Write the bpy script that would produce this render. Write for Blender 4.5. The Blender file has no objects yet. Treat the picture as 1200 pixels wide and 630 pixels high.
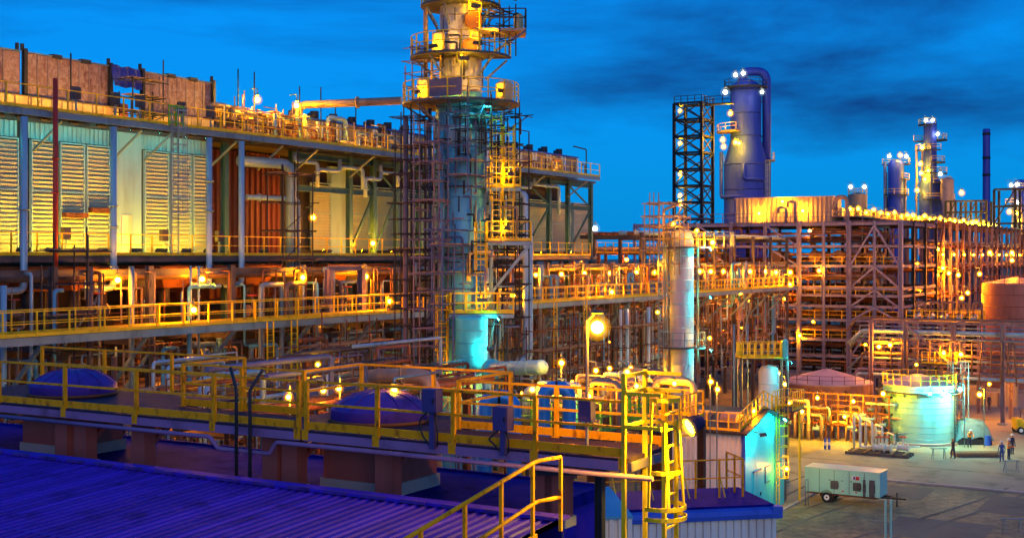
import bpy, math, random
from mathutils import Vector, Matrix

# ------------------------------------------------------------------ camera
# World X runs along the long plant facade, world Y across it, Z up; ground at z = 0.
AZ = math.radians(30.5)
CS, SN = math.cos(AZ), math.sin(AZ)
H = 17.0
F = 1475.0
scn = bpy.context.scene
COL = scn.collection
cam_d = bpy.data.cameras.new('camera')
cam = bpy.data.objects.new('camera', cam_d)
COL.objects.link(cam)
cam.location = (0, 0, H)
cam.rotation_euler = (math.radians(90), 0, AZ - math.radians(90))
cam_d.lens = 36.0 * F / 1200.0
cam_d.sensor_width = 36.0
cam_d.shift_y = -15.0 / 1200.0
cam_d.clip_start = 0.3
cam_d.clip_end = 9000.0
scn.camera = cam

# ------------------------------------------------------------------ sky, dusk glow, exposure
SUN_DIR = Vector((-0.72, -0.65, 0.24)).normalized()          # towards the afterglow
world = bpy.data.worlds.new('World')
scn.world = world
world.use_nodes = True
wt = world.node_tree
for n in list(wt.nodes):
    wt.nodes.remove(n)
w_out = wt.nodes.new('ShaderNodeOutputWorld')
w_bg = wt.nodes.new('ShaderNodeBackground')
w_bg.inputs['Strength'].default_value = 0.12
sky = wt.nodes.new('ShaderNodeTexSky')
sky.sky_type = 'NISHITA'
sky.sun_disc = False
sky.sun_elevation = math.radians(4.0)
sky.sun_rotation = math.atan2(SUN_DIR.x, SUN_DIR.y)
sky.air_density = 1.2
sky.dust_density = 0.4
sky.ozone_density = 3.0
tint = wt.nodes.new('ShaderNodeMix'); tint.data_type = 'RGBA'; tint.blend_type = 'MULTIPLY'
tint.inputs['Factor'].default_value = 1.0
tint.inputs['B'].default_value = (0.004, 1.55, 4.6, 1)
wt.links.new(sky.outputs['Color'], tint.inputs['A'])
tc = wt.nodes.new('ShaderNodeTexCoord')
mp = wt.nodes.new('ShaderNodeMapping')
mp.inputs['Rotation'].default_value = (0.10, -0.16, 0.3)
mp.inputs['Scale'].default_value = (0.9, 0.9, 3.4)
mp.inputs['Location'].default_value = (12.0, 5.0, 1.0)
wt.links.new(tc.outputs['Generated'], mp.inputs['Vector'])
cn = wt.nodes.new('ShaderNodeTexNoise')
cn.inputs['Scale'].default_value = 2.0
cn.inputs['Detail'].default_value = 10.0
cn.inputs['Roughness'].default_value = 0.58
cn.inputs['Distortion'].default_value = 0.5
wt.links.new(mp.outputs['Vector'], cn.inputs['Vector'])
cr = wt.nodes.new('ShaderNodeValToRGB')
cr.color_ramp.elements[0].position = 0.42
cr.color_ramp.elements[0].color = (1.0, 1.25, 1.12, 1)
cr.color_ramp.elements[1].position = 0.64
cr.color_ramp.elements[1].color = (2.0, 0.26, 0.33, 1)
sxyz = wt.nodes.new('ShaderNodeSeparateXYZ'); wt.links.new(tc.outputs['Generated'], sxyz.inputs['Vector'])
hz = wt.nodes.new('ShaderNodeMapRange'); hz.interpolation_type = 'SMOOTHSTEP'
hz.inputs['From Min'].default_value = 0.0; hz.inputs['From Max'].default_value = 0.16
hz.inputs['To Min'].default_value = 0.62; hz.inputs['To Max'].default_value = 1.0
wt.links.new(sxyz.outputs['Z'], hz.inputs['Value'])
cmul = wt.nodes.new('ShaderNodeMath'); cmul.operation = 'MULTIPLY'
wt.links.new(cn.outputs['Fac'], cmul.inputs[0]); wt.links.new(hz.outputs['Result'], cmul.inputs[1])
wt.links.new(cmul.outputs['Value'], cr.inputs['Fac'])
cm = wt.nodes.new('ShaderNodeMix'); cm.data_type = 'RGBA'; cm.blend_type = 'MULTIPLY'
cm.inputs['Factor'].default_value = 1.0
azure = wt.nodes.new('ShaderNodeMix'); azure.data_type = 'RGBA'
azure.inputs['Factor'].default_value = 0.82
azure.inputs['B'].default_value = (0.02, 1.65, 6.0, 1)
wt.links.new(tint.outputs['Result'], azure.inputs['A'])
wt.links.new(azure.outputs['Result'], cm.inputs['A'])
wt.links.new(cr.outputs['Color'], cm.inputs['B'])
wt.links.new(cm.outputs['Result'], w_bg.inputs['Color'])
wt.links.new(w_bg.outputs['Background'], w_out.inputs['Surface'])

sun_d = bpy.data.lights.new('afterglow', 'SUN')
sun_d.energy = 0.52
sun_d.angle = math.radians(35)
sun_d.color = (1.0, 0.70, 0.62)
sun = bpy.data.objects.new('afterglow', sun_d)
COL.objects.link(sun)
sun.rotation_euler = SUN_DIR.to_track_quat('Z', 'Y').to_euler()

scn.view_settings.view_transform = 'Standard'
scn.view_settings.look = 'None'
scn.view_settings.exposure = 0.0
scn.view_settings.gamma = 1.0
scn.view_settings.use_curve_mapping = False
scn.render.engine = 'CYCLES'
scn.cycles.use_denoising = True
scn.cycles.max_bounces = 4
scn.cycles.transparent_max_bounces = 24
scn.cycles.diffuse_bounces = 1
scn.cycles.glossy_bounces = 2
scn.cycles.sample_clamp_indirect = 4.0
scn.cycles.sample_clamp_direct = 0.0
scn.cycles.use_light_tree = True
scn.cycles.caustics_reflective = False
scn.cycles.caustics_refractive = False

rnd = random.Random(7)

# ------------------------------------------------------------------ picture geometry -> world
def at(px, d, py=300.0):
    t = (px - 600.0) / F
    return Vector((d * (CS + t * SN), d * (SN - t * CS), H + (300.0 - py) / F * d))

def on_y(px, y):
    t = (px - 600.0) / F
    return y * (CS + t * SN) / (SN - t * CS)

def on_x(px, x):
    t = (px - 600.0) / F
    return x * (SN - t * CS) / (CS + t * SN)

def depth(x, y):
    return x * CS + y * SN

def zat(py, d):
    return H + (300.0 - py) / F * d

# ------------------------------------------------------------------ materials
MATS = {}
def mat(key, col, rough=0.55, metal=0.0, var=0.25, scale=0.8, streak=0.0, dirt=None, bump=0.0, bscale=20.0, spec=0.4):
    m = bpy.data.materials.new(key)
    m.use_nodes = True
    nt = m.node_tree
    b = nt.nodes['Principled BSDF']
    b.inputs['Roughness'].default_value = rough
    b.inputs['Metallic'].default_value = metal
    b.inputs['Specular IOR Level'].default_value = spec
    geo = nt.nodes.new('ShaderNodeNewGeometry')
    no = nt.nodes.new('ShaderNodeTexNoise')
    no.inputs['Scale'].default_value = scale
    no.inputs['Detail'].default_value = 6
    no.inputs['Roughness'].default_value = 0.65
    if streak:
        mpn = nt.nodes.new('ShaderNodeMapping')
        mpn.inputs['Scale'].default_value = (1, 1, 1.0 / (1 + streak))
        nt.links.new(geo.outputs['Position'], mpn.inputs['Vector'])
        nt.links.new(mpn.outputs['Vector'], no.inputs['Vector'])
    else:
        nt.links.new(geo.outputs['Position'], no.inputs['Vector'])
    r = nt.nodes.new('ShaderNodeValToRGB')
    r.color_ramp.elements[0].position = 0.32
    r.color_ramp.elements[1].position = 0.68
    d = dirt if dirt else tuple(c * (1 - 1.4 * var) if c * (1 - 1.4 * var) > 0 else 0 for c in col)
    r.color_ramp.elements[0].color = (*d, 1)
    r.color_ramp.elements[1].color = (*[min(1, c * (1 + 0.35 * var)) for c in col], 1)
    e = r.color_ramp.elements.new(0.47)
    e.color = (*col, 1)
    nt.links.new(no.outputs['Fac'], r.inputs['Fac'])
    nt.links.new(r.outputs['Color'], b.inputs['Base Color'])
    rr = nt.nodes.new('ShaderNodeMapRange')
    rr.inputs['To Min'].default_value = min(1, rough + 0.18)
    rr.inputs['To Max'].default_value = max(0.05, rough - 0.15)
    nt.links.new(no.outputs['Fac'], rr.inputs['Value'])
    nt.links.new(rr.outputs['Result'], b.inputs['Roughness'])
    if bump:
        n2 = nt.nodes.new('ShaderNodeTexNoise')
        n2.inputs['Scale'].default_value = bscale
        n2.inputs['Detail'].default_value = 5
        nt.links.new(geo.outputs['Position'], n2.inputs['Vector'])
        bp = nt.nodes.new('ShaderNodeBump')
        bp.inputs['Strength'].default_value = bump
        bp.inputs['Distance'].default_value = 0.03
        nt.links.new(n2.outputs['Fac'], bp.inputs['Height'])
        nt.links.new(bp.outputs['Normal'], b.inputs['Normal'])
    MATS[key] = m
    return m

def emit(key, col, strength):
    m = bpy.data.materials.new(key)
    m.use_nodes = True
    nt = m.node_tree
    b = nt.nodes['Principled BSDF']
    b.inputs['Base Color'].default_value = (0.8, 0.8, 0.8, 1)
    b.inputs['Emission Color'].default_value = (*col, 1)
    b.inputs['Emission Strength'].default_value = strength
    MATS[key] = m
    return m

mat('yellow', (0.85, 0.56, 0.006), 0.45, 0, 0.22, 1.6, 1.0, dirt=(0.55, 0.30, 0.006))
mat('yellow_near', (0.95, 0.37, 0.001), 0.5, 0, 0.18, 5.0, 0.6, dirt=(0.34, 0.10, 0.004), spec=.2)  # copy of yellow, reddened to carry warm light on the near rails
mat('block_steel', (0.21, 0.22, 0.32), 0.55, 0, 0.3, 0.9, 1.0, dirt=(0.16, 0.11, 0.15))
mat('near_mauve', (0.30, 0.15, 0.30), 0.55, 0, 0.3, 1.0, spec=.2)
mat('col_upper', (0.40, 0.40, 0.46), 0.5, 0.05, 0.3, 1.2, 2.5, dirt=(0.26, 0.20, 0.24))
mat('galv', (0.20, 0.30, 0.36), 0.42, 0.35, 0.30, 1.2, 2.0)
mat('steel', (0.075, 0.075, 0.085), 0.55, 0.0, 0.35, 0.9, 1.5, dirt=(0.04, 0.035, 0.035))
mat('steel_blue', (0.09, 0.12, 0.24), 0.5, 0.0, 0.3, 0.9, 1.5)
mat('steel_green', (0.045, 0.13, 0.12), 0.5, 0.0, 0.3, 0.9, 1.5)
mat('steel_dark', (0.022, 0.024, 0.032), 0.6, 0.0, 0.35, 0.9, 1.0)
mat('steel_mauve', (0.20, 0.15, 0.20), 0.55, 0.0, 0.35, 0.9, 1.0)
mat('rust', (0.16, 0.055, 0.02), 0.75, 0.0, 0.4, 1.4, 1.0, dirt=(0.05, 0.018, 0.01))
mat('red_paint', (0.42, 0.035, 0.018), 0.5, 0.0, 0.3, 1.2, 1.0)
mat('louvre', (0.40, 0.52, 0.48), 0.5, 0.0, 0.22, 0.7, 3.0, dirt=(0.42, 0.50, 0.42))
mat('clad', (0.32, 0.58, 0.63), 0.5, 0.1, 0.2, 0.6, 4.0, dirt=(0.25, 0.40, 0.44))
mat('clad_white', (0.66, 0.72, 0.70), 0.45, 0.05, 0.16, 0.8, 4.0, dirt=(0.52, 0.50, 0.46))
mat('teal_lit', (0.06, 0.64, 0.70), 0.45, 0.0, 0.10, 0.8, 3.0, dirt=(0.05, 0.52, 0.57))  # cyan light on gable and drum put into this base colour
mat('wind_wall', (0.30, 0.20, 0.21), 0.7, 0.0, 0.4, 1.6, 3.5, dirt=(0.15, 0.06, 0.07), bump=0.2, bscale=3)
_w = MATS['wind_wall'].node_tree; _wb = _w.nodes['Principled BSDF']
_ws = _w.nodes.new('ShaderNodeTexNoise'); _ws.inputs['Scale'].default_value = 1.7; _ws.inputs['Detail'].default_value = 9; _ws.inputs['Distortion'].default_value = 2.2; _ws.inputs['Roughness'].default_value = .72
_wg = _w.nodes.new('ShaderNodeNewGeometry'); _w.links.new(_wg.outputs['Position'], _ws.inputs['Vector'])
_wr = _w.nodes.new('ShaderNodeValToRGB'); _wr.color_ramp.elements[0].position = .44; _wr.color_ramp.elements[0].color = (.70, .58, .58, 1); _wr.color_ramp.elements[1].position = .62; _wr.color_ramp.elements[1].color = (1.18, 1.26, 1.28, 1)
_wm = _w.nodes.new('ShaderNodeMix'); _wm.data_type = 'RGBA'; _wm.blend_type = 'MULTIPLY'; _wm.inputs['Factor'].default_value = 1
_w.links.new(_ws.outputs['Fac'], _wr.inputs['Fac']); _w.links.new(_wb.inputs['Base Color'].links[0].from_socket, _wm.inputs['A']); _w.links.new(_wr.outputs['Color'], _wm.inputs['B']); _w.links.new(_wm.outputs['Result'], _wb.inputs['Base Color'])
mat('cream', (0.60, 0.44, 0.20), 0.6, 0.0, 0.3, 0.8, 2.0, dirt=(0.40, 0.26, 0.12))
mat('red_sheet', (0.13, 0.036, 0.024), 0.55, 0.0, 0.45, 0.25, 1.5, dirt=(0.05, 0.014, 0.012))
mat('insul', (0.28, 0.44, 0.54), 0.42, 0.25, 0.25, 0.9, 2.5)
mat('insul_blue', (0.08, 0.34, 0.56), 0.45, 0.15, 0.25, 0.9, 2.5)
mat('insul_warm', (0.36, 0.24, 0.16), 0.45, 0.2, 0.3, 0.9, 2.5)
mat('tower_blue', (0.03, 0.06, 0.40), 0.5, 0.1, 0.25, 0.25, 3.0)
mat('blue_paint', (0.03, 0.10, 0.55), 0.45, 0.0, 0.2, 1.0)
mat('pipe_dark', (0.045, 0.042, 0.045), 0.5, 0.1, 0.35, 1.0, 0.5)
mat('pipe_brown', (0.17, 0.06, 0.025), 0.55, 0.1, 0.4, 1.0, 0.5)
mat('pipe_grey', (0.18, 0.12, 0.09), 0.45, 0.2, 0.3, 1.0, 0.5)
mat('roof_blue', (0.045, 0.018, 0.42), 0.5, 0.0, 0.35, 1.1, 0.0, spec=0.08, bump=.25, bscale=6)
ROOFM = MATS['roof_blue']
_rn = ROOFM.node_tree; _b = _rn.nodes['Principled BSDF']; _oi = _rn.nodes.new('ShaderNodeObjectInfo'); _mr = _rn.nodes.new('ShaderNodeMapRange'); _mr.inputs['To Min'].default_value = .72; _mr.inputs['To Max'].default_value = 1.2
_mx = _rn.nodes.new('ShaderNodeMix'); _mx.data_type = 'RGBA'; _mx.blend_type = 'MULTIPLY'; _mx.inputs['Factor'].default_value = 1
_src = _b.inputs['Base Color'].links[0].from_socket
_rn.links.new(_oi.outputs['Random'], _mr.inputs['Value']); _rn.links.new(_src, _mx.inputs['A']); _rn.links.new(_mr.outputs['Result'], _mx.inputs['B']); _rn.links.new(_mx.outputs['Result'], _b.inputs['Base Color'])
mat('roof_flat', (0.006, 0.009, 0.22), 0.6, 0.0, 0.42, 1.4, 0.0, spec=0.01, bump=.3, bscale=5)
mat('pipe_azure', (0.04, 0.27, 0.62), 0.32, 0.3, 0.25, 1.4, 1.0)
mat('deck_plate', (0.045, 0.024, 0.05), 0.6, 0.0, 0.3, 0.9, bump=0.3, bscale=40, spec=.1)
mat('grating', (0.06, 0.055, 0.06), 0.6, 0.3, 0.3, 2.0)
mat('dome', (0.07, 0.03, 0.28), 0.5, 0.0, 0.3, 1.6, 0.5, spec=.15)
mat('duct_brown', (0.34, 0.09, 0.07), 0.6, 0.0, 0.25, 0.8, 2.0)
mat('concrete', (0.38, 0.36, 0.34), 0.85, 0.0, 0.25, 0.6, bump=0.3)
mat('wall_dark', (0.045, 0.042, 0.045), 0.8, 0.0, 0.4, 0.5)
mat('beige_clad', (0.50, 0.30, 0.16), 0.55, 0.05, 0.2, 0.4, 3.0)
mat('tank_brown', (0.40, 0.16, 0.09), 0.5, 0.1, 0.25, 0.4, 3.0)
mat('tank_roof', (0.50, 0.34, 0.36), 0.55, 0.05, 0.25, 0.5)
mat('tank_shell', (0.28, 0.68, 0.70), 0.38, 0.25, 0.18, 0.7, 3.0)
mat('genset', (0.34, 0.72, 0.58), 0.4, 0.0, 0.10, 1.0, 2.0)
mat('black', (0.012, 0.012, 0.014), 0.5)
mat('rubber', (0.02, 0.02, 0.02), 0.8)
mat('box_purple', (0.07, 0.05, 0.17), 0.5, 0.1)
mat('wood', (0.30, 0.19, 0.10), 0.8, 0, 0.35, 3.0)
mat('tarp', (0.10, 0.20, 0.24), 0.6, 0, 0.35, 1.5, bump=0.5, bscale=3)
mat('tarp_blue', (0.04, 0.05, 0.30), 0.6, 0, 0.35, 1.5, bump=0.5, bscale=3)
mat('white_paint', (0.80, 0.82, 0.80), 0.5, 0, 0.1)
mat('helmet', (0.85, 0.85, 0.82), 0.35, 0, 0.05)
mat('decal_blue', (0.02, 0.05, 0.35), 0.5, 0, 0.02)
mat('decal_red', (0.55, 0.02, 0.03), 0.5, 0, 0.02)
mat('asphalt_road', (0.10, 0.115, 0.10), 0.85, 0, 0.35, 0.25, bump=0.4, bscale=15)

SOD = (1.0, 0.27, 0.0008)
WRM = (1.0, 0.46, 0.0015)
emit('lamp_sodium', SOD, 1900.0)
emit('lamp_dim', SOD, 1300.0)
emit('lamp_mercury', (0.05, 1.0, 0.90), 1300.0)
emit('strip_warm', WRM, 300.0)
emit('strip_cyan_added', (0.02, 1.0, 0.92), 330.0)  # emission of the unseen cyan lamps added to tint pale surfaces
emit('strip_cyan_added_dim', (0.04, 1.0, 0.9), 45.0)
emit('lamp_warm', WRM, 2300.0)
emit('lamp_big', WRM, 1300.0)
emit('lamp_far', WRM, 600.0)
emit('lamp_white', (0.95, 0.92, 0.75), 60.0)
emit('lamp_flood', (1.0, 0.6, 0.0003), 2500.0)
emit('lamp_small', WRM, 800.0)
emit('lamp_deck', WRM, 1100.0)

def halo_mat(key, col, e, f):  # see-through emissive material that imitates the glow round a lamp
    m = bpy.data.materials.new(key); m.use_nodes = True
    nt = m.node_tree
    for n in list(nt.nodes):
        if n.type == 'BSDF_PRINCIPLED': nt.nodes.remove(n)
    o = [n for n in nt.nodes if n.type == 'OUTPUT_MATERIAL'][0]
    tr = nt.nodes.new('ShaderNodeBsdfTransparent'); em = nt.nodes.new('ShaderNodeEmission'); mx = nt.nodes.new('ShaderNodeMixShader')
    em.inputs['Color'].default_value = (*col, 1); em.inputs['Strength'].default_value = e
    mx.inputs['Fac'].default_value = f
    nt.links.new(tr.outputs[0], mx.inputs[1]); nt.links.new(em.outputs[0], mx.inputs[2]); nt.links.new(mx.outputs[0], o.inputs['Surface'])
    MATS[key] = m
halo_mat('glass_sodium', (1.0, 0.34, 0.005), 5.0, 0.13)
halo_mat('glass_mercury', (0.5, 1.0, 0.9), 1.6, 0.13)
halo_mat('glass_warm', (1.0, 0.42, 0.02), 5.0, 0.13)
halo_mat('glass_sodium_thin', (1.0, 0.30, 0.005), 3.0, 0.06)
halo_mat('glass_warm_thin', (1.0, 0.40, 0.01), 3.0, 0.06)
halo_mat('glass_mercury_thin', (0.4, 1.0, 0.9), 1.5, 0.06)
halo_mat('glass_white_thin', (0.6, 0.9, 1.0), 1.2, 0.06)
halo_mat('glass_white', (0.75, 0.9, 0.9), 1.2, 0.12)

def person_mat(key, stops):
    m = bpy.data.materials.new(key); m.use_nodes = True
    nt = m.node_tree; b = nt.nodes['Principled BSDF']; b.inputs['Roughness'].default_value = 0.8
    tcn = nt.nodes.new('ShaderNodeTexCoord'); sx = nt.nodes.new('ShaderNodeSeparateXYZ')
    nt.links.new(tcn.outputs['Object'], sx.inputs['Vector'])
    mr = nt.nodes.new('ShaderNodeMapRange'); mr.inputs['From Max'].default_value = 1.8
    nt.links.new(sx.outputs['Z'], mr.inputs['Value'])
    r = nt.nodes.new('ShaderNodeValToRGB'); r.color_ramp.interpolation = 'CONSTANT'
    r.color_ramp.elements[0].position = 0; r.color_ramp.elements[0].color = (*stops[0][1], 1)
    r.color_ramp.elements[1].position = stops[1][0] / 1.8; r.color_ramp.elements[1].color = (*stops[1][1], 1)
    for z, c in stops[2:]:
        e = r.color_ramp.elements.new(z / 1.8); e.color = (*c, 1)
    nt.links.new(mr.outputs['Result'], r.inputs['Fac'])
    nt.links.new(r.outputs['Color'], b.inputs['Base Color'])
    MATS[key] = m
ORG, NAVY, SKIN, BOOT = (0.85, 0.24, 0.02), (0.02, 0.03, 0.09), (0.50, 0.28, 0.18), (0.03, 0.02, 0.015)
person_mat('person_orange', [(0, BOOT), (0.14, NAVY), (0.93, ORG), (1.20, (0.75, 0.75, 0.6)), (1.26, ORG), (1.46, SKIN)])
person_mat('person_navy', [(0, BOOT), (0.14, NAVY), (0.93, (0.03, 0.03, 0.06)), (1.46, SKIN)])
person_mat('person_coverall', [(0, BOOT), (0.14, (0.03, 0.08, 0.30)), (1.46, SKIN)])
person_mat('person_alloranges', [(0, BOOT), (0.14, ORG), (0.70, ORG), (1.46, SKIN)])

# ------------------------------------------------------------------ unit meshes
UM = {}
def _unit(shape):
    vs, fs, smooth = [], [], False
    if shape == 'box':
        vs = [(x, y, z) for x in (-.5, .5) for y in (-.5, .5) for z in (-.5, .5)]
        fs = [(0, 1, 3, 2), (4, 6, 7, 5), (0, 4, 5, 1), (2, 3, 7, 6), (0, 2, 6, 4), (1, 5, 7, 3)]
    elif shape in ('cyl', 'cyl24', 'cyl40'):
        n = {'cyl': 10, 'cyl24': 24, 'cyl40': 40}[shape]
        for z in (-.5, .5):
            vs += [(math.cos(2 * math.pi * i / n), math.sin(2 * math.pi * i / n), z) for i in range(n)]
        fs = [(i, (i + 1) % n, n + (i + 1) % n, n + i) for i in range(n)]
        fs += [tuple(range(n - 1, -1, -1)), tuple(range(n, 2 * n))]
        smooth = True
    elif shape == 'ibeam':                          # section in XY, length along Z, web in the XZ plane's normal y
        t, w = 0.12, 0.10
        pr = [(-.5, -.5), (.5, -.5), (.5, -.5 + t), (w / 2, -.5 + t), (w / 2, .5 - t), (.5, .5 - t), (.5, .5), (-.5, .5),
              (-.5, .5 - t), (-w / 2, .5 - t), (-w / 2, -.5 + t), (-.5, -.5 + t)]
        n = len(pr)
        for z in (-.5, .5):
            vs += [(x, y, z) for x, y in pr]
        fs = [(i, (i + 1) % n, n + (i + 1) % n, n + i) for i in range(n)]
        for o, rev in ((0, True), (n, False)):
            for q in ((0, 1, 2, 11), (10, 3, 4, 9), (8, 5, 6, 7)):
                f = tuple(o + k for k in q)
                fs.append(tuple(reversed(f)) if rev else f)
    elif shape == 'ball':
        n, m = 10, 6
        vs = [(0, 0, -1)]
        for j in range(1, m):
            a = -math.pi / 2 + math.pi * j / m
            vs += [(math.cos(a) * math.cos(2 * math.pi * i / n), math.cos(a) * math.sin(2 * math.pi * i / n), math.sin(a)) for i in range(n)]
        vs.append((0, 0, 1))
        for i in range(n):
            fs.append((0, 1 + (i + 1) % n, 1 + i))
            for j in range(m - 2):
                a = 1 + j * n
                fs.append((a + i, a + (i + 1) % n, a + n + (i + 1) % n, a + n + i))
            fs.append((len(vs) - 1, 1 + (m - 2) * n + i, 1 + (m - 2) * n + (i + 1) % n))
        smooth = True
    return vs, fs, smooth

def mk_mesh(name, vs, fs, m, smooth=False):
    me = bpy.data.meshes.new(name)
    me.from_pydata([tuple(v) for v in vs], [], fs)
    me.materials.append(MATS[m])
    if smooth:
        me.polygons.foreach_set('use_smooth', [len(p.vertices) <= 4 for p in me.polygons])
    me.update()
    return me

def unit(shape, m):
    k = (shape, m)
    if k not in UM:
        vs, fs, sm = _unit(shape)
        UM[k] = mk_mesh(shape + '_' + m, vs, fs, m, sm)
    return UM[k]

# ------------------------------------------------------------------ objects
def thing(name, label, cat, loc, group=None, kind=None):
    o = bpy.data.objects.new(name, None)
    o.location = loc
    o.empty_display_size = 0.2
    COL.objects.link(o)
    tag(o, label, cat, group, kind)
    return o

def tag(o, label=None, cat=None, group=None, kind=None):
    if label: o['label'] = label
    if cat: o['category'] = cat
    if group: o['group'] = group
    o['kind'] = kind if kind else 'thing'
    return o

ORIGIN = {}
def put(name, me, parent, W):
    """Link mesh data as an object whose world matrix is W, parented to parent (translation-only ancestors)."""
    o = bpy.data.objects.new(name, me)
    COL.objects.link(o)
    if parent is not None:
        o.parent = parent
        o.matrix_basis = ORIGIN.get(parent.name, Matrix.Translation(world_loc(parent))).inverted() @ W
    else:
        o.matrix_basis = W
    return o

def world_m(o):
    M = o.matrix_basis.copy()
    while o.parent:
        o = o.parent
        M = o.matrix_basis @ M
    return M

def world_loc(o):
    return world_m(o).translation

def put_sub(name, me, parent, W):
    """Child of a part that itself carries scale or rotation."""
    o = bpy.data.objects.new(name, me)
    COL.objects.link(o)
    o.parent = parent
    o.matrix_basis = world_m(parent).inverted() @ W
    return o

def mtx(c, sx, sy, sz, rz=0.0):
    return Matrix.Translation(c) @ Matrix.Rotation(rz, 4, 'Z') @ Matrix.Diagonal((sx, sy, sz, 1))

def box(name, m, parent, x0, x1, y0, y1, z0, z1):
    return put(name, unit('box', m), parent, mtx(((x0 + x1) / 2, (y0 + y1) / 2, (z0 + z1) / 2), abs(x1 - x0), abs(y1 - y0), abs(z1 - z0)))

def rbox(name, m, parent, c, sx, sy, sz, rz=0.0):
    return put(name, unit('box', m), parent, mtx(c, sx, sy, sz, rz))

def bar_m(p0, p1, w, h):
    p0, p1 = Vector(p0), Vector(p1)
    d = p1 - p0
    L = d.length
    z = d / L
    if abs(z.z) > 0.999:
        x = Vector((1, 0, 0))
    else:
        x = z.cross(Vector((0, 0, 1))).normalized()
    y = z.cross(x)
    M = Matrix(((x.x * w, y.x * h, z.x * L, (p0.x + p1.x) / 2), (x.y * w, y.y * h, z.y * L, (p0.y + p1.y) / 2),
                (x.z * w, y.z * h, z.z * L, (p0.z + p1.z) / 2), (0, 0, 0, 1)))
    return M

def bar(name, m, parent, p0, p1, w, h=None, shape='box'):
    return put(name, unit(shape, m), parent, bar_m(p0, p1, w, h if h else w))

def rod(name, m, parent, p0, p1, r):
    return put(name, unit('cyl', m), parent, bar_m(p0, p1, r, r))

def ibeam(name, m, parent, p0, p1, w, h=None):
    return put(name, unit('ibeam', m), parent, bar_m(p0, p1, w, h if h else w))

class MB:
    """Collects shapes for ONE mesh."""
    def __init__(self):
        self.v, self.f = [], []
    def add(self, shape, M):
        vs, fs, _ = _unit(shape)
        o = len(self.v)
        self.v += [tuple(M @ Vector(p)) for p in vs]
        self.f += [tuple(o + k for k in q) for q in fs]
    def box(self, x0, x1, y0, y1, z0, z1):
        self.add('box', mtx(((x0 + x1) / 2, (y0 + y1) / 2, (z0 + z1) / 2), abs(x1 - x0), abs(y1 - y0), abs(z1 - z0)))
    def bar(self, p0, p1, w, h=None, shape='box'):
        self.add(shape, bar_m(p0, p1, w, h if h else w))
    def raw(self, vs, fs):
        o = len(self.v)
        self.v += [tuple(p) for p in vs]
        self.f += [tuple(o + k for k in q) for q in fs]
    def build(self, name, m, parent, smooth=False, kind=None):
        base = world_loc(parent) if parent else Vector((0, 0, 0))
        me = mk_mesh(name, [Vector(p) - base for p in self.v], self.f, m, smooth)
        o = bpy.data.objects.new(name, me)
        COL.objects.link(o)
        if parent: o.parent = parent
        if kind: o['kind'] = kind
        return o

def fillet(pts, rad, seg=4):
    pts = [Vector(p) for p in pts]
    out = [pts[0]]
    for i in range(1, len(pts) - 1):
        a, b, c = pts[i - 1], pts[i], pts[i + 1]
        d1, d2 = (a - b), (c - b)
        r = min(rad, d1.length * 0.45, d2.length * 0.45)
        d1.normalize(); d2.normalize()
        if abs(d1.dot(d2)) > 0.999:
            out.append(b); continue
        s, e = b + d1 * r, b + d2 * r
        for k in range(seg + 1):
            t = k / seg
            out.append((1 - t) ** 2 * s + 2 * t * (1 - t) * b + t * t * e)
    out.append(pts[-1])
    return out

def tube_vf(pts, r, n=10, bend=None, closed=False, seg=4):
    P = fillet(pts, bend if bend else r * 2.2, seg) if not closed else [Vector(p) for p in pts]
    N = len(P)
    tg = []
    for i in range(N):
        if closed:
            t = P[(i + 1) % N] - P[i - 1]
        else:
            t = P[min(i + 1, N - 1)] - P[max(i - 1, 0)]
        tg.append(t.normalized())
    ref = Vector((0, 0, 1)) if abs(tg[0].z) < 0.9 else Vector((1, 0, 0))
    x = tg[0].cross(ref).normalized()
    vs, fs = [], []
    for i in range(N):
        x = (x - tg[i] * x.dot(tg[i])).normalized()
        y = tg[i].cross(x)
        for k in range(n):
            a = 2 * math.pi * k / n
            vs.append(P[i] + (x * math.cos(a) + y * math.sin(a)) * r)
    lim = N if closed else N - 1
    for i in range(lim):
        j = (i + 1) % N
        for k in range(n):
            k2 = (k + 1) % n
            fs.append((i * n + k, i * n + k2, j * n + k2, j * n + k))
    if not closed:
        fs.append(tuple(range(n - 1, -1, -1)))
        fs.append(tuple((N - 1) * n + k for k in range(n)))
    return vs, fs

def tube(name, m, parent, pts, r, n=10, bend=None, seg=4):
    vs, fs = tube_vf(pts, r, n, bend, False, seg)
    base = world_loc(parent) if parent else Vector(pts[0])
    me = mk_mesh(name, [v - base for v in vs], fs, m, True)
    o = bpy.data.objects.new(name, me)
    COL.objects.link(o)
    if parent: o.parent = parent
    else: o.location = base
    return o

def ring_tube(name, m, parent, c, R, r, a0=0.0, a1=360.0, n=8, seg=28):
    full = abs(a1 - a0) >= 359.9
    k = seg if full else seg + 1
    pts = [Vector(c) + Vector((R * math.cos(math.radians(a0 + (a1 - a0) * i / seg)), R * math.sin(math.radians(a0 + (a1 - a0) * i / seg)), 0)) for i in range(k)]
    if full:
        vs, fs = tube_vf(pts, r, n, None, True)
    else:
        vs, fs = tube_vf(pts, r, n, 0.01)
    base = world_loc(parent)
    o = bpy.data.objects.new(name, mk_mesh(name, [v - base for v in vs], fs, m, True))
    COL.objects.link(o); o.parent = parent
    return o

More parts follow.
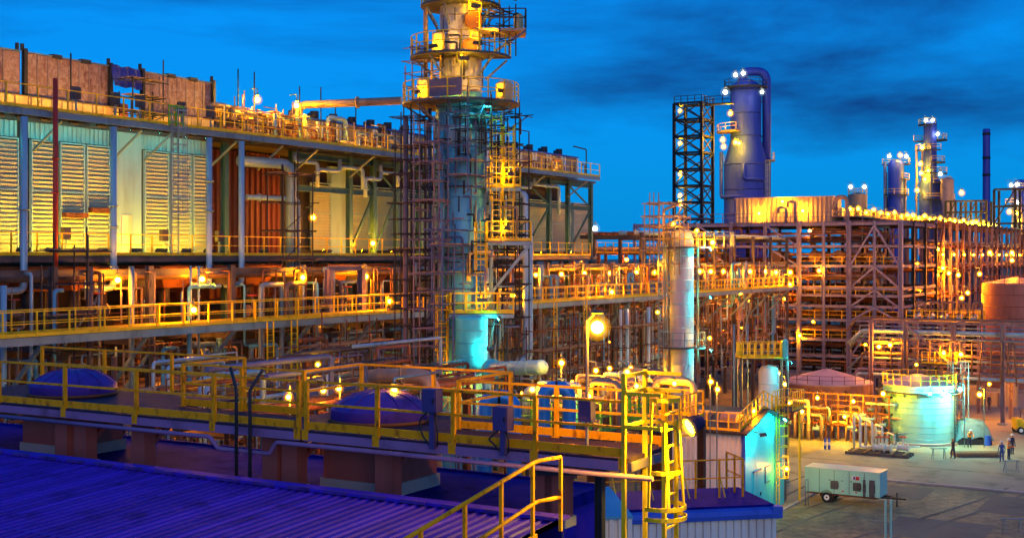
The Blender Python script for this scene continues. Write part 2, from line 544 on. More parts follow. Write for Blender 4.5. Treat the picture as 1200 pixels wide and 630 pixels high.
def lathe_vf(prof, n=32):
    """prof: (r, z) bottom to top; sharp edges split."""
    vs, fs = [], []
    def ring(r, z):
        o = len(vs)
        vs.extend([(r * math.cos(2 * math.pi * i / n), r * math.sin(2 * math.pi * i / n), z) for i in range(n)])
        return o
    prev = None
    for i in range(len(prof) - 1):
        (r0, z0), (r1, z1) = prof[i], prof[i + 1]
        d = Vector((r1 - r0, z1 - z0)).normalized()
        if prev is None or d.dot(pd) < 0.80:
            a = ring(r0, z0)
        else:
            a = prev
        b = ring(r1, z1)
        fs.extend([(a + k, a + (k + 1) % n, b + (k + 1) % n, b + k) for k in range(n)])
        prev, pd = b, d
    return vs, fs

def lathe(name, m, parent, c, prof, n=32):
    vs, fs = lathe_vf(prof, n)
    return put(name, mk_mesh(name, vs, fs, m, True), parent, Matrix.Translation(c))

def corrug_vf(p0, p1, z0, z1, pitch=0.3, dep=0.05, out=None):
    """Trapezoid-ribbed sheet standing from p0 to p1 (xy), ribs vertical, proud towards out."""
    p0, p1 = Vector((p0[0], p0[1], 0)), Vector((p1[0], p1[1], 0))
    d = p1 - p0; L = d.length; d /= L
    nrm = Vector(out) if out else Vector((d.y, -d.x, 0))
    k = max(1, int(L / pitch)); pt = L / k
    xs = []
    for i in range(k):
        xs += [(i * pt, 0), (i * pt + pt * .35, 0), (i * pt + pt * .45, dep), (i * pt + pt * .85, dep), (i * pt + pt * .95, 0)]
    xs.append((L, 0))
    vs, fs = [], []
    for z in (z0, z1):
        for s, o in xs:
            q = p0 + d * s + nrm * o
            vs.append((q.x, q.y, z))
    n = len(xs)
    fs = [(i, i + 1, n + i + 1, n + i) for i in range(n - 1)]
    return vs, fs

def corrug(name, m, parent, p0, p1, z0, z1, pitch=0.3, dep=0.05, out=None):
    b = MB(); b.raw(*corrug_vf(p0, p1, z0, z1, pitch, dep, out))
    return b.build(name, m, parent)

# ------------------------------------------------------------------ recurring builders
def railing(parent, pts, m='yellow', h=1.1, step=1.6, toe=True, w=0.05, close=False):
    """Parts of a railing: each post, each run of rail and toe board. pts are deck-level points."""
    pts = [Vector(p) for p in pts]
    done = []
    for i in range(len(pts) - 1):
        a, b = pts[i], pts[i + 1]
        L = (b - a).length
        n = max(1, round(L / step))
        up = Vector((0, 0, 1))
        bar('top_rail', m, parent, a + up * h, b + up * h, w, w)
        bar('middle_rail', m, parent, a + up * h * .52, b + up * h * .52, w * .8, w * .8)
        if toe:
            bar('toe_board', m, parent, a + up * .09, b + up * .09, w * .35, 0.16)
        for k in range(n + (1 if i == len(pts) - 2 else 0)):
            q = a + (b - a) * (k / n)
            bar('rail_post', m, parent, q, q + up * (h - w / 2), w * 1.25, w * 1.25)

def ring_rail(parent, c, R, a0, a1, z, m='yellow', h=1.1, step=22, w=0.05):
    for hh, nm in ((h, 'top_rail'), (h * .52, 'middle_rail')):
        ring_tube(nm, m, parent, (c[0], c[1], z + hh), R, w / 2, a0, a1, 6, max(6, int(abs(a1 - a0) / 12)))
    k = max(2, int(abs(a1 - a0) / step))
    for i in range(k + 1):
        a = math.radians(a0 + (a1 - a0) * i / k)
        q = Vector((c[0] + R * math.cos(a), c[1] + R * math.sin(a), z))
        bar('rail_post', m, parent, q, q + Vector((0, 0, h)), w, w)

def ring_deck(name, m, parent, c, r0, r1, a0, a1, z0, z1, n=30):
    vs, fs = [], []
    k = max(4, int(n * abs(a1 - a0) / 360))
    for i in range(k + 1):
        a = math.radians(a0 + (a1 - a0) * i / k)
        ca, sa = math.cos(a), math.sin(a)
        for r, z in ((r0, z0), (r1, z0), (r1, z1), (r0, z1)):
            vs.append((r * ca, r * sa, z))
    for i in range(k):
        for q in range(4):
            q2 = (q + 1) % 4
            fs.append((i * 4 + q, i * 4 + q2, i * 4 + 4 + q2, i * 4 + 4 + q))
    if abs(a1 - a0) < 359:
        fs.append((3, 2, 1, 0)); fs.append(tuple(k * 4 + q for q in range(4)))
    return put(name, mk_mesh(name, vs, fs, m), parent, Matrix.Translation((c[0], c[1], 0)))

def lamp(p, label, group=None, m='lamp_sodium', r=0.17, drop=0.35, side=(0, 1, 0), arm=0.6, pole=None):
    """Well-glass luminaire: glowing globe, added halo shells, hood and bracket; p = globe centre."""
    p = Vector(p)
    r *= 0.82
    s = Vector(side)
    t = thing('lamp', label, 'lamp', p, group)
    r *= .85
    put('globe', unit('ball', m), t, mtx(p, r, r, r))
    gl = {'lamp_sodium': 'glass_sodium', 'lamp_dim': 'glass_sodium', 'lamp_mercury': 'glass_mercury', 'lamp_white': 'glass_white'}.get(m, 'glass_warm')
    put('halo_shell', unit('ball', gl), t, mtx(p, r * 1.6, r * 1.6, r * 1.6))  # added shells: the lamp's halo built as glowing transparent balls
    put('outer_halo', unit('ball', gl + '_thin'), t, mtx(p, r * 2.5, r * 2.5, r * 2.5))
    put('hood', unit('cyl', 'steel'), t, mtx(p + Vector((0, 0, r * 2.3)), r * .9, r * .9, r * .4))
    top = p + Vector((0, 0, r * 2.4))
    if pole is not None:
        foot = p + s * arm
        foot.z = pole
        tube('pole', 'galv', t, [foot, Vector((foot.x, foot.y, p.z + drop + r)), top + Vector((0, 0, drop)), top], 0.035 if r < .25 else .05, 6)
    else:
        tube('bracket', 'galv', t, [top, top + Vector((0, 0, drop)), top + Vector((0, 0, drop)) + s * arm], 0.03, 6)
    return t

def bulkhead(p, to, label, group=None, m='strip_warm', w=.7, h=.14, anchor=None):
    """Shielded strip luminaire: housing with its lens turned towards the surface it washes."""
    p = Vector(p); d = Vector(to).normalized()
    t = thing('bulkhead_lamp', label, 'lamp', p, group)
    Q = d.to_track_quat('Z', 'Y').to_matrix().to_4x4()
    B = Matrix.Translation(p) @ Q
    put('housing', unit('box', 'steel'), t, B @ Matrix.Translation((0, 0, -.06)) @ Matrix.Diagonal((w + .06, h + .06, .1, 1)))
    put('lens', unit('box', m), t, B @ Matrix.Diagonal((w, h, .02, 1)))
    put('bracket', unit('box', 'steel'), t, B @ Matrix.Translation((0, 0, -.14)) @ Matrix.Diagonal((.06, .06, .1, 1)))
    if anchor is not None:
        bar('arm', 'steel', t, p - d * .1, anchor, .05, .05)
    return t

def ladder(t, base, z0, z1, out, m='yellow', cage=True, w=0.5, cage_from=2.2, hoop_step=0.9):
    """Caged ladder parts under thing t. base (x,y) on the wall, out = unit vector away from the wall."""
    o = Vector((out[0], out[1], 0)).normalized()
    s = Vector((-o.y, o.x, 0))
    b = Vector((base[0], base[1], 0))
    for k in (-1, 1):
        q = b + s * (k * w / 2)
        bar('stile', m, t, q + Vector((0, 0, z0)), q + Vector((0, 0, z1)), 0.06, 0.06)
    mb = MB()
    z = z0 + .2
    while z < z1 - .1:
        mb.bar(b - s * w / 2 + Vector((0, 0, z)), b + s * w / 2 + Vector((0, 0, z)), 0.028)
        z += 0.3
    mb.build('rungs', m, t, kind='stuff')
    if cage and z1 - z0 > cage_from + .6:
        R = 0.38
        zz = z0 + cage_from
        angs = [math.radians(-110 + 220 * i / 8) for i in range(9)]
        c = b + o * 0.36
        ring = [c + (o * math.cos(a) + s * math.sin(a)) * R for a in angs]
        while zz <= z1 + .01:
            hb = MB()
            for i in range(8):
                hb.bar(ring[i] + Vector((0, 0, zz)), ring[i + 1] + Vector((0, 0, zz)), 0.015, 0.06)
            hb.build('cage_hoop', m, t)
            zz += hoop_step
        for i in (0, 2, 4, 6, 8):
            bar('cage_strap', m, t, ring[i] + Vector((0, 0, z0 + cage_from)), ring[i] + Vector((0, 0, z1)), 0.045, 0.012)

def scaffold(label, x0, x1, y0, y1, z0, z1, nx, ny, lift, m='steel_mauve', skip=0.2, group=None, boards=0.35):
    t = thing('scaffold', label, 'scaffold', ((x0 + x1) / 2, (y0 + y1) / 2, z0), group)
    xs = [x0 + (x1 - x0) * i / nx for i in range(nx + 1)]
    ys = [y0 + (y1 - y0) * i / ny for i in range(ny + 1)]
    for x in xs:
        for y in ys:
            x_, y_ = x + rnd.uniform(-.12, .12), y + rnd.uniform(-.12, .12)
            rod('standard', m, t, (x_, y_, z0), (x_ + rnd.uniform(-.06, .06), y_, z1 + rnd.uniform(-1.6, 1.1)), 0.04)
    z = z0 + lift
    while z < z1 + .1:
        z += rnd.uniform(-.12, .12)
        for y in ys:
            if rnd.random() > skip:
                rod('ledger', m, t, (x0 - rnd.uniform(.1, .6), y, z), (x1 + rnd.uniform(.1, .6), y, z), 0.03)
        for x in xs:
            if rnd.random() > skip:
                rod('transom', m, t, (x, y0 - rnd.uniform(.1, .5), z + .06), (x, y1 + rnd.uniform(.1, .5), z + .06), 0.03)
        if rnd.random() < boards:
            for k in range(3):
                yy = y0 + (y1 - y0) * (k + .5) / 3
                box('board', 'wood', t, x0, x1, yy - .12, yy + .12, z + .10, z + .15)
        if rnd.random() < .5:
            y = ys[0]
            rod('brace', m, t, (x0, y - .05, z - lift), (x1, y - .05, z), 0.03)
        z += lift
    return t

def valve(p, label, group, s=1.0, m='pipe_grey', axis='x'):
    t = thing('valve', label, 'valve', p, group)
    p = Vector(p)
    d = Vector((1, 0, 0)) if axis == 'x' else Vector((0, 1, 0))
    rod('body', m, t, p - d * .3 * s, p + d * .3 * s, .16 * s)
    for k in (-1, 1):
        rod('flange', m, t, p + d * (k * .26 * s), p + d * (k * .32 * s), .24 * s)
    rod('stem', m, t, p, p + Vector((0, 0, .6 * s)), .05 * s)
    ring_tube('handwheel', 'red_paint', t, p + Vector((0, 0, .6 * s)), .22 * s, .03 * s, n=5, seg=12)
    return t

ORD = ('first second third fourth fifth sixth seventh eighth ninth tenth eleventh twelfth thirteenth fourteenth fifteenth sixteenth seventeenth eighteenth nineteenth twentieth '
       'twenty-first twenty-second twenty-third twenty-fourth twenty-fifth twenty-sixth twenty-seventh twenty-eighth twenty-ninth thirtieth').split()
def nth(i, n=None):
    if n and i == n - 1 and n > 2: return 'last'
    return ORD[i]
PIXM = {'galv': 'galvanised', 'insul': 'pale clad', 'pipe_grey': 'grey-brown', 'insul_blue': 'bluish clad', 'pipe_brown': 'brown', 'insul_warm': 'beige clad', 'rust': 'rusty', 'pipe_dark': 'dark', 'cream': 'cream', 'clad_white': 'white clad', 'steel_mauve': 'mauve'}
def look(r, m):
    return ('thin ' if r < .07 else 'medium ' if r < .13 else 'thick ') + PIXM.get(m, '')
ZONES = ((35, 'at the left picture edge'), (130, 'below the first louvres'), (170, 'below the blank hall panel'), (250, 'below the last louvres'), (300, 'below the rust-red cladding'), (345, 'by the pale risers'),
         (400, 'beside the portal frame'), (470, 'left of the tall column'), (600, 'behind the tall column'), (640, 'right of the tall column'), (690, 'below the hall end'), (740, 'past the hall end'), (785, 'left of the slender column'),
         (850, 'right of the slender column'), (2000, 'near the far steel block'))
def zone(x, y):
    p = 600 + F * (x * SN - y * CS) / depth(x, y)
    for lim, w in ZONES:
        if p < lim: return w
STUFF = {}
def stuff_pipe(key, pts, r, m):
    b, idx, mats_ = STUFF.setdefault(key, (MB(), [], []))
    vs, fs = tube_vf(pts, r, 8, None, False, 3)
    b.raw(vs, fs)
    if m not in mats_: mats_.append(m)
    idx.extend([mats_.index(m)] * len(fs))
def build_stuff(key, name, label):
    b, idx, mats_ = STUFF[key]
    me = bpy.data.meshes.new(name)
    me.from_pydata(b.v, [], b.f)
    for m in mats_: me.materials.append(MATS[m])
    me.polygons.foreach_set('material_index', idx)
    me.polygons.foreach_set('use_smooth', [len(p.vertices) <= 4 for p in me.polygons])
    o = bpy.data.objects.new(name, me); COL.objects.link(o)
    return tag(o, label, 'pipework', None, 'stuff')

def pipe(pts, r, m, label, group, flanges=0, n=10, name='pipe', bend=None):
    o = tube(name, m, None, pts, r, n, bend)
    tag(o, label, 'pipe', group)
    pts = [Vector(p) for p in pts]
    if flanges:
        for _ in range(flanges):
            i = rnd.randrange(len(pts) - 1)
            a, b = pts[i], pts[i + 1]
            L = (b - a).length
            if L < r * 8: continue
            q = a + (b - a) * rnd.uniform(.2, .8)
            d = (b - a).normalized()
            f = put('flange', unit('cyl24', m), None, bar_m(q - d * r * .25, q + d * r * .25, r * 1.5, r * 1.5))
            f.parent = o
            f.matrix_basis = Matrix.Translation(o.location).inverted() @ f.matrix_basis
    return o

# ================================================================== setting
def ground_material():
    m = bpy.data.materials.new('yard_ground'); m.use_nodes = True
    nt = m.node_tree; b = nt.nodes['Principled BSDF']
    b.inputs['Roughness'].default_value = 0.8
    g = nt.nodes.new('ShaderNodeNewGeometry')
    n1 = nt.nodes.new('ShaderNodeTexNoise'); n1.inputs['Scale'].default_value = 0.16; n1.inputs['Detail'].default_value = 9; n1.inputs['Roughness'].default_value = .7
    n2 = nt.nodes.new('ShaderNodeTexNoise'); n2.inputs['Scale'].default_value = 1.3; n2.inputs['Detail'].default_value = 9; n2.inputs['Roughness'].default_value = .75
    for n in (n1, n2): nt.links.new(g.outputs['Position'], n.inputs['Vector'])
    r1 = nt.nodes.new('ShaderNodeValToRGB')
    r1.color_ramp.elements[0].position = .36; r1.color_ramp.elements[0].color = (.075, .095, .070, 1)
    r1.color_ramp.elements[1].position = .62; r1.color_ramp.elements[1].color = (.33, .30, .16, 1)
    nt.links.new(n1.outputs['Fac'], r1.inputs['Fac'])
    r2 = nt.nodes.new('ShaderNodeValToRGB')
    r2.color_ramp.elements[0].position = .34; r2.color_ramp.elements[0].color = (.45, .45, .45, 1)
    r2.color_ramp.elements[1].position = .66; r2.color_ramp.elements[1].color = (1.25, 1.2, 1.1, 1)
    nt.links.new(n2.outputs['Fac'], r2.inputs['Fac'])
    mx = nt.nodes.new('ShaderNodeMix'); mx.data_type = 'RGBA'; mx.blend_type = 'MULTIPLY'; mx.inputs['Factor'].default_value = 1
    nt.links.new(r1.outputs['Color'], mx.inputs['A']); nt.links.new(r2.outputs['Color'], mx.inputs['B'])
    nt.links.new(mx.outputs['Result'], b.inputs['Base Color'])
    bp = nt.nodes.new('ShaderNodeBump'); bp.inputs['Strength'].default_value = .4; bp.inputs['Distance'].default_value = .05
    nt.links.new(n2.outputs['Fac'], bp.inputs['Height']); nt.links.new(bp.outputs['Normal'], b.inputs['Normal'])
    MATS['yard_ground'] = m
ground_material()
mat('slab', (0.24, 0.25, 0.19), 0.85, 0, 0.3, 0.35, bump=0.3, bscale=8)
gb = MB(); gb.raw([(-3000, -3000, 0), (6000, -3000, 0), (6000, 6000, 0), (-3000, 6000, 0)], [(0, 1, 2, 3)])
gd = gb.build('ground', 'yard_ground', None); tag(gd, kind='structure')
def sheet(name, m, x0, x1, y0, y1, z):
    b = MB(); b.raw([(x0, y0, z), (x1, y0, z), (x1, y1, z), (x0, y1, z)], [(0, 1, 2, 3)])
    return tag(b.build(name, m, None), kind='structure')
sheet('pavement', 'slab', 97, 104, 2, 40, .004)
sheet('pavement', 'slab', 104.5, 175, 4, 33, .004)
sheet('path', 'slab', 60, 97, 27.5, 31.0, .004)
for i, (x0, x1, y0, y1) in enumerate(((78, 84, 14, 20), (88, 94.5, 6, 16), (66, 76, 8, 13), (90, 95, 20, 24))):
    sheet('pavement', 'asphalt_road', x0, x1, y0, y1, .008 + .001 * i)
for i in range(3):
    for s_ in (0, 1.7):
        b = MB(); L_ = []
        for k in range(26):
            u_ = k / 25
            x = 62 + 36 * u_; y = 24 - 3.2 * i + 4.5 * math.sin(u_ * 2.2 + i) + s_
            L_ += [(x, y, .016 + .002 * i), (x, y + .28, .016 + .002 * i)]
        b.raw(L_, [(2 * k, 2 * k + 2, 2 * k + 3, 2 * k + 1) for k in range(25)])
        tag(b.build('tyre_track', 'asphalt_road', None), kind='structure')
for i, (x0, x1, y0, y1) in enumerate(((70, 97, 27.0, 27.3), (96.4, 96.7, 2, 27), (60, 90, 31.1, 31.35))):
    b = MB(); b.box(x0, x1, y0, y1, 0, .11); tag(b.build('kerb', 'concrete', None), kind='structure')

# ================================================================== long louvred hall, far side
HX0, HX1, FY = 33.0, on_y(697, 52.0), 52.0
hall = thing('louvred_building', 'long process hall with pale louvred wall panels along upper walkway', 'building', (HX0, FY, 0))
box('core_wall', 'wall_dark', hall, HX0, HX1 - .5, 58.5, 74, 0, 23.6)
xa = on_y(250, FY)
box('bay_wall', 'wall_dark', hall, HX0, xa, FY + .35, 58.4, 17.0, 23.6)
box('roof_slab', 'steel', hall, HX0, HX1, FY - .1, 74, 23.62, 23.82)
def louvre_panel(x0, x1, y, z0, z1, m='louvre', pitch=.21):
    f = box('louvre_panel', 'steel_dark', hall, x0, x1, y + .02, y + .22, z0, z1)
    mb = MB()
    z = z0 + .12
    while z < z1 - .1:
        mb.add('box', Matrix.Translation(((x0 + x1) / 2, y - .05, z)) @ Matrix.Rotation(math.radians(38), 4, 'X') @ Matrix.Diagonal((x1 - x0 - .12, .035, pitch * 1.15, 1)))
        z += pitch
    me = mk_mesh('slats', mb.v, mb.f, m)
    s = put_sub('slats', me, f, Matrix.Identity(4)); s['kind'] = 'stuff'
    for xx in (x0 + .03, x1 - .03):
        put_sub('frame', unit('box', 'clad'), f, mtx((xx, y - .05, (z0 + z1) / 2), .07, .2, z1 - z0))
    put_sub('frame', unit('box', 'clad'), f, mtx(((x0 + x1) / 2, y - .05, z1 - .03), x1 - x0 - .16, .2, .07))
    put_sub('frame', unit('box', 'clad'), f, mtx(((x0 + x1) / 2, y - .055, z0 + (z1 - z0) * .55), x1 - x0 - .16, .2, .06))
for a, b in ((-62, -22), (-20, 20), (35, 65.5), (69, 97.5), (100, 127), (168, 196), (199, 222), (225, 246)):
    louvre_panel(on_y(a, FY), on_y(b, FY), FY, 17.15, 22.75)
for a, b in ((-62, 20), (33, 128), (166, 248)):
    corrug('cladding_sheet', 'clad', hall, (on_y(a, FY), FY), (on_y(b, FY), FY), 22.8, 23.6, .28, .05, (0, -1, 0))
box('blank_panel', 'clad', hall, on_y(131, FY), on_y(165, FY), FY - .06, FY + .3, 17.05, 23.6)
box('access_door', 'clad_white', hall, on_y(141, FY), on_y(153, FY), FY - .12, FY - .06, 17.1, 19.2)
box('shutter_hood', 'rust', hall, on_y(70, FY), on_y(96, FY), FY - .5, FY - .1, 18.95, 19.2)
box('shutter_hood', 'rust', hall, on_y(101, FY), on_y(126, FY), FY - .5, FY - .1, 19.25, 19.5)
# recessed rust-red sheet wall
xb = on_y(338, FY)
corrug('red_cladding', 'red_sheet', hall, (xa, FY + 2.5), (xb + 2, FY + 2.5), 14.5, 23.5, .5, .14, (0, -1, 0))
box('red_wall', 'rust', hall, xa, xb + 2, FY + 2.55, 58.4, 14.4, 23.55)
box('reveal', 'rust', hall, xa - .02, xa + .15, FY + .3, FY + 2.4, 14.5, 23.5)
# open steel bays with louvres set back
for a, b in ((364, 386), (411, 431), (440, 470), (474, 500), (503, 530), (560, 585), (588, 612), (617, 640), (645, 668), (671, 690)):
    louvre_panel(on_y(a, 55.0), on_y(b, 55.0), 55.0, 17.4, 22.0)
box('blue_panel', 'clad', hall, on_y(387, 55), on_y(409, 55), 54.9, 55.3, 17.2, 23.2)
box('bay_wall', 'wall_dark', hall, xb + 2, HX1 - .6, 55.4, 58.4, 17.0, 23.5)
for p_ in (262, 341, 408, 436, 463, 490, 520, 550, 580, 612, 642, 664, 691):
    x = on_y(p_, FY)
    ibeam('column', 'steel_green', hall, (x, FY - .1, 0), (x, FY - .1, 23.6), .34, .34)
for z in (21.3, 23.35):
    ibeam('beam', 'steel_green', hall, (on_y(341, FY), FY - .1, z), (on_y(691, FY), FY - .1, z), .22, .38)
ibeam('beam', 'steel_green', hall, (HX0, FY - .2, 16.75), (HX1, FY - .2, 16.75), .22, .4)
for a, b in ((408, 436), (436, 463), (612, 642), (664, 691)):
    bar('brace', 'steel_green', hall, (on_y(a, FY), FY - .1, 17.2), (on_y(b, FY), FY - .1, 21.2), .14, .14)
    bar('brace', 'steel_green', hall, (on_y(b, FY), FY - .1, 21.4), (on_y(a, FY), FY - .1, 23.3), .12, .12)

# ---- roof plant: wind walls, plenum band, fan bays
WY = 55.0
for a, b in ((-60, 23.5), (31, 80), (80.5, 127.5), (166, 207), (207.5, 248)):
    box('wind_wall_panel', 'wind_wall', hall, on_y(a, WY), on_y(b, WY), WY, WY + .12, 24.9, 27.55)
    for k in range(1, 4):
        xj = on_y(a, WY) + (on_y(b, WY) - on_y(a, WY)) * k / 4
        box('panel_joint', 'steel_mauve', hall, xj - .03, xj + .03, WY - .03, WY - .004, 24.9, 27.5)
    bar('wall_cap', 'galv', hall, (on_y(a, WY), WY + .05, 27.6), (on_y(b, WY), WY + .05, 27.6), .2, .07)
for p_ in (-20, 27.5, 127.8, 165.5, 248.4):
    x = on_y(p_, WY)
    ibeam('wall_post', 'steel_dark', hall, (x, WY - .1, 23.9), (x, WY - .1, 27.75), .22, .22)
for p_ in (20, 26, 127, 164, 248):
    x = on_y(p_, WY)
    rod('post_cap', 'steel_dark', hall, (x, WY, 27.65), (x, WY, 28.0), .10)
for p_ in (66, 100, 200, 226):
    x = on_y(p_, WY)
    box('wall_clip', 'steel_dark', hall, x - .3, x + .3, WY - .12, WY + .25, 27.5, 27.72)
for a, b in ((-60, 30), (31, 136), (170, 248)):
    box('plenum_band', 'cream', hall, on_y(a, 54.2), on_y(b, 54.2), 54.0, 54.9, 24.15, 25.15)
    for k in range(int((b - a) / 12)):
        x = on_y(a + 6 + k * 12, 54.0)
        box('plenum_stiffener', 'cream', hall, x - .06, x + .06, 53.88, 53.99, 24.2, 25.12)
for i, (a, b) in enumerate(((136, 150), (251, 300), (303, 350))):
    box('header_box', 'cream' if i else 'duct_brown', hall, on_y(a, 55), on_y(b, 55), 55.0, 57, 24.0, 26.2 if i else 25.6)
for k in range(34):
    x = on_y(252 + 98 * k / 33, 54.9)
    box('header_rib', 'insul_warm', hall, x - .04, x + .04, 54.82, 54.98, 24.0, 26.15)
for z_ in (24.5, 25.0, 25.5, 26.0):
    bar('header_rail', 'insul_warm', hall, (on_y(251, 54.8), 54.78, z_), (on_y(350, 54.8), 54.78, z_), .06, .08)
for k in range(170):
    x = on_y(rnd.uniform(252, 478), 53); y = rnd.uniform(52.2, 54.4); z_ = rnd.uniform(24.2, 26.3); L = rnd.uniform(.4, 1.6)
    stuff_pipe('roof', rnd.choice(([(x, y, z_), (x, y, 24.0)], [(x, y, z_), (x + L, y, z_), (x + L, y, 24.0)], [(x, y, z_), (x + L * 1.5, y, z_)])), rnd.choice((.03, .05, .08, .12)), rnd.choice(['insul_warm', 'pipe_brown', 'cream', 'steel_dark', 'rust', 'galv']))
for k in range(60):
    x = on_y(rnd.uniform(600, 680), 53); y = rnd.uniform(52.2, 54.4); z_ = rnd.uniform(24.2, 26.0); L = rnd.uniform(.4, 1.6)
    stuff_pipe('roof', rnd.choice(([(x, y, z_), (x, y, 24.0)], [(x, y, z_), (x + L, y, z_), (x + L, y, 24.0)])), rnd.choice((.03, .05, .08)), rnd.choice(['insul_warm', 'pipe_brown', 'cream', 'steel_dark', 'rust']))
build_stuff('roof', 'pipework', 'clutter of small warm-lit piping behind the high hall railing')
# fan bays right of the wind walls
def fan_bay(a, b, i):
    x0, x1 = on_y(a, 54.6), on_y(b, 54.6)
    f = box('fan_bay', 'insul_warm', hall, x0, x1, 54.6, 57.6, 24.6, 26.15)
    put_sub('bay_roof', unit('box', 'blue_paint'), f, mtx(((x0 + x1) / 2, 56.1, 26.22), x1 - x0 + .2, 3.3, .1))
    for xx in (x0 + .1, x1 - .1):
        put_sub('white_frame', unit('box', 'white_paint'), f, mtx((xx, 54.5, 25.35), .16, .16, 1.5))
    put_sub('sill', unit('box', 'white_paint'), f, mtx(((x0 + x1) / 2, 54.5, 24.7), x1 - x0, .14, .12))
    for k in range(2):
        xx = x0 + (x1 - x0) * (k + .5) / 2
        put_sub('fan_motor', unit('cyl24', 'steel_dark'), f, mtx((xx, 55.4 + k, 26.6), .3, .3, .6))
    put_sub('stand', unit('box', 'steel_dark'), f, mtx(((x0 + x1) / 2, 55.6, 24.22), x1 - x0 - .4, .2, .7))
for i, (a, b) in enumerate(((352, 372), (374, 394), (396, 416), (418, 438), (440, 458), (460, 478), (480, 500), (570, 590), (592, 608), (609, 624), (626, 641), (643, 658), (660, 676))):
    fan_bay(a, b, i)

# ---- walkways along the hall
def walkway(label, x0, x1, y0, y1, z, under='galv', step=1.7, knee=None, group=None, rail_back=False, skirt=.30):
    t = thing('walkway', label, 'walkway', (x0, y0, z), group)
    n = max(1, round((x1 - x0) / 6))
    for k in range(n):
        a, b = x0 + (x1 - x0) * k / n, x0 + (x1 - x0) * (k + 1) / n
        box('deck_panel', 'grating', t, a + .01, b - .01, y0 + .05, y1, z - .06, z)
        ibeam('edge_beam', under, t, (a + .01, y0, z - skirt / 2 - .02), (b - .01, y0, z - skirt / 2 - .02), .12, skirt)
        box('cross_bearer', under, t, a - .05, a + .05, y0 + .07, y1, z - .24, z - .07)
    railing(t, [(x0, y0 + .03, z), (x1, y0 + .03, z)], step=step)
    if rail_back:
        railing(t, [(x0, y1, z), (x1, y1, z)], step=step)
    if knee:
        for k in range(n):
            a = x0 + (x1 - x0) * (k + .5) / n
            bar('knee_brace', under, t, (a, y0 + .1, z - .3), (a, y0 + knee[0], z - knee[1]), .16, .16)
    return t
WX1 = on_y(703, 49.6)
walkway('high yellow-railed walkway along the roof edge of the louvred hall', HX0, WX1, 49.6, 52.3, 23.95, 'galv', 1.75)
walkway('middle yellow-railed walkway at the foot of the hall louvres', HX0, on_y(692, 50), 50.0, 51.85, 17.02, 'steel', 1.45)
low = walkway('long lower yellow-railed walkway running from hall to far steel block', 28, 143, 45.6, 47.3, 13.5, 'galv', 1.75, (3.0, 3.3), rail_back=True, skirt=.34)
up_t = thing('bracket_frame', 'steel knee brackets under the high walkway of the hall', 'bracket', (HX0, 52, 22.4))
for p_ in (38, 133, 168, 246, 300, 341, 408, 463, 612, 664):
    x = on_y(p_, 51.9)
    bar('bracket_arm', 'galv', up_t, (x, 51.8, 22.2), (x, 49.8, 23.55), .1, .1)
# downpipe columns in front of the hall
for i, (p_, m_, lb) in enumerate(((28, 'insul', 'tall pale vertical downpipe at far left of the hall louvres'), (65, 'red_paint', 'tall red vertical pipe in front of the hall louvres'),
                            (133, 'insul', 'tall pale vertical downpipe beside the blank hall panel'), (245, 'insul', 'tall pale vertical downpipe at the end of the louvres'),
                            (283, 'insul', 'tall pale vertical downpipe in front of rust-red cladding'))):
    x = on_y(p_, 49.4)
    z0 = 15.4
    pts = [(x, 49.4, 23.5), (x, 49.4, z0), (x - 1.3, 49.4, z0)] if i != 1 else [(x, 49.4, 23.9 + 1.6), (x, 49.4, 14.2)]
    pipe(pts, .17 if i != 1 else .12, m_, lb, None, 2, 12)
# equipment on the decks
def junction_box(p, label, group=None, s=1.0, m='steel'):
    t = thing('junction_box', label, 'junction box', p, group)
    p = Vector(p)
    box('stand', 'galv', t, p.x - .04, p.x + .04, p.y - .04, p.y + .04, p.z, p.z + .8 * s)
    box('enclosure', m, t, p.x - .22 * s, p.x + .22 * s, p.y - .13 * s, p.y + .13 * s, p.z + .8 * s, p.z + 1.4 * s)
    box('door', m, t, p.x - .2 * s, p.x + .2 * s, p.y - .15 * s, p.y - .13 * s, p.z + .83 * s, p.z + 1.37 * s)
    return t
for i, p_ in enumerate((89, 135, 164, 213, 247)):
    junction_box((on_y(p_, 50.1), 50.1, 23.95), nth(i, 5) + ' small grey junction box from the left on the high hall walkway', 'junction boxes on the high walkway')
for i, p_ in enumerate((77, 192, 257)):
    junction_box((on_y(p_, 50.5), 50.5, 17.02), nth(i, 3) + ' small dark junction box behind the middle hall railing', 'junction boxes on the middle walkway')
sc = scaffold('scaffold tower standing against the weathered wind wall on the hall roof', on_y(140, 54), on_y(178, 54), 53.0, 53.9, 23.95, 27.2, 3, 1, 1.0, 'steel_dark', .1, boards=.9)
tp = MB()
x0, x1 = on_y(133, 54.6), on_y(166, 54.6)
N_ = 10
for i in range(N_):
    for j in range(4):
        pass
vs = []
for j in range(5):
    for i in range(N_ + 1):
        vs.append((x0 + (x1 - x0) * i / N_, 54.75 - .22 * j * .25 + .06 * math.sin(i * 2.1 + j), 27.65 - .30 * j + .05 * math.sin(i * 1.3)))
fs = [(j * (N_ + 1) + i, j * (N_ + 1) + i + 1, (j + 1) * (N_ + 1) + i + 1, (j + 1) * (N_ + 1) + i) for j in range(4) for i in range(N_)]
tp.raw(vs, fs)
tag(tp.build('tarpaulin', 'tarp_blue', None), 'dark blue tarpaulin hung over scaffold on the hall roof', 'tarpaulin')
lt = thing('ladder', 'pale vertical caged ladder below the green gate of the hall', 'ladder', (on_y(205, 49.5), 49.5, 17))
ladder(lt, (on_y(205, 49.5), 49.5), 17.1, 24.9, (0, -1, 0), 'galv', True)
gp = thing('gate_panel', 'small green access gate on the high hall railing', 'gate', (on_y(205, 49.5), 49.45, 24))
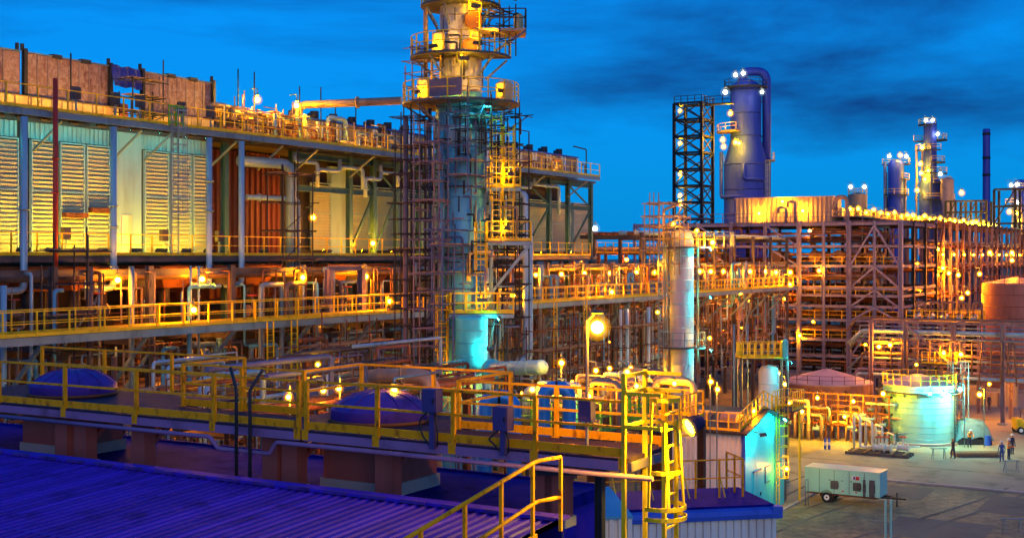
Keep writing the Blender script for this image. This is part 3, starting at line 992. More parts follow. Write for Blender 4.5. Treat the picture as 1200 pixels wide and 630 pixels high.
mat('green_paint_and_light', (0.12, 0.42, 0.04), 0.5)  # gate's own green; on the deck rails it stands for light
for z in (24.1, 24.5, 24.95):
    bar('gate_rail', 'green_paint_and_light', gp, (on_y(198, 49.45), 49.45, z), (on_y(215, 49.45), 49.45, z), .06, .1)
for p_ in (198, 206.5, 215):
    bar('gate_post', 'green_paint_and_light', gp, (on_y(p_, 49.45), 49.45, 23.9), (on_y(p_, 49.45), 49.45, 25.05), .06, .06)
# vent masts on the hall roof
for i, (p_, h) in enumerate(((83, 2.2), (279, 3.0), (298, 3.0), (351, 2.6), (376, 2.8), (393, 2.0), (417, 2.4))):
    x = on_y(p_, 54.3)
    pipe([(x, 54.3, 23.9), (x, 54.3, 25.6 + h)], .045, 'steel_dark', nth(i, 7) + ' thin vertical vent mast from the left on the hall roof', 'vent masts on the hall roof', 0, 6)
for a, b in ((262, 345),):
    scaffold('pale pipe scaffold around header boxes on the hall roof', on_y(a, 53.8), on_y(b, 53.8), 53.0, 54.4, 23.95, 26.0, 6, 1, .7, 'insul_warm', .05, boards=.5)
# big sloping duct to the column
pipe([(on_y(350, 54.5), 54.5, 25.0), (on_y(350, 54.5), 54.5, 27.0), at(470, 82, 118)], .26, 'insul_warm', 'beige insulated duct sloping from the hall roof to the tall column', None, 2, 14)
pipe([(on_y(405, 54), 54, 24), (on_y(405, 54), 54, 26.4), (on_y(385, 54), 54, 26.4), (on_y(385, 54), 54, 24.2)], .17, 'insul', 'pale looped pipe among fan bays on the hall roof', None, 1, 10)
# mast with arm at the end of the roof walkway
tag(tube('mast', 'steel_dark', None, [(on_y(687, 50.2), 50.2, 23.9), (on_y(687, 50.2), 50.2, 26.3), (on_y(672, 50.2), 50.2, 26.4)], .06, 6), 'dark bent mast at the end of the high hall walkway', 'mast')

# ================================================================== pipe rack below and beyond the hall
rack = thing('pipe_rack', 'long steel pipe rack under the hall decks and beyond them', 'pipe rack', (34, 48, 0))
RX = [34 + 6.0 * i for i in range(20)]
for i, x in enumerate(RX):
    top = 16.5 if x < 103 else 19.2
    for y in (48.6, 56.5):
        ibeam('column', 'steel', rack, (x, y, 0), (x, y, top), .32, .32)
    for z in ((15.6, 12.6, 9.8, 7.0) if x < 103 else (18.8, 15.6, 12.6, 9.8, 7.0)):
        ibeam('beam', 'steel', rack, (x, 48.4, z), (x, 56.7, z), .22, .34)
    if i < 19:
        for z in (12.2, 9.3, 16.2):
            ibeam('beam', 'steel', rack, (x + .17, 48.6, z), (x + 5.83, 48.6, z), .18, .3)
        if i % 3 == 1:
            bar('brace', 'galv', rack, (x + .2, 48.5, 6.2), (x + 5.8, 48.5, 12.0), .14, .14)
            bar('brace', 'galv', rack, (x + .2, 48.5, 12.4), (x + 3, 48.5, 15.4), .12, .12)
        if i % 3 == 2:
            bar('brace', 'galv', rack, (x + 5.8, 48.5, 6.2), (x + .2, 48.5, 12.0), .14, .14)
PM = ['pipe_dark', 'pipe_brown', 'pipe_brown', 'pipe_grey', 'insul', 'rust', 'insul_warm', 'pipe_grey']
for z, lab in ((15.78, 'just under the middle hall deck'), (12.78, 'at walkway height'), (9.98, 'on the lower tier'), (7.18, 'on the lowest tier')):
    y = 48.95; cnt = 0
    while y < 56:
        r = rnd.choice((.07, .09, .11, .14, .18, .24))
        y += r + .07
        x0 = 29 + rnd.uniform(0, 3); x1 = 148 - rnd.uniform(0, 4)
        if rnd.random() < .45: x0 = rnd.uniform(45, 90)
        if rnd.random() < .3: x1 = rnd.uniform(100, 130)
        if x1 - x0 > 8:
            pts = [(x0, y, z + r), (x1, y, z + r)]
            if rnd.random() < .6:
                pts.append((x1, y, z + r - rnd.uniform(2, 5)))
            if rnd.random() < .5:
                pts.insert(0, (x0, y, z + r - rnd.uniform(1.5, 3)))
            pipe(pts, r, rnd.choice(PM), nth(cnt) + ' long process pipe from the front, ' + lab + ' of pipe rack', 'pipes ' + lab, 2, 8)
            cnt += 1
        y += r + rnd.uniform(.08, .35)
if True:
    z, lab = 18.98, 'on the top tier beyond the hall'
    y = 48.8; cnt = 0
    while y < 56:
        r = rnd.choice((.1, .15, .2))
        y += r + .15
        pipe([(106, y, z + r), (149, y, z + r)], r, rnd.choice(PM), nth(cnt) + ' long process pipe from the front ' + lab, 'pipes ' + lab, 2, 8); cnt += 1
        y += r + .3
# branch pipes on the rack's face, valves
for k in range(260):
    x = 33 + 112 * (k + rnd.random()) / 260
    y = rnd.uniform(46.9 if x > 0 else 0, 48.3)
    y = rnd.uniform(47.6, 48.35)
    r = rnd.choice((.04, .05, .06, .08, .1, .14))
    m_ = rnd.choice(['galv', 'insul', 'pipe_grey', 'insul_blue', 'pipe_brown', 'insul_warm'])
    hi = rnd.choice((12.3, 12.0, 16.2, 15.4))
    lo = hi - rnd.uniform(1.4, 7.5)
    dx = rnd.choice((-1, 1)) * rnd.uniform(.5, 2.4)
    kind = rnd.random()
    if kind < .4:
        pts = [(x, y + 1.2, hi), (x, y, hi), (x, y, lo), (x + dx, y, lo)]
    elif kind < .7:
        pts = [(x + dx, y, hi), (x, y, hi), (x, y, lo), (x, y + 1.3, lo)]
    elif kind < .85:
        pts = [(x, y, lo), (x, y, hi), (x + abs(dx) * .5, y, hi), (x + abs(dx) * .5, y, hi - rnd.uniform(.7, 1.4))]
    else:
        pts = [(x, y, hi + .3), (x, y, lo - 2)]
    if k % 2 or r < .045:
        stuff_pipe('rack', pts, r, m_)
    else:
        pipe(pts, r, m_, look(r, m_) + (' upright branch pipe' if kind >= .85 else ' hooked branch pipe' if kind >= .7 else ' bent branch pipe') + (' under the walkway ' if hi < 13 else ' above the walkway ') + zone(x, y), 'branch pipes on the pipe rack', 1, 8)
for k in range(950):
    x = rnd.uniform(32, 147); y = rnd.choice((rnd.uniform(47.5, 48.4), rnd.uniform(48.8, 55)))
    z = rnd.uniform(6.5, 16.3)
    r = rnd.choice((.022, .028, .035, .045))
    m_ = rnd.choice(['galv', 'pipe_grey', 'insul_warm', 'rust', 'pipe_brown', 'insul', 'insul_warm'])
    L = rnd.uniform(.8, 3.5)
    t_ = rnd.random()
    if t_ < .45: pts = [(x, y, z), (x, y, z - L)]
    elif t_ < .7: pts = [(x, y, z), (x + L, y, z)]
    elif t_ < .85: pts = [(x, y, z), (x + L * .5, y, z), (x + L * .5, y, z - L)]
    else: pts = [(x, y, z), (x, y, z - L * .6), (x, y + 1, z - L * .6)]
    stuff_pipe('rack', pts, r, m_)
build_stuff('rack', 'pipework', 'mass of small branch piping on the face of the long pipe rack')
for k in range(26):
    x = 36 + 104 * (k + .7 * rnd.random()) / 26
    valve((x, rnd.uniform(47.7, 48.2), rnd.choice((14.0, 14.4, 10.4, 8.2))), nth(k, 26) + ' valve with red handwheel from the left on the long pipe rack', 'valves on the pipe rack', rnd.uniform(.8, 1.5))
# hoppers and ducts just under the middle deck
for i, p_ in enumerate((-15, 45, 100, 205, 240, 300, 395, 440)):
    x = on_y(p_, 50.2)
    t = thing('hopper', nth(i, 8) + ' brown tapered hopper from the left under the middle hall deck', 'hopper', (x, 50.2, 15.2), 'hoppers under the hall')
    b = MB()
    b.raw([(x - 1.7, 49.6, 16.5), (x + 1.7, 49.6, 16.5), (x + 1.7, 52.5, 16.5), (x - 1.7, 52.5, 16.5), (x - .8, 50.2, 15.3), (x + .8, 50.2, 15.3), (x + .8, 51.8, 15.3), (x - .8, 51.8, 15.3)],
          [(3, 2, 1, 0), (4, 5, 6, 7), (0, 1, 5, 4), (1, 2, 6, 5), (2, 3, 7, 6), (3, 0, 4, 7)])
    b.build('cone', 'rust', t)
    rod('outlet', 'pipe_dark', t, (x, 51, 14.5), (x, 51, 15.3), .3)
for i, (pa, pb, z_) in enumerate(((345, 372, 22.9), (372, 398, 22.5), (398, 425, 22.8), (428, 446, 22.2), (446, 466, 22.7), (600, 622, 22.6), (626, 655, 22.9))):
    xa_, xb_ = on_y(pa, 51.2), on_y(pb, 51.2)
    pipe([(xa_, 51.2, z_ - rnd.uniform(.8, 2.4)), (xa_, 51.2, z_), (xb_, 51.2, z_), (xb_, 51.2, z_ + .5)] if i % 2 else [(xa_, 51.2, z_ + .5), (xa_, 51.2, z_), (xb_, 51.2, z_), (xb_, 51.2, z_ - rnd.uniform(.8, 2.4))], .13, 'insul', nth(i, 7) + ' pale hung pipe with elbows from the left under the high walkway', 'pale pipes hung under the high walkway', 1, 10)
# vertical insulated risers at the middle of the hall
for p_, r, zt, lb in ((341, .32, 22.6, 'thick pale insulated riser with elbow beside the rust-red cladding'), (349, .16, 20.5, 'thin yellow-lit riser beside the thick pale riser')):
    x = on_y(p_, 50.6)
    pipe([(x - 3.6, 50.6 + .9, zt), (x, 50.6, zt), (x, 50.6, 9)], r, 'insul', lb, None, 2, 14)
scaffold('slender scaffold round the pale risers of the hall', on_y(327, 49.2), on_y(362, 49.2), 48.9, 50.2, 8, 22.5, 2, 1, 1.7, 'steel_dark', .2)
scaffold('dark scaffold under the walkway at the left of the pipe rack', on_y(62, 47.4), on_y(122, 47.4), 47.4, 48.4, 9.5, 17.6, 3, 1, 1.5, 'steel_dark', .15)
scaffold('rusty scaffold under the walkway left of the tall column', on_y(370, 44), on_y(460, 44), 43.5, 45.2, 4, 13, 5, 1, 1.6, 'rust', .1, boards=.5)
scaffold('rusty scaffold on the pipe rack face right of the tall column', on_y(620, 44.8), on_y(700, 44.8), 43.6, 45.0, 2, 12.6, 6, 1, 1.6, 'rust', .1, boards=.5)
scaffold('rusty scaffold below the walkway beside the slender column', on_y(715, 44.8), on_y(780, 44.8), 43.6, 45.0, 1, 12.6, 6, 1, 1.7, 'rust', .1, boards=.5)
for p_, a, b in ((602, 13, 21.5), (607, 13, 19.5)):
    x = on_y(p_ + 14, 45.2)
    pipe([(x + 1.8, 46.4 + 2.6, b), (x, 45.2, b), (x, 45.2, 9.6), (x - 1, 45.2, 9.6)], .22, 'insul', ('taller' if b > 20 else 'shorter') + ' of two pale riser pipes crossing the lower walkway by the column', 'paired pale risers', 2, 12)
for i, p_ in enumerate((728, 735, 760)):
    x = on_y(p_, 45.0)
    pipe([(x, 45.0, 12.6), (x, 45.0, 1.0)], .17, 'clad_white', nth(i, 3) + ' white vertical pipe from the left under the walkway before slender column', 'white vertical pipes', 2, 10)
for k, x in enumerate([on_y(q, 44.9) for q in (322, 350, 545, 592, 655, 690)]):
    t = thing('ladder', nth(k, 6) + ' yellow vertical ladder from the left below the lower walkway', 'ladder', (x, 45.1, 5), 'ladders under the walkway')
    ladder(t, (x, 45.2), 4.5, 13.5, (0, -1, 0), 'yellow', False)
# portal frames above lower walkway
for x in (on_y(405, 47.8),):
    t = thing('portal_frame', 'mauve steel portal frame behind the lower walkway', 'frame', (x, 47.8, 13.5))
    for dx in (-1.6, 1.6):
        ibeam('post', 'steel_mauve', t, (x + dx, 47.8, 13.4), (x + dx, 47.8, 16.2), .4, .4)
    ibeam('lintel', 'steel_mauve', t, (x - 1.6, 47.8, 16.3), (x + 1.6, 47.8, 16.3), .3, .3)
# structures deeper behind the rack, past the end of the hall
deep = thing('pipe_rack', 'second steel pipe rack behind the first, past the hall end', 'pipe rack', (104, 62, 0))
for x in range(106, 152, 6):
    for y in (62, 70):
        ibeam('column', 'rust', deep, (x, y, 0), (x, y, 17.5), .3, .3)
    for z in (17.3, 14.2, 11, 8):
        ibeam('beam', 'rust', deep, (x, 62, z), (x, 70, z), .22, .3)
        if x < 148: ibeam('beam', 'rust', deep, (x, 62, z), (x + 6, 62, z), .2, .28)
    if x < 148: bar('brace', 'rust', deep, (x, 61.9, 8.2), (x + 6, 61.9, 13.9), .14, .14)
for z in (17.5, 14.4, 11.2, 8.2):
    for i, y in enumerate((62.5, 63.6, 64.6, 66.4)):
        r = rnd.choice((.12, .2, .28, .35))
        pipe([(104, y, z + r), (151, y, z + r)], r, rnd.choice(PM), nth(i) + ' pipe from the front on ' + {17.5: 'the top', 14.4: 'the upper', 11.2: 'the middle', 8.2: 'the bottom'}[z] + ' tier of the second rack', 'pipes on the second rack', 1, 8)
yl = thing('walkway', 'orange-lit railed walkway on top of the rack beyond the hall', 'walkway', (105, 48.5, 17.3))
box('deck_panel', 'grating', yl, 105, 149, 57.2, 58.4, 17.2, 17.3)
railing(yl, [(105, 57.2, 17.3), (149, 57.2, 17.3)], step=1.8)

# ---- lamps on hall and rack
for p_, q_, y, lb in ((138, 328, 47.9, 'brightest lamp under the middle hall deck, below the blank panel'), (237, 327, 47.9, 'bright lamp under the middle hall deck at the end of the louvres'),
                      (355, 325, 47.9, 'bright lamp beside the foot of the pale risers'), (429, 324, 47.9, 'bright lamp above the lower walkway left of the tall column'),
                      (367, 255, 51.0, 'lamp before the hall louvres right of the pale risers'), (437, 285, 51.2, 'lamp above the middle hall railing near the tall column')):
    x = on_y(p_, y); lamp((x, y, zat(q_, depth(x, y))), lb, None, 'lamp_sodium', .19)
for p_, q_ in ((227, 363), (457, 353)):
    x = on_y(p_, 45.9); lamp((x, 45.9, zat(q_, depth(x, 45.9))), 'lamp on the lower walkway railing ' + ('below the hall louvres' if p_ < 300 else 'just left of the tall column'), 'railing lamps of the lower walkway', 'lamp_sodium', .19, .15, (0, 1, 0), .2, 13.5)
for i, (p_, q_, r) in enumerate(((602, 347, .17), (717, 342, .2), (868, 343, .2), (926, 334, .25))):
    x = on_y(p_, 45.9); lamp((x, 45.9, zat(q_, depth(x, 45.9))), nth(i, 4) + ' lamp on the lower walkway railing past the tall column', 'far railing lamps of the lower walkway', 'lamp_sodium', r, .15, (0, 1, 0), .2, 13.5)
for i, (p_, q_) in enumerate(((628, 322), (658, 321), (685, 320), (715, 320), (746, 319), (767, 319), (820, 318), (833, 318), (848, 318), (865, 319), (879, 318), (897, 318), (909, 319), (926, 319))):
    x = on_y(p_, 48.2); d = depth(x, 48.2)
    lamp((x, 48.2, zat(q_, d)), nth(i, 14) + ' lamp from the left in the even row above the lower walkway', 'lamp row above the lower walkway', 'lamp_sodium', .0018 * d, .5)
# deck lamps that wash the hall louvres (low bulkhead lamps behind the middle railing)
for i, p_ in enumerate((18, 52, 82, 112, 150, 180, 210, 236, 300, 375, 420, 455, 500, 600, 630, 665)):
    x = on_y(p_, 50.9)
    bulkhead((x, 50.35, 17.35), (0, .8, .75), nth(i, 16) + ' low bulkhead lamp from the left behind the middle hall railing', 'deck lamps along the hall louvres')
for i, p_ in enumerate((15, 45, 78, 110, 142, 175, 205, 232, 270, 310, 370, 410, 445, 610, 640, 668)):
    x = on_y(p_, 51)
    bulkhead((x, 51.0, 24.2), (0, .95, .35), nth(i, 16) + ' low bulkhead lamp from the left behind the high hall railing', 'deck lamps along the hall roof')
for i, p_ in enumerate((-12, 14, 42, 76, 108, 148, 182, 212, 236)):
    bulkhead((on_y(p_, 50.9), 50.3, 23.55), (0, .75, -.8), nth(i, 9) + ' lamp fitting from the left under the high hall walkway, cyan light added', 'lamp fittings under the high walkway', 'strip_cyan_added_dim', .5, .12)  # cyan light added here to tint the louvre tops
lamp((on_y(296, 54), 53.6, zat(117, depth(on_y(296, 54), 53.6))), 'bright lamp over the header boxes on the hall roof', None, 'lamp_warm', .19, .4)
lamp((on_y(345, 53.4), 53.2, zat(124, depth(on_y(345, 53.4), 53.2))), 'bright lamp at the foot of the beige sloping duct', None, 'lamp_warm', .2, .4)
for i, p_ in enumerate((430, 466, 600, 640)):
    x = on_y(p_, 53.6)
    lamp((x, 53.4, 24.6), nth(i, 4) + ' small lamp from the left between fan bays on the hall roof', 'fan bay lamps', 'lamp_small', .09, .2)
# lamps deep inside the rack
for k in range(22):
    x = 40 + k * 5.1
    lamp((x, rnd.uniform(49.5, 54), rnd.choice((11.8, 8.9, 6.2))), nth(k, 22) + ' lamp from the left deep between the pipes of the long rack', 'lamps inside the pipe rack', 'lamp_dim', .13, .3)
for k in range(8):
    lamp((107 + k * 5.5, 61.0, rnd.choice((16.6, 13.4, 10.2))), nth(k, 8) + ' lamp from the left on the second rack behind the hall end', 'lamps on the second rack', 'lamp_sodium', .2, .3)
for p_ in (680, 697):
    q = at(p_, 150, 268)
    lamp(q, ('left' if p_ < 690 else 'right') + ' one of two pole lamps against the sky beyond the hall end', 'pole lamps beyond the hall', 'lamp_white', .38, .3, (1, 0, 0), .6, 0)
# ================================================================== the tall column
C1 = at(540, 72); cx, cy = C1.x, C1.y
RGT = Vector((SN, -CS, 0)); FWD = Vector((CS, SN, 0))
def ang(v):
    return math.degrees(math.atan2(v.y, v.x))
A_R = ang(RGT)            # picture right
A_C = ang(-FWD)           # towards the camera
A_L = ang(-RGT)
tc1 = thing('distillation_column', 'tall pale insulated column ringed with railed platforms, tallest thing near hall', 'column', (cx, cy, 0))
lathe('shell', 'insul_blue', tc1, (cx, cy, 0), [(1.75, 0), (1.75, 11.0), (1.46, 12.2), (1.46, 25.0), (1.2, 26.3)], 48)
lathe('upper_shell', 'col_upper', tc1, (cx, cy, 0), [(1.2, 26.3), (1.2, 37.5), (0.9, 38.2), (0.01, 38.5)], 48)
for z in [12.5 + 1.3 * k for k in range(10)]:
    put('cladding_band', unit('cyl40', 'insul_blue'), tc1, mtx((cx, cy, z), 1.468, 1.468, .04))
for z in [27 + 1.2 * k for k in range(9)]:
    put('cladding_band', unit('cyl40', 'insul_warm'), tc1, mtx((cx, cy, z), 1.212, 1.212, .05))
for z in (17.1, 20.9):
    put('stiffening_ring', unit('cyl40', 'steel_blue'), tc1, mtx((cx, cy, z), 1.56, 1.56, .12))
def manway(c, out, r):
    o = Vector(out).normalized(); c = Vector(c)
    p = put('manway', unit('cyl24', 'insul_warm'), tc1, bar_m(c, c + o * .5, r, r))
    put_sub('cover', unit('cyl24', 'rust'), p, bar_m(c + o * .5, c + o * .62, r * 1.25, r * 1.25))
d1 = (-FWD + RGT * .5).normalized()
manway(Vector((cx, cy, zat(25, 71))) + d1 * 1.1, d1, .42)
d2 = (-FWD + RGT * .35).normalized()
manway(Vector((cx, cy, zat(56, 71))) + d2 * 1.1, d2, .36)
def ring_platform(name_label, z, r1, a0, a1, m='steel', rail='yellow', r0=None, ra0=None, ra1=None):
    ring_deck('platform', m, tc1, (cx, cy), r0 if r0 else 1.45, r1, a0, a1, z - .12, z)
    ring_rail(tc1, (cx, cy), r1 - .06, ra0 if ra0 is not None else a0, ra1 if ra1 is not None else a1, z, rail, 1.1, 20, .06)
    k = max(3, int(abs(a1 - a0) / 40))
    for i in range(k + 1):
        a = math.radians(a0 + (a1 - a0) * i / k)
        e = Vector((math.cos(a), math.sin(a), 0))
        p0 = Vector((cx, cy, z - .2)) + e * (r1 - .25)
        p1 = Vector((cx, cy, z - 1.3)) + e * 1.4
        bar('platform_bracket', 'steel_blue', tc1, p0, p1, .1, .1)
ring_platform('', 25.7, 3.35, 0, 360)
ring_platform('', 28.35, 2.9, A_C - 120, A_C + 85, r0=1.25)
ring_platform('', 31.3, 2.3, A_C - 150, A_C + 100, r0=1.25)
# corner platform up at right
pc = Vector((cx, cy, 0)) + RGT * 2.4
for nm, dz in (('platform', 0),):
    rbox('platform', 'insul_warm', tc1, (pc.x, pc.y, 29.75), 2.6, 2.4, .14, math.radians(A_R))
q1, q2, q3, q4 = [pc + RGT * a + FWD * b for a, b in ((-1.2, -1.2), (1.3, -1.2), (1.3, 1.2), (-1.2, 1.2))]
railing(tc1, [Vector((q.x, q.y, 29.82)) for q in (q1, q2, q3, q4)], 'steel_dark', 1.1, 1.2, False, .06)
bar('platform_bracket', 'steel_blue', tc1, (q2.x, q2.y, 29.65), Vector((cx, cy, 28.2)) + RGT * 1.2, .12, .12)
# drums lit warm on the platforms
for dv, z, r, h in ((RGT * 2.5 - FWD * 1.3, 25.75, .5, 1.05), (-RGT * 2.0 - FWD * .8, 25.75, .45, 1.3), (-RGT * 1.2 - FWD * 1.2, 28.4, .35, 1.2), (RGT * 3.3, 29.85, .28, 1.0)):
    q = Vector((cx, cy, 0)) + dv
    lathe('platform_drum', 'cream', tc1, (q.x, q.y, z), [(r * .9, 0), (r, .1), (r, h - .15), (r * .6, h), (.01, h + .04)], 16)
box('platform_screen', 'steel_mauve', tc1, cx - 2.9, cx - 2.8, cy - 1.9, cy + .2, 25.8, 26.75)
# side pipes on the column
c0 = Vector((cx, cy, 0))
def c1pipe(offs, r, m):
    tube('riser', m, tc1, [c0 + RGT * a + FWD * b + Vector((0, 0, z)) for a, b, z in offs], r, 10)
c1pipe([(-2.0, -.2, 25.8), (-2.0, -.2, 32.5), (-.9, -.2, 33)], .13, 'insul_warm')
c1pipe([(.5, -1.6, 15.6), (.5, -1.6, 17.2), (1.7, -1.2, 17.2)], .12, 'cream')
c1pipe([(1.75, -.7, 24.8), (1.75, -.7, 12)], .12, 'insul')
c1pipe([(-1.0, -1.4, 24.0), (-1.0, -1.5, 10)], .14, 'insul_blue')
c1pipe([(-1.75, -.4, 25.4), (-1.75, -.4, 3)], .11, 'steel_blue')
c1pipe([(.2, -1.55, 20.9), (1.55, -.9, 20.9), (1.55, -.9, 20.2)], .05, 'blue_paint')
lathe('torn_insulation_skirt', 'insul', tc1, (cx, cy, 0), [(1.50, 23.3), (1.56, 23.5), (1.53, 24.3), (1.3, 24.5)], 36)
# square service platforms on its right
def svc(z, a0, a1, b0, b1, m='galv', sides=((0, 1, 2, 3))):
    pts = [c0 + RGT * a + FWD * b + Vector((0, 0, z)) for a, b in ((a0, b0), (a1, b0), (a1, b1), (a0, b1))]
    ce = (pts[0] + pts[2]) / 2
    rbox('platform', 'grating', tc1, (ce.x, ce.y, z - .05), a1 - a0, b1 - b0, .1, math.radians(A_R))
    for i in range(4):
        bar('platform_edge', m, tc1, pts[i] - Vector((0, 0, .14)), pts[(i + 1) % 4] - Vector((0, 0, .14)), .07, .2)
    railing(tc1, pts + [pts[0]], 'yellow', 1.1, .9, True, .055)
svc(17.85, 1.5, 4.0, -1.3, 1.2)
svc(20.9, 1.5, 3.4, -1.0, 1.2)
svc(13.85, -.5, 3.0, -2.9, -1.5)
for a, z0, z1 in ((4.0, 17.6, 15.2),):
    bar('platform_bracket', 'galv', tc1, c0 + RGT * 3.9 - FWD * 1.2 + Vector((0, 0, 17.6)), c0 + RGT * 1.5 - FWD * 1.2 + Vector((0, 0, 14.6)), .16, .16)
    bar('platform_bracket', 'galv', tc1, c0 + RGT * 3.9 + FWD * 1.1 + Vector((0, 0, 17.6)), c0 + RGT * 1.5 + FWD * 1.1 + Vector((0, 0, 14.6)), .16, .16)
def c1ladder(a, b, z0, z1, lab):
    q = c0 + RGT * a + FWD * b
    t = thing('ladder', lab, 'ladder', (q.x, q.y, z0))
    ladder(t, (q.x, q.y), z0, z1, (-FWD.x, -FWD.y), 'yellow', True, hoop_step=.75)
c1ladder(2.05, -1.0, 17.9, 24.9, 'yellow caged ladder on the right flank of the tall column, upper flight')
c1ladder(2.75, -.8, 17.9, 24.4, 'second yellow caged ladder beside the upper flight on the tall column')
c1ladder(1.2, -1.75, 13.9, 18.9, 'yellow caged ladder on the face of the tall column, middle flight')
c1ladder(-.95, -2.0, 9.6, 14.9, 'yellow caged ladder left of the cyan drum on the tall column')
c1ladder(-1.35, -1.4, 25.8, 28.4, 'short yellow ladder between the two round platforms of the tall column')
c1ladder(.85, -1.45, 28.4, 31.3, 'short yellow ladder above the second round platform of the tall column')
# scaffolds round the column (rotated frame kept axis aligned in plan)
def scaf_c(lab, a, b, wx, wy, z0, z1, lift, m, nx=2, ny=1, skip=.15):
    q = c0 + RGT * a + FWD * b
    return scaffold(lab, q.x - wx / 2, q.x + wx / 2, q.y - wy / 2, q.y + wy / 2, z0, z1, nx, ny, lift, m, skip, boards=.25)
scaf_c('dark tube scaffold tower hugging the left of the tall column', -2.55, -.3, 1.8, 1.9, 6, 25.2, .85, 'steel_dark', 3, 2, .25)
scaf_c('slim dark scaffold at the front left of the tall column', -1.6, -2.0, 1.3, 1.3, 8, 24.4, 1.0, 'steel_mauve', 2, 1, .25)
scaf_c('dark tube scaffold on the right of the tall column', 2.6, .5, 2.0, 1.6, 9, 25.4, .9, 'steel_dark', 2, 2, .25)
scaf_c('light scaffold across the front of the tall column under its platform', .4, -2.1, 2.2, 1.2, 20.5, 25.3, .9, 'steel_blue', 2, 1, .3)
scaf_c('scaffold cradle at mid height on the front of the tall column', -.4, -2.3, 3.0, .9, 13.5, 18.6, .8, 'steel_blue', 3, 1, .3)
tag(tube('pipe', 'steel_mauve', None, [c0 - RGT * 3.15 + Vector((0, 0, 2)), c0 - RGT * 3.15 + Vector((0, 0, 24.9))], .15, 12), 'dark purple-brown riser inside scaffold left of the tall column', 'pipe')
scaf_c('upper scaffold frame hung below the wide round platform of the tall column', 1.2, -1.7, 2.4, 1.6, 22.6, 25.5, .6, 'steel_dark', 3, 2, .2)
scaf_c('thin scaffold on the platforms at the head of the tall column', -1.9, -.6, 1.4, 1.8, 25.8, 28.8, .7, 'steel_mauve', 2, 1, .3)
scaf_c('thin scaffold at the right of the tall column head', 2.0, -.4, 1.4, 1.6, 28.4, 32.0, .8, 'steel_dark', 2, 1, .3)
for k in range(260):
    a_ = rnd.uniform(-3.0, 3.0); b_ = rnd.uniform(-2.4, -1.2) if abs(a_) < 1.8 else rnd.uniform(-1.8, .8); z_ = rnd.uniform(8, 25.4 if abs(a_) > 1.3 else 31); L = rnd.uniform(.6, 1.6)
    p_ = c0 + RGT * a_ + FWD * b_ + Vector((0, 0, z_)); t_ = rnd.random()
    q_ = p_ - Vector((0, 0, L)) if t_ < .5 else p_ + RGT * L * .6
    stuff_pipe('tower', [p_, q_] if t_ < .8 else [p_, q_, q_ - Vector((0, 0, L))], rnd.choice((.03, .04, .06)), rnd.choice(['steel_blue', 'steel_mauve', 'galv', 'insul_warm', 'steel_dark', 'steel_dark', 'steel_dark']))
build_stuff('tower', 'pipework', 'small clinging pipes and conduits all over the tall column')
# cyan lit drum at foot
C2 = at(552.5, 68.6)
td = thing('drum', 'bright cyan insulated vertical drum low on the right of the tall column', 'drum', (C2.x, C2.y, 0))
lathe('shell', 'teal_lit', td, (C2.x, C2.y, 0), [(.01, 10.55), (.5, 10.62), (.78, 10.85), (.88, 11.2), (.88, 13.6), (.78, 13.72), (.3, 13.80), (.01, 13.82)], 36)
for z in (11.6, 12.3, 13.0):
    put('cladding_band', unit('cyl40', 'clad'), td, mtx((C2.x, C2.y, z), .886, .886, .035))
for k in range(4):
    a = math.radians(45 + 90 * k)
    q = Vector((C2.x + .7 * math.cos(a), C2.y + .7 * math.sin(a), 0))
    bar('leg', 'steel_blue', td, q, q + Vector((0, 0, 11.3)), .14, .14)
tube('drain_pipe', 'steel_blue', td, [C2.xyz * 1 - RGT * .98 - FWD * .1 + Vector((0, 0, 13.9 - C2.z)), C2.xyz - RGT * .98 - FWD * .1 + Vector((0, 0, 10.5 - C2.z)), C2.xyz + RGT * .5 - FWD * .1 + Vector((0, 0, 10.4 - C2.z))], .06, 8)
# column lamps
for a, b, z, lb in ((.3, -2.7, 27.9, 'under the second round platform, front'), (-2.3, -1.6, 26.2, 'left on the wide round platform'), (2.3, -1.9, 26.2, 'right on the wide round platform'),
                    (.9, -2.1, 30.9, 'under the top round platform'), (1.9, -1.4, 29.5, 'under the corner platform'), (-1.4, -2.0, 28.7, 'left on the second round platform'), (1.0, -2.3, 28.8, 'right on the second round platform'),
                    (2.6, -1.5, 18.6, 'over the square side platform'), (1.3, -2.9, 14.6, 'above the cyan drum'), (2.8, -1.6, 21.6, 'between the ladders'), (-.6, -2.9, 10.0, 'at the foot, left'), (1.4, -2.6, 9.6, 'at the foot, right'), (-.2, -2.7, 26.0, 'front of the wide round platform')):
    q = c0 + RGT * a + FWD * b + Vector((0, 0, z))
    tgt = c0 + Vector((0, 0, z + (.8 if z > 26 else .2)))
    bulkhead(q, tgt - q, 'shielded lamp on the tall column, ' + lb, None, 'strip_warm', .5, .16)
for a, b, z, lb in ((1.6, -2.6, 25.3, 'under the right of the wide round platform'), (2.2, -3.6, 13.6, 'beside the cyan drum'), (1.7, -4.4, 12.0, 'low beside the cyan drum')):
    q = c0 + RGT * a + FWD * b + Vector((0, 0, z))
    bulkhead(q, c0 + RGT * (.3 if z > 20 else .6) - FWD * (1.0 if z > 20 else 3.4) + Vector((0, 0, z - 2.6 if z > 20 else z - 1.2)) - q, 'added shielded cyan lamp on the tall column, ' + lb, None, 'strip_cyan_added', .4, .16, c0 + RGT * (a if z > 20 else 2.0) - FWD * (2.4 if z > 20 else 2.6) + Vector((0, 0, z + .25 if z > 20 else 13.7)))  # unseen lamps added to turn shaft and drum cyan

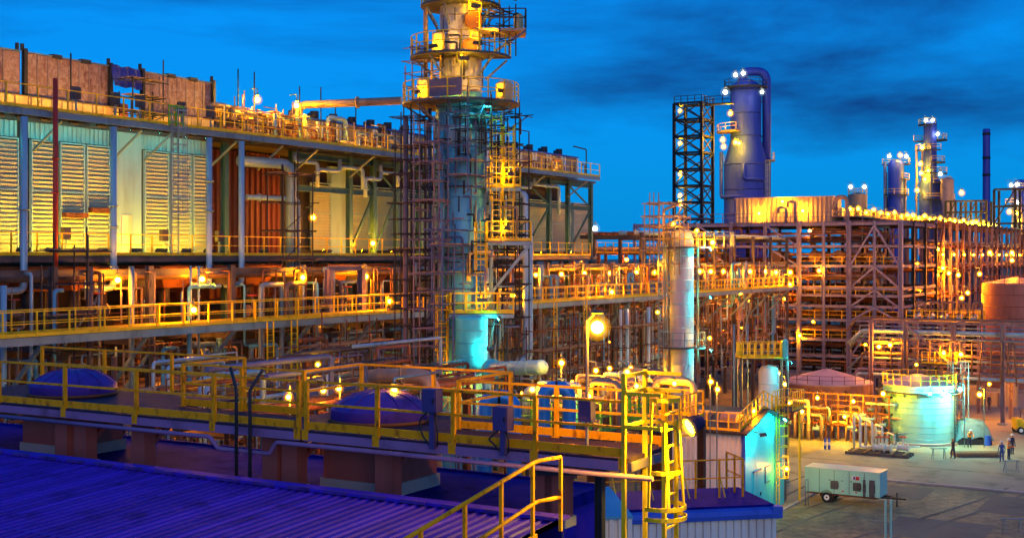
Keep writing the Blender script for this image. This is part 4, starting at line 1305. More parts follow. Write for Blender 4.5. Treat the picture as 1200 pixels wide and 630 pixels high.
# ================================================================== slender column
S = at(799, 95); sx, sy = S.x, S.y
ts = thing('slender_column', 'slim insulated column, one flank cyan, with small platforms before walkway', 'column', (sx, sy, 0))
lathe('shell', 'col_upper', ts, (sx, sy, 0), [(.9, 0), (.9, 18.2), (.75, 18.7), (.35, 19.0), (.01, 19.05)], 40)
for z in [8 + .9 * k for k in range(12)]:
    put('cladding_band', unit('cyl40', 'clad'), ts, mtx((sx, sy, z), .91, .91, .04))
s0 = Vector((sx, sy, 0))
for z in (10.2, 17.7):
    ring_deck('platform', 'steel', ts, (sx, sy), .9, 1.8, 0, 360, z - .1, z)
    ring_rail(ts, (sx, sy), 1.75, 0, 360, z, 'yellow' if z > 15 else 'galv', 1.1, 30, .05)
pe = s0 + RGT * 2.6
rbox('platform', 'steel', ts, (pe.x, pe.y, 17.65), 2.4, 1.4, .1, math.radians(A_R))
railing(ts, [pe + RGT * a + FWD * b + Vector((0, 0, 17.7)) for a, b in ((-1, -.7), (1.2, -.7), (1.2, .7))], 'galv', 1.1, .8, False, .05)
for a, z0, z1 in ((-1.35, 3, 20.5), (-1.1, 5, 19.4), (1.2, 9, 18.6)):
    tube('riser', 'insul_warm', ts, [s0 + RGT * a + Vector((0, 0, z0)), s0 + RGT * a + Vector((0, 0, z1)), s0 + Vector((0, 0, z1 + .5))], .1, 8)
q = s0 - RGT * 1.55 - FWD * .6
tl = thing('ladder', 'grey caged ladder on the left of the slender column', 'ladder', (q.x, q.y, 2))
ladder(tl, (q.x, q.y), 2, 18, (-FWD.x, -FWD.y), 'galv', True)
scaffold('orange-lit scaffold wrapped round the head of the slender column', sx - 2, sx + .6, sy - .2, sy + 2.2, 15.6, 20.8, 3, 2, .9, 'insul_warm', .1)
for i, (a, b, z) in enumerate(((-.8, -1.6, 19.4), (.9, -1.6, 18.9), (1.9, -1.3, 10.9), (-1.8, -.9, 16.4), (-1.7, -1.0, 8.4), (-1.9, -.6, 12.8))):
    lamp(s0 + RGT * a + FWD * b + Vector((0, 0, z)), ('left head', 'right head', 'right middle', 'left upper', 'left lowest', 'left middle')[i] + ' lamp on the platforms of the slender column', 'slender column lamps', 'lamp_small', .13, .2, tuple(FWD), .5)
for z, lb in ((17.5, 'under the upper platform'), (13.9, 'half way up'), (10.0, 'under the lower platform')):
    q = s0 + RGT * 2.1 - FWD * .9 + Vector((0, 0, z)); bulkhead(q, s0 + Vector((0, 0, z - 1.6)) - q, 'added shielded cyan lamp right of the slender column, ' + lb, None, 'strip_cyan_added', .5, .2)  # unseen lamps added for the cyan right flank
q = at(835, 94, 284)
lamp(q, 'lamp at the end of the slender column side platform', None, 'lamp_sodium', .2, .2, tuple(-RGT), .6)

# ================================================================== far steel block with pipe deck
BX0, BX1, BY0, BY1, BT = 152.7, 172.0, 36.2, 71.0, 21.3
LX1_ = on_y(1168, 44.7)
blk = thing('steel_block', 'big multi-level steel frame block with chevron braces at walkway end', 'steel structure', (BX0, BY0, 0))
ys = [36.2, 39.3, 42.4, 45.5, 48.6, 53.0, 57.5, 62, 66.5, 71]
for i, y in enumerate(ys):
    big = i in (0, 2, 4) 
    ibeam('column', 'block_steel', blk, (BX0, y, 0), (BX0, y, BT), .5 if big else .32, .5 if big else .32)
    for x in (159, 165.5, 172):
        if i % 2 == 0: ibeam('column', 'steel_dark', blk, (x, y, 0), (x, y, BT), .4, .4)
lev = [20.9, 18.2, 15.8, 13.1, 12.2, 10.9, 9.2, 6.8, 4.8, 2.5]
for z in lev:
    for i in range(9):
        if i >= 4 and z in (13.1, 12.2): continue
        ibeam('beam', 'block_steel', blk, (BX0, ys[i] + .2, z), (BX0, ys[i + 1] - .2, z), .22, .32)
    for x in (159, 165.5, 172):
        ibeam('beam', 'steel_dark', blk, (x, 36.2, z), (x, 71, z), .22, .34)
    for x0 in (BX0, 159, 165.5):
        ibeam('beam', 'steel_mauve', blk, (x0 + .3, BY0, z), (x0 + 6.2, BY0, z), .22, .32)
for z0, z1 in ((15.9, 20.7), (13.2, 15.7), (10.9, 12.9), (9.2, 10.8), (4.8, 9.1)):
    m_ = (ys[0] + ys[2]) / 2
    bar('chevron_brace', 'block_steel', blk, (BX0 - .05, ys[0] + .2, z0), (BX0 - .05, m_, z1), .2, .2)
    bar('chevron_brace', 'block_steel', blk, (BX0 - .05, ys[2] - .2, z0), (BX0 - .05, m_, z1), .2, .2)
for i in (4, 6, 8):
    bar('brace', 'block_steel', blk, (BX0 - .05, ys[i], 18.2), (BX0 - .05, ys[i + 1], 20.9), .18, .18)
    bar('brace', 'block_steel', blk, (BX0 - .05, ys[i + 1], 18.2), (BX0 - .05, ys[i], 15.8), .18, .18)
for z in (18.1, 15.7, 12.1, 9.1, 6.7, 4.7):
    box('floor_grating', 'steel_dark', blk, BX0 + .4, BX0 + 5, BY0 + .3, BY1, z - .06, z + .02)
box('top_deck', 'steel_mauve', blk, BX0 + .3, BX1, BY0 + .1, BY1, 21.1, 21.25)
for z in (12.2, 9.2, 6.8, 15.8):
    railing(blk, [(BX0 + .35, 36.6, z), (BX0 + .35, 48.4, z)], 'yellow', 1.1, 1.6, False, .06)
# pipes and vessels inside the block, each a thing
for z in (19.3, 18.7, 16.6, 14.4, 11.4, 9.8, 7.6, 5.6, 3.4):
    for k in range(4):
        r = rnd.choice((.1, .14, .2, .3))
        x = BX0 + .7 + k * 1.1
        y0, y1 = rnd.uniform(36.5, 40), rnd.uniform(46, 70)
        zz = z + rnd.uniform(-.1, .8)
        stuff_pipe('block', [(x, y0, zz - rnd.uniform(.8, 2)), (x, y0, zz), (x, y1, zz), (x, y1, zz - 2)], r, rnd.choice(PM))
for k in range(34):
    y = rnd.uniform(36.6, 69); x = BX0 + rnd.uniform(.4, 2.0)
    z1 = rnd.choice((20.5, 15.5, 12.0, 9.0)); z0 = z1 - rnd.uniform(2, 6)
    stuff_pipe('block', [(x, y, z0), (x, y, z1), (x, y + rnd.uniform(.6, 2), z1)], rnd.choice((.07, .1, .14)), rnd.choice(['pipe_grey', 'galv', 'pipe_brown', 'insul_blue']))
for k in range(560):
    x = BX0 + rnd.uniform(.3, 5); y = rnd.uniform(36.5, 70); z = rnd.uniform(3, 20.5); L = rnd.uniform(.8, 3.5)
    pts = rnd.choice(([(x, y, z), (x, y, z - L)], [(x, y, z), (x, y + L, z)], [(x, y, z), (x, y + L * .5, z), (x, y + L * .5, z - L * .6)]))
    stuff_pipe('block', pts, rnd.choice((.04, .06, .08)), rnd.choice(['galv', 'pipe_grey', 'insul_warm', 'rust', 'pipe_brown']))
for k in range(500):
    x = rnd.uniform(BX1, LX1_); y = rnd.uniform(BY0 - .3, BY0 + 4); z = rnd.uniform(5, 21); L = rnd.uniform(1, 4)
    pts = rnd.choice(([(x, y, z), (x, y, z - L)], [(x, y, z), (x + L, y, z)], [(x, y, z), (x + L * .5, y, z), (x + L * .5, y, z - L * .6)]))
    stuff_pipe('block', pts, rnd.choice((.05, .07, .1)), rnd.choice(['galv', 'pipe_grey', 'insul_warm', 'rust', 'pipe_brown']))
build_stuff('block', 'pipework', 'tangle of small piping in the far steel block and receding rack')
for k, (y, z) in enumerate(((44, 17.0), (47, 17.0), (40, 17.0), (46.5, 10.0), (41, 7.6), (52, 17), (60, 17), (56, 10), (64, 10))):
    t = thing('exchanger', nth(k, 9) + ' horizontal heat exchanger drum on the floors of the far steel block', 'exchanger', (BX0 + 3, y, z - .7), 'exchangers in the steel block')
    rod('shell', 'pipe_brown', t, (BX0 + 1.5, y, z), (BX0 + 6, y, z), .65)
    rod('end_flange', 'pipe_grey', t, (BX0 + 1.3, y, z), (BX0 + 1.5, y, z), .78)
    for xx in (BX0 + 2.2, BX0 + 5):
        box('saddle', 'steel_dark', t, xx - .1, xx + .1, y - .5, y + .5, z - .85, z - .3)
for i, (p_, q_) in enumerate(((960, 317), (925, 333), (937, 393), (840, 315), (800, 303))):
    y = on_x(p_, BX0 - .4)
    lamp((BX0 - .4, y, zat(q_, depth(BX0 - .4, y))), ('brightest', 'walkway-end', 'lowest', 'left', 'leftmost')[i] + ' lamp on the front of the far steel block', 'front lamps of the steel block', 'lamp_dim', .26, .3, (1, 0, 0), .5)
for k in range(9):
    z = rnd.choice((20.2, 17.6, 14.9, 11.6, 8.6, 6.2))
    lamp((BX0 + rnd.uniform(.8, 6), rnd.uniform(37, 70), z), nth(k, 9) + ' lamp inside the far steel block', 'lamps inside the steel block', 'lamp_dim', .17, .3)
# beige clad enclosure on top
ex = BX0 + 9
y0, y1 = on_x(975, ex), on_x(862, ex)
en = thing('clad_enclosure', 'long beige ribbed enclosure on top of the far steel block', 'enclosure', (ex, y0, BT))
box('wall_core', 'beige_clad', en, ex + .1, ex + 4, y0 + .1, y1, BT, 24.7)
corrug('ribbed_wall', 'beige_clad', en, (ex, y0), (ex, y1), BT, 24.7, .55, .09, (-1, 0, 0))
corrug('ribbed_wall', 'beige_clad', en, (ex + .1, y0), (ex + 4, y0), BT, 24.7, .55, .09, (0, -1, 0))
box('roof', 'tank_roof', en, ex - .15, ex + 4.2, y0 - .15, y1 + .15, 24.7, 24.82)
for i, (p_, q_) in enumerate(((890, 250), (917, 236), (941, 247))):
    y = on_x(p_, ex - .5)
    lamp((ex - .6, y, zat(q_, depth(ex - .5, y))), ('left', 'middle', 'right')[i] + ' wall lamp glowing on the beige ribbed enclosure', 'enclosure wall lamps', 'lamp_warm', .2, .2, (1, 0, 0), .6)
dk = thing('walkway', 'railed top deck in front of the beige enclosure', 'walkway', (BX0, BY0, BT))
railing(dk, [(BX0 + .5, 36.4, BT), (BX0 + .5, 70, BT)], 'steel_mauve', 1.1, 2.2, False, .07)
for p_, h in ((921, 1.9), (932, 2.6)):
    y = on_x(p_, BX0 + 3)
    pipe([(BX0 + 3, y, BT), (BX0 + 3, y, BT + h), (BX0 + 3, y + 1.0, BT + h), (BX0 + 3, y + 1.0, BT + h - .7)], .18, 'steel_mauve', ('shorter' if h < 2 else 'taller') + ' small gooseneck vent on the steel block deck', 'gooseneck vents', 0, 8)
y = on_x(993, BX0 + 2)
pipe([(BX0 + 2, y, 15), (BX0 + 2, y, 24.3), (BX0 + 2, y + 1.5, 24.3), (BX0 + 2, y + 1.5, 22)], .28, 'insul_warm', 'tall inverted U pipe at the corner of the enclosure', None, 2, 12, bend=.75)

# long lamp-lit rack receding to the right
lr = thing('pipe_rack', 'long receding steel rack crowned by a row of bright lamps', 'pipe rack', (BX0 + 20, BY0, 0))
LX1 = LX1_
BK = 44.6
n = int((LX1 - BX1) / 4.5)
for k in range(n + 1):
    x = BX1 + (LX1 - BX1) * k / n
    for y in (BY0, BY0 + 9):
        ibeam('column', 'steel_mauve', lr, (x, y, 0), (x, y, 22.0), .34, .34)
    for z in (21.6, 18.3, 15, 11.5, 8):
        ibeam('beam', 'rust', lr, (x, BY0, z), (x, BY0 + 9, z), .24, .3)
        if k < n: ibeam('beam', 'rust', lr, (x + .2, BY0, z), (x + (LX1 - BX1) / n - .2, BY0, z), .22, .3)
    if k < n and k % 3 == 0:
        bar('brace', 'rust', lr, (x, BY0 - .1, 8), (x + (LX1 - BX1) / n, BY0 - .1, 15), .16, .16)
        bar('brace', 'rust', lr, (x, BY0 - .1, 15.1), (x + (LX1 - BX1) / n, BY0 - .1, 21.4), .16, .16)
box('top_deck', 'grating', lr, BX0 + 9, LX1, BK - .6, BK + 8, 22.0, 22.12)
railing(lr, [(BX0 + 9, BK - .6, 22.12), (LX1, BK - .6, 22.12)], 'yellow', 1.1, 2.0, True, .06)
box('cooler_bank', 'rust', lr, BX0 + 14, LX1 - 1, BK + 2.2, BK + 7, 22.4, 23.4)
for k in range(24):
    x = BX0 + 10 + (LX1 - BX0 - 12) * k / 23
    box('cooler_rib', 'cream', lr, x - .08, x + .08, BK + 1.4, BK + 1.6, 22.15, 23.3 + .2 * (k % 3))
    rod('cooler_motor', 'cream', lr, (x + .8, BK + 1.7, 22.2), (x + .8, BK + 1.7, 23.2 + .2 * (k % 2)), .35)
for z in (18.6, 15.3, 11.8, 8.3):
    for i, y in enumerate((BY0 + .7, BY0 + 1.6, BY0 + 2.6, BY0 + 3.8)):
        r = rnd.choice((.15, .22, .3, .4))
        pipe([(BX1 - 2, y, z + r), (LX1 + 6, y, z + r)], r, rnd.choice(PM), nth(i) + ' pipe from the front on ' + {18.6: 'the top', 15.3: 'the upper', 11.8: 'the middle', 8.3: 'the bottom'}[z] + ' tier of the receding rack', 'pipes on the receding rack', 1, 8)
for k in range(28):
    x = BX0 + 10 + (LX1 - BX0 - 11) * k / 27
    d = depth(x, BK)
    lamp((x, BK + .4, 23.1 + .25 * math.sin(k * 2.4)), nth(k, 28) + ' bright lamp from the left in the row topping the receding rack', 'lamp row on the receding rack', 'lamp_far', .0017 * d * (.8 + .35 * rnd.random()), .3, (0, 1, 0), .8)
for k in range(14):
    x = BX1 + 2 + (LX1 - BX1 - 4) * k / 13
    lamp((x, BY0 - .5, 17.2), nth(k, 14) + ' small lamp from the left below the deck of the receding rack', 'lower lamps of the receding rack', 'lamp_sodium', .16, .3, (0, 1, 0), .5)
for i, (p_, q_) in enumerate(((1099, 292), (1112, 320), (1105, 314), (1098, 322), (1123, 322), (1148, 321), (1078, 342), (1094, 343), (1127, 349), (1134, 343), (1160, 296), (1186, 296), (1186, 305), (1075, 310))):
    q = at(p_, 170, q_)
    lamp(q, nth(i, 14) + ' sodium lamp in the plant below the receding rack', 'lamps below the receding rack', 'lamp_sodium', .27, .4, (0, 1, 0), .6)
# ================================================================== far skyline
B = at(874, 200); bx, by = B.x, B.y; b0 = Vector((bx, by, 0))
bt = thing('reactor_tower', 'big dark blue stepped tower with curved overhead pipe', 'tower', (bx, by, 0))
lathe('shell', 'tower_blue', bt, (bx, by, 0), [(3.45, 0), (3.45, 31.6), (2.42, 35.4), (2.42, 43.2), (2.1, 44.2), (1.2, 44.9), (.01, 45.1)], 48)
for z in (23.5, 27.5, 31.5):
    put('seam_ring', unit('cyl40', 'tower_blue'), bt, mtx((bx, by, z), 3.5, 3.5, .14))
for z in (36, 39.6, 43.2):
    put('seam_ring', unit('cyl40', 'tower_blue'), bt, mtx((bx, by, z), 2.47, 2.47, .14))
tube('overhead_pipe', 'tower_blue', bt, [b0 - RGT * .8 + Vector((0, 0, 44.5)), b0 - RGT * .2 + Vector((0, 0, 46.3)), b0 + RGT * 3.3 + Vector((0, 0, 46.3)), b0 + RGT * 3.3 + Vector((0, 0, 20))], .68, 16, 1.9, 6)
tube('side_pipe', 'tower_blue', bt, [b0 - RGT * 3.9 + Vector((0, 0, 33.5)), b0 - RGT * 3.9 + Vector((0, 0, 26.3)), b0 - RGT * 3.3 - FWD * 3 + Vector((0, 0, 26.3)), b0 + RGT * 2.2 - FWD * 3.2 + Vector((0, 0, 26.3))], .3, 10)
tube('side_pipe', 'tower_blue', bt, [b0 - RGT * 1.0 - FWD * 3.5 + Vector((0, 0, 31.5)), b0 - RGT * 1.0 - FWD * 3.6 + Vector((0, 0, 29.0)), b0 + RGT * 2.4 - FWD * 3.4 + Vector((0, 0, 29.0))], .28, 10)
ring_deck('platform', 'steel_dark', bt, (bx, by), 2.3, 3.5, 0, 360, 43.6, 43.8)
ring_rail(bt, (bx, by), 3.4, 0, 360, 43.8, 'steel_dark', 1.1, 30, .09)
for z, a0, a1 in ((36.6, A_L - 40, A_L + 60), (32.0, A_L - 50, A_C + 60)):
    ring_deck('platform', 'insul_warm', bt, (bx, by), 2.4, 4.6, a0, a1, z, z + .2)
    ring_rail(bt, (bx, by), 4.5, a0, a1, z + .2, 'yellow', 1.1, 25, .08)
for z in (41.5, 36, 30, 24):
    bar('pipe_support', 'steel_dark', bt, b0 + RGT * 2.2 + Vector((0, 0, z)), b0 + RGT * 3.4 + Vector((0, 0, z)), .25, .25)
q = b0 + RGT * 2.9 - FWD * 2.4
tl = thing('ladder', 'pale ladder on the right flank of the dark blue tower', 'ladder', (q.x, q.y, 21)); ladder(tl, (q.x, q.y), 21, 32, (-FWD.x, -FWD.y), 'galv', True, .7)
for p_, q_, m_, r in ((862, 88, 'lamp_white', .4), (871, 86, 'lamp_white', .4), (850, 108, 'lamp_white', .45), (893, 108, 'lamp_white', .35), (856, 133, 'lamp_far', .35), (847, 164, 'lamp_far', .35), (848, 172, 'lamp_far', .35), (862, 167, 'lamp_far', .4), (866, 168, 'lamp_far', .35)):
    lamp(at(p_, 195.5, q_), 'lamp on the dark blue tower, ' + {862: 'top left' if q_ < 100 else 'on the lit middle platform, left', 871: 'top middle', 850: 'left of the top', 893: 'right of the top', 856: 'upper left platform', 847: 'left, upper of a pair', 848: 'left, lower of a pair', 866: 'on the lit middle platform, right'}[p_], 'dark blue tower lamps', m_, r, .2, tuple(FWD), 1.2)
# lattice tower
L0 = at(790, 195); LX, LY = L0.x, L0.y
LS = 4.55
lt = thing('lattice_tower', 'dark square lattice stair tower with cross bracing beside the blue tower', 'lattice tower', (LX, LY - LS, 0))
zt = 40.6
cor = [(LX, LY), (LX, LY - LS), (LX + LS, LY - LS), (LX + LS, LY)]
for x, y in cor:
    ibeam('leg', 'steel_dark', lt, (x, y, 0), (x, y, zt), .42, .42)
k = 0
z = zt
while z > 15:
    for i in range(4):
        a, b = cor[i], cor[(i + 1) % 4]
        ibeam('girt', 'steel_dark', lt, (*a, z), (*b, z), .24, .3)
        if i in (0, 1):
            bar('cross_brace', 'steel_dark', lt, (*a, z), (*b, z - 2.55), .15, .15)
            bar('cross_brace', 'steel_dark', lt, (*b, z), (*a, z - 2.55), .15, .15)
        elif (k + i) % 2:
            bar('cross_brace', 'steel_dark', lt, (*a, z), (*b, z - 2.55), .15, .15)
    box('landing', 'steel_dark', lt, LX + .4, LX + 1.7, LY - LS + .3, LY - .3, z - .25, z - .15)
    bar('stair_flight', 'steel_dark', lt, (LX + 2.2, LY - LS + .5, z - 2.5), (LX + 2.2, LY - .5, z - .1), .9, .12)
    k += 1
    z -= 2.55
railing(lt, [(*cor[0], zt), (*cor[1], zt), (*cor[2], zt)], 'steel_dark', 1.1, 1.2, False, .08)
box('bridge', 'steel_dark', lt, LX + 1.5, LX + 3, LY - LS - 4.2, LY - LS, zt - .3, zt - .15)
railing(lt, [(LX + 1.5, LY - LS - 4.2, zt - .15), (LX + 1.5, LY - LS, zt - .15)], 'steel_dark', 1.1, 1.2, False, .08)
for i, q_ in enumerate((130, 168, 204, 229, 236, 240)):
    lamp(at(797, 197.5, q_), nth(i, 6) + ' lamp from the top inside the dark lattice tower', 'lattice tower lamps', 'lamp_far', .28, .2, (0, 1, 0), .6)
# further columns
def far_column(px, d, prof, label, plats, m='tower_blue', rail='yellow'):
    P = at(px, d)
    t = thing('distillation_column', label, 'column', (P.x, P.y, 0))
    lathe('shell', m, t, (P.x, P.y, 0), prof, 28)
    for z, r0, r1 in plats:
        a0 = rnd.uniform(0, 360); sp = rnd.uniform(130, 260)
        ring_deck('platform', 'steel_dark', t, (P.x, P.y), r0, r1, a0, a0 + sp, z - .2, z)
        ring_rail(t, (P.x, P.y), r1 - .1, a0, a0 + sp, z, rail, 1.1, 45, .1)
    for k in range(4):
        a0 = math.radians(rnd.uniform(0, 360)); rr = prof[0][0] + .5; zt0 = prof[-1][1] - rnd.uniform(2, 8)
        rod('riser', rnd.choice(['steel_mauve', 'steel_blue']), t, (P.x + rr * math.cos(a0), P.y + rr * math.sin(a0), 0), (P.x + rr * math.cos(a0), P.y + rr * math.sin(a0), zt0), .22)
    return P
d = 260
zz = lambda q_: zat(q_, d)
P = far_column(1050, d, [(1.6, 0), (1.6, zz(192)), (1.1, zz(188)), (.01, zz(187))], 'short far column with double crown of lamps', [(zz(192), 1.8, 2.9), (zz(210), 1.9, 2.7), (zz(228), 1.9, 2.6)])
tube('riser', 'steel_blue', bpy.data.objects.get('distillation_column.001') or None, [P - RGT * 2.3 + Vector((0, 0, -P.z)), P - RGT * 2.3 + Vector((0, 0, zz(190) - P.z))], .3, 8)
P = far_column(1090, d, [(2.2, 0), (2.2, zz(215)), (1.3, zz(205)), (1.3, zz(150)), (1.3, zz(146)), (1.3, zz(142)), (.01, zz(140))], 'tall far column with many lamp-lit platforms', [(zz(146), 1.2, 2.4), (zz(164), 1.7, 3.4), (zz(176), 1.7, 3.0), (zz(190), 1.7, 3.0), (zz(203), 1.8, 3.4), (zz(214), 2.5, 4.4), (zz(224), 2.5, 4.6), (zz(234), 2.5, 5.0)])
for i, (p_, q_, m_) in enumerate(((1042, 183, 'lamp_white'), (1055, 182, 'lamp_far'), (1062, 183, 'lamp_white'), (1085, 141, 'lamp_white'), (1093, 141, 'lamp_white'), (1099, 157, 'lamp_white'), (1081, 173, 'lamp_far'), (1079, 192, 'lamp_far'), (1080, 203, 'lamp_far'),
                   (1084, 210, 'lamp_far'), (1075, 223, 'lamp_far'), (1102, 204, 'lamp_white'), (1088, 200, 'lamp_far'), (1127, 226, 'lamp_far'), (997, 219, 'lamp_white'), (1013, 219, 'lamp_white'), (1185, 217, 'lamp_white'), (1192, 216, 'lamp_white'), (1192, 237, 'lamp_white'), (1191, 250, 'lamp_far'), (1183, 248, 'lamp_far'), (1195, 258, 'lamp_far'))):
    d_ = 262 if 1100 > p_ > 1035 else 240
    s_ = at(p_, d_ - 3.8, q_)
    lamp(s_, ('left crown', 'middle crown', 'right crown', 'left top', 'right top', 'upper right', 'upper left', 'middle left', 'lower left', 'lower middle', 'lowest left', 'low right', 'inner', 'chimney-side', 'left of twin', 'right of twin', 'first', 'second', 'third', 'fourth', 'fifth', 'sixth')[i] + (' lamp of the short far column' if i < 3 else ' lamp of the tall far column' if i < 13 else ' lamps above the enclosure corner' if i in (14, 15) else ' skyline lamp beside the chimney' if i == 13 else ' skyline lamp at the right picture edge'), 'skyline lamps', m_, .42, .3, tuple(FWD), 2.5)
st = at(1156, 300)
ts_ = thing('chimney_stack', 'plain slim dark chimney stack on the skyline', 'chimney', (st.x, st.y, 0))
lathe('shaft', 'tower_blue', ts_, (st.x, st.y, 0), [(.95, 0), (.85, zat(165, 300)), (.85, zat(152, 300)), (.7, zat(151, 300)), (.01, zat(151, 300))], 24)
for q_ in (157, 185, 205):
    put('band', unit('cyl24', 'steel_dark'), ts_, mtx((st.x, st.y, zat(q_, 300)), .92, .92, .6))
# skyline trusses and gantries at right
def gantry(px0, px1, d, zb, ztp, label, n=3, m='steel_dark'):
    P0 = at(px0, d)
    x = P0.x; ya = P0.y; yb = on_x(px1, x)
    t = thing('gantry', label, 'gantry', (x, ya, 0))
    for k in range(n + 1):
        y = ya + (yb - ya) * k / n
        for dx in (0, 5):
            ibeam('column', m, t, (x + dx, y, 0), (x + dx, y, ztp), .4, .4)
        if k < n:
            y2 = ya + (yb - ya) * (k + 1) / n
            z_ = zb
            while z_ < ztp + .1:
                ibeam('beam', m, t, (x, y, z_), (x, y2, z_), .3, .34)
                z_ += (ztp - zb) / 2
            bar('brace', m, t, (x - .1, y, zb), (x - .1, y2, ztp), .2, .2)
    return t
gantry(1108, 1156, 240, zat(262, 240), zat(236, 240), 'dark braced gantry under the slim chimney stack', 4)
gantry(1165, 1215, 225, zat(262, 225), zat(222, 225), 'dark braced gantry at the edge of the skyline', 2)
P = far_column(1196, 240, [(1.6, 0), (1.6, zat(216, 240)), (.9, zat(211, 240)), (.01, zat(210, 240))], 'far column at the edge of the skyline behind a gantry', [(zat(240, 240), 1.5, 2.8), (zat(222, 240), 1.5, 2.6)])
P = at(1110, 255); t = thing('vessel', 'small dark far vessel beside the lamp-lit column', 'vessel', (P.x, P.y, 0))
lathe('shell', 'steel_mauve', t, (P.x, P.y, 0), [(1.3, 0), (1.3, zat(210, 255)), (.01, zat(207, 255))], 20)
P = at(1005, 215); t = thing('vessel', 'small vessel with railed top at the start of the receding lamp row', 'vessel', (P.x, P.y, 0))
lathe('shell', 'insul_warm', t, (P.x, P.y, 0), [(1.6, 0), (1.6, zat(228, 215)), (.01, zat(225, 215))], 20)
ring_rail(t, (P.x, P.y), 1.6, 0, 360, zat(228, 215), 'yellow', 1.0, 45, .08)

# ================================================================== plant below the receding rack
fp = thing('platform', 'yellow-railed platform between the steel block and the brown tank', 'platform', (140, 30, 0))
P0 = at(1062, 140, 376); px_, py_ = P0.x, P0.y
pw = on_x(1146, px_)
box('deck_panel', 'grating', fp, px_, px_ + 4, pw, py_, P0.z - .15, P0.z)
railing(fp, [(px_, py_, P0.z), (px_, pw, P0.z), (px_ + 4, pw, P0.z)], 'yellow', 1.2, .8, True, .07)
railing(fp, [(px_ + 4, py_, P0.z), (px_ + 4, pw, P0.z)], 'yellow', 1.2, .8, False, .07)
for y in (py_, (py_ + pw) / 2, pw):
    for x in (px_ + .3, px_ + 3.7):
        ibeam('column', 'steel_mauve', fp, (x, y, 0), (x, y, P0.z - .2), .3, .3)
for k in range(5):
    y = pw + (py_ - pw) * (k + .5) / 5
    t = thing('pump', nth(4 - k, 5) + ' pump with looped pipe from the left on the far yellow-railed platform', 'pump', (px_ + 2, y, P0.z), 'pumps on the far platform')
    rod('body', 'insul', t, (px_ + 1.5, y, P0.z + .5), (px_ + 2.6, y, P0.z + .5), .3)
    tube('discharge', 'pipe_grey', t, [(px_ + 1.6, y, P0.z + .5), (px_ + 1.6, y, P0.z + 2.1), (px_ + 1.6, y - .9, P0.z + 2.1), (px_ + 1.6, y - .9, P0.z)], .13, 8)
    box('base', 'steel_dark', t, px_ + 1.3, px_ + 2.8, y - .3, y + .3, P0.z, P0.z + .2)
# brown tank at right edge
P = at(1192, 165)
t = thing('storage_tank', 'brown banded storage tank at right edge behind pipe racks', 'tank', (P.x, P.y, 0))
lathe('shell', 'tank_brown', t, (P.x, P.y, 0), [(4.4, 0), (4.4, zat(333, 165)), (4.3, zat(331.5, 165)), (.01, zat(324, 165))], 56)
for z in [1.5 * k for k in range(1, 9)]:
    put('band', unit('cyl40', 'tank_brown'), t, mtx((P.x, P.y, z), 4.43, 4.43, .08))
ring_rail(t, (P.x, P.y), 4.3, 0, 360, zat(333, 165), 'rust', 1.0, 24, .06)
# low cross rack in front of it
RXC = 134.6
cr_ = thing('pipe_rack', 'low grey cross rack with many level pipes behind the cyan tank', 'pipe rack', (RXC, 8, 0))
ycs = [35.0, 31.4, 26.6, 21.8, 17.0, 12.2]
for y in ycs:
    for x in (RXC, RXC + 5):
        ibeam('column', 'steel_mauve', cr_, (x, y, 0), (x, y, 10.2), .42, .42)
    for z in (10.0, 7.8, 5.6):
        ibeam('beam', 'steel_mauve', cr_, (RXC, y, z), (RXC + 5, y, z), .24, .3)
    rbox('foot_plate', 'concrete', cr_, (RXC, y, .1), .9, .9, .2)
for i in range(5):
    for z in (10.1, 7.9, 5.7):
        ibeam('beam', 'steel_mauve', cr_, (RXC, ycs[i] - .2, z), (RXC, ycs[i + 1] + .2, z), .22, .3)
bar('brace', 'steel_mauve', cr_, (RXC - .05, 31.4, 9.8), (RXC - .05, 26.6, 5.8), .2, .2)
for i, z in enumerate((10.4, 9.5, 9.1, 8.75, 8.3, 7.2, 6.7, 6.2, 5.0, 4.5)):
    x = RXC + rnd.choice((.2, .6, 1.1, 2.0, 3.2)); r = rnd.choice((.08, .12, .16, .2))
    pipe([(x, 36 + rnd.uniform(0, 2), z - 1.5), (x, 36 + rnd.uniform(0, 1), z), (x, 9, z)], r, rnd.choice(['pipe_grey', 'galv', 'insul', 'steel_mauve']), nth(i, 10) + ' level grey pipe from the top along the low cross rack', 'pipes of the low cross rack', 2, 8)
for k in range(8):
    y = 33.5 - 2 * k - rnd.random()
    pipe([(RXC - .4, y, 5), (RXC - .4, y, 8.3), (RXC - .4, y - rnd.uniform(.5, 1.2), 8.3), (RXC - .4, y - rnd.uniform(.5, 1.2), 4)], .08, 'pipe_grey', nth(k, 8) + ' small looped pipe from the left on the front of the low cross rack', 'looped pipes on the low cross rack', 0, 8)
cb = thing('access_cage', 'yellow railed access cage on the low cross rack', 'cage', (RXC - 1, 29, 7))
box('deck_panel', 'grating', cb, RXC - 1.6, RXC - .3, 26.2, 29.4, 5.9, 6.0)
railing(cb, [(RXC - 1.6, 29.4, 6.0), (RXC - 1.6, 26.2, 6.0), (RXC - .3, 26.2, 6.0)], 'yellow', 1.2, .7, True, .07)
for i, (p_, q_) in enumerate(((1030, 406), (1043, 404), (1106, 413), (1126, 415))):
    y = on_x(p_, RXC - .6)
    lamp((RXC - .6, y, zat(q_, depth(RXC - .6, y))), nth(i, 4) + ' sodium lamp from the left on the front of the low cross rack', 'low cross rack lamps', 'lamp_sodium', .24, .4, (1, 0, 0), .5)
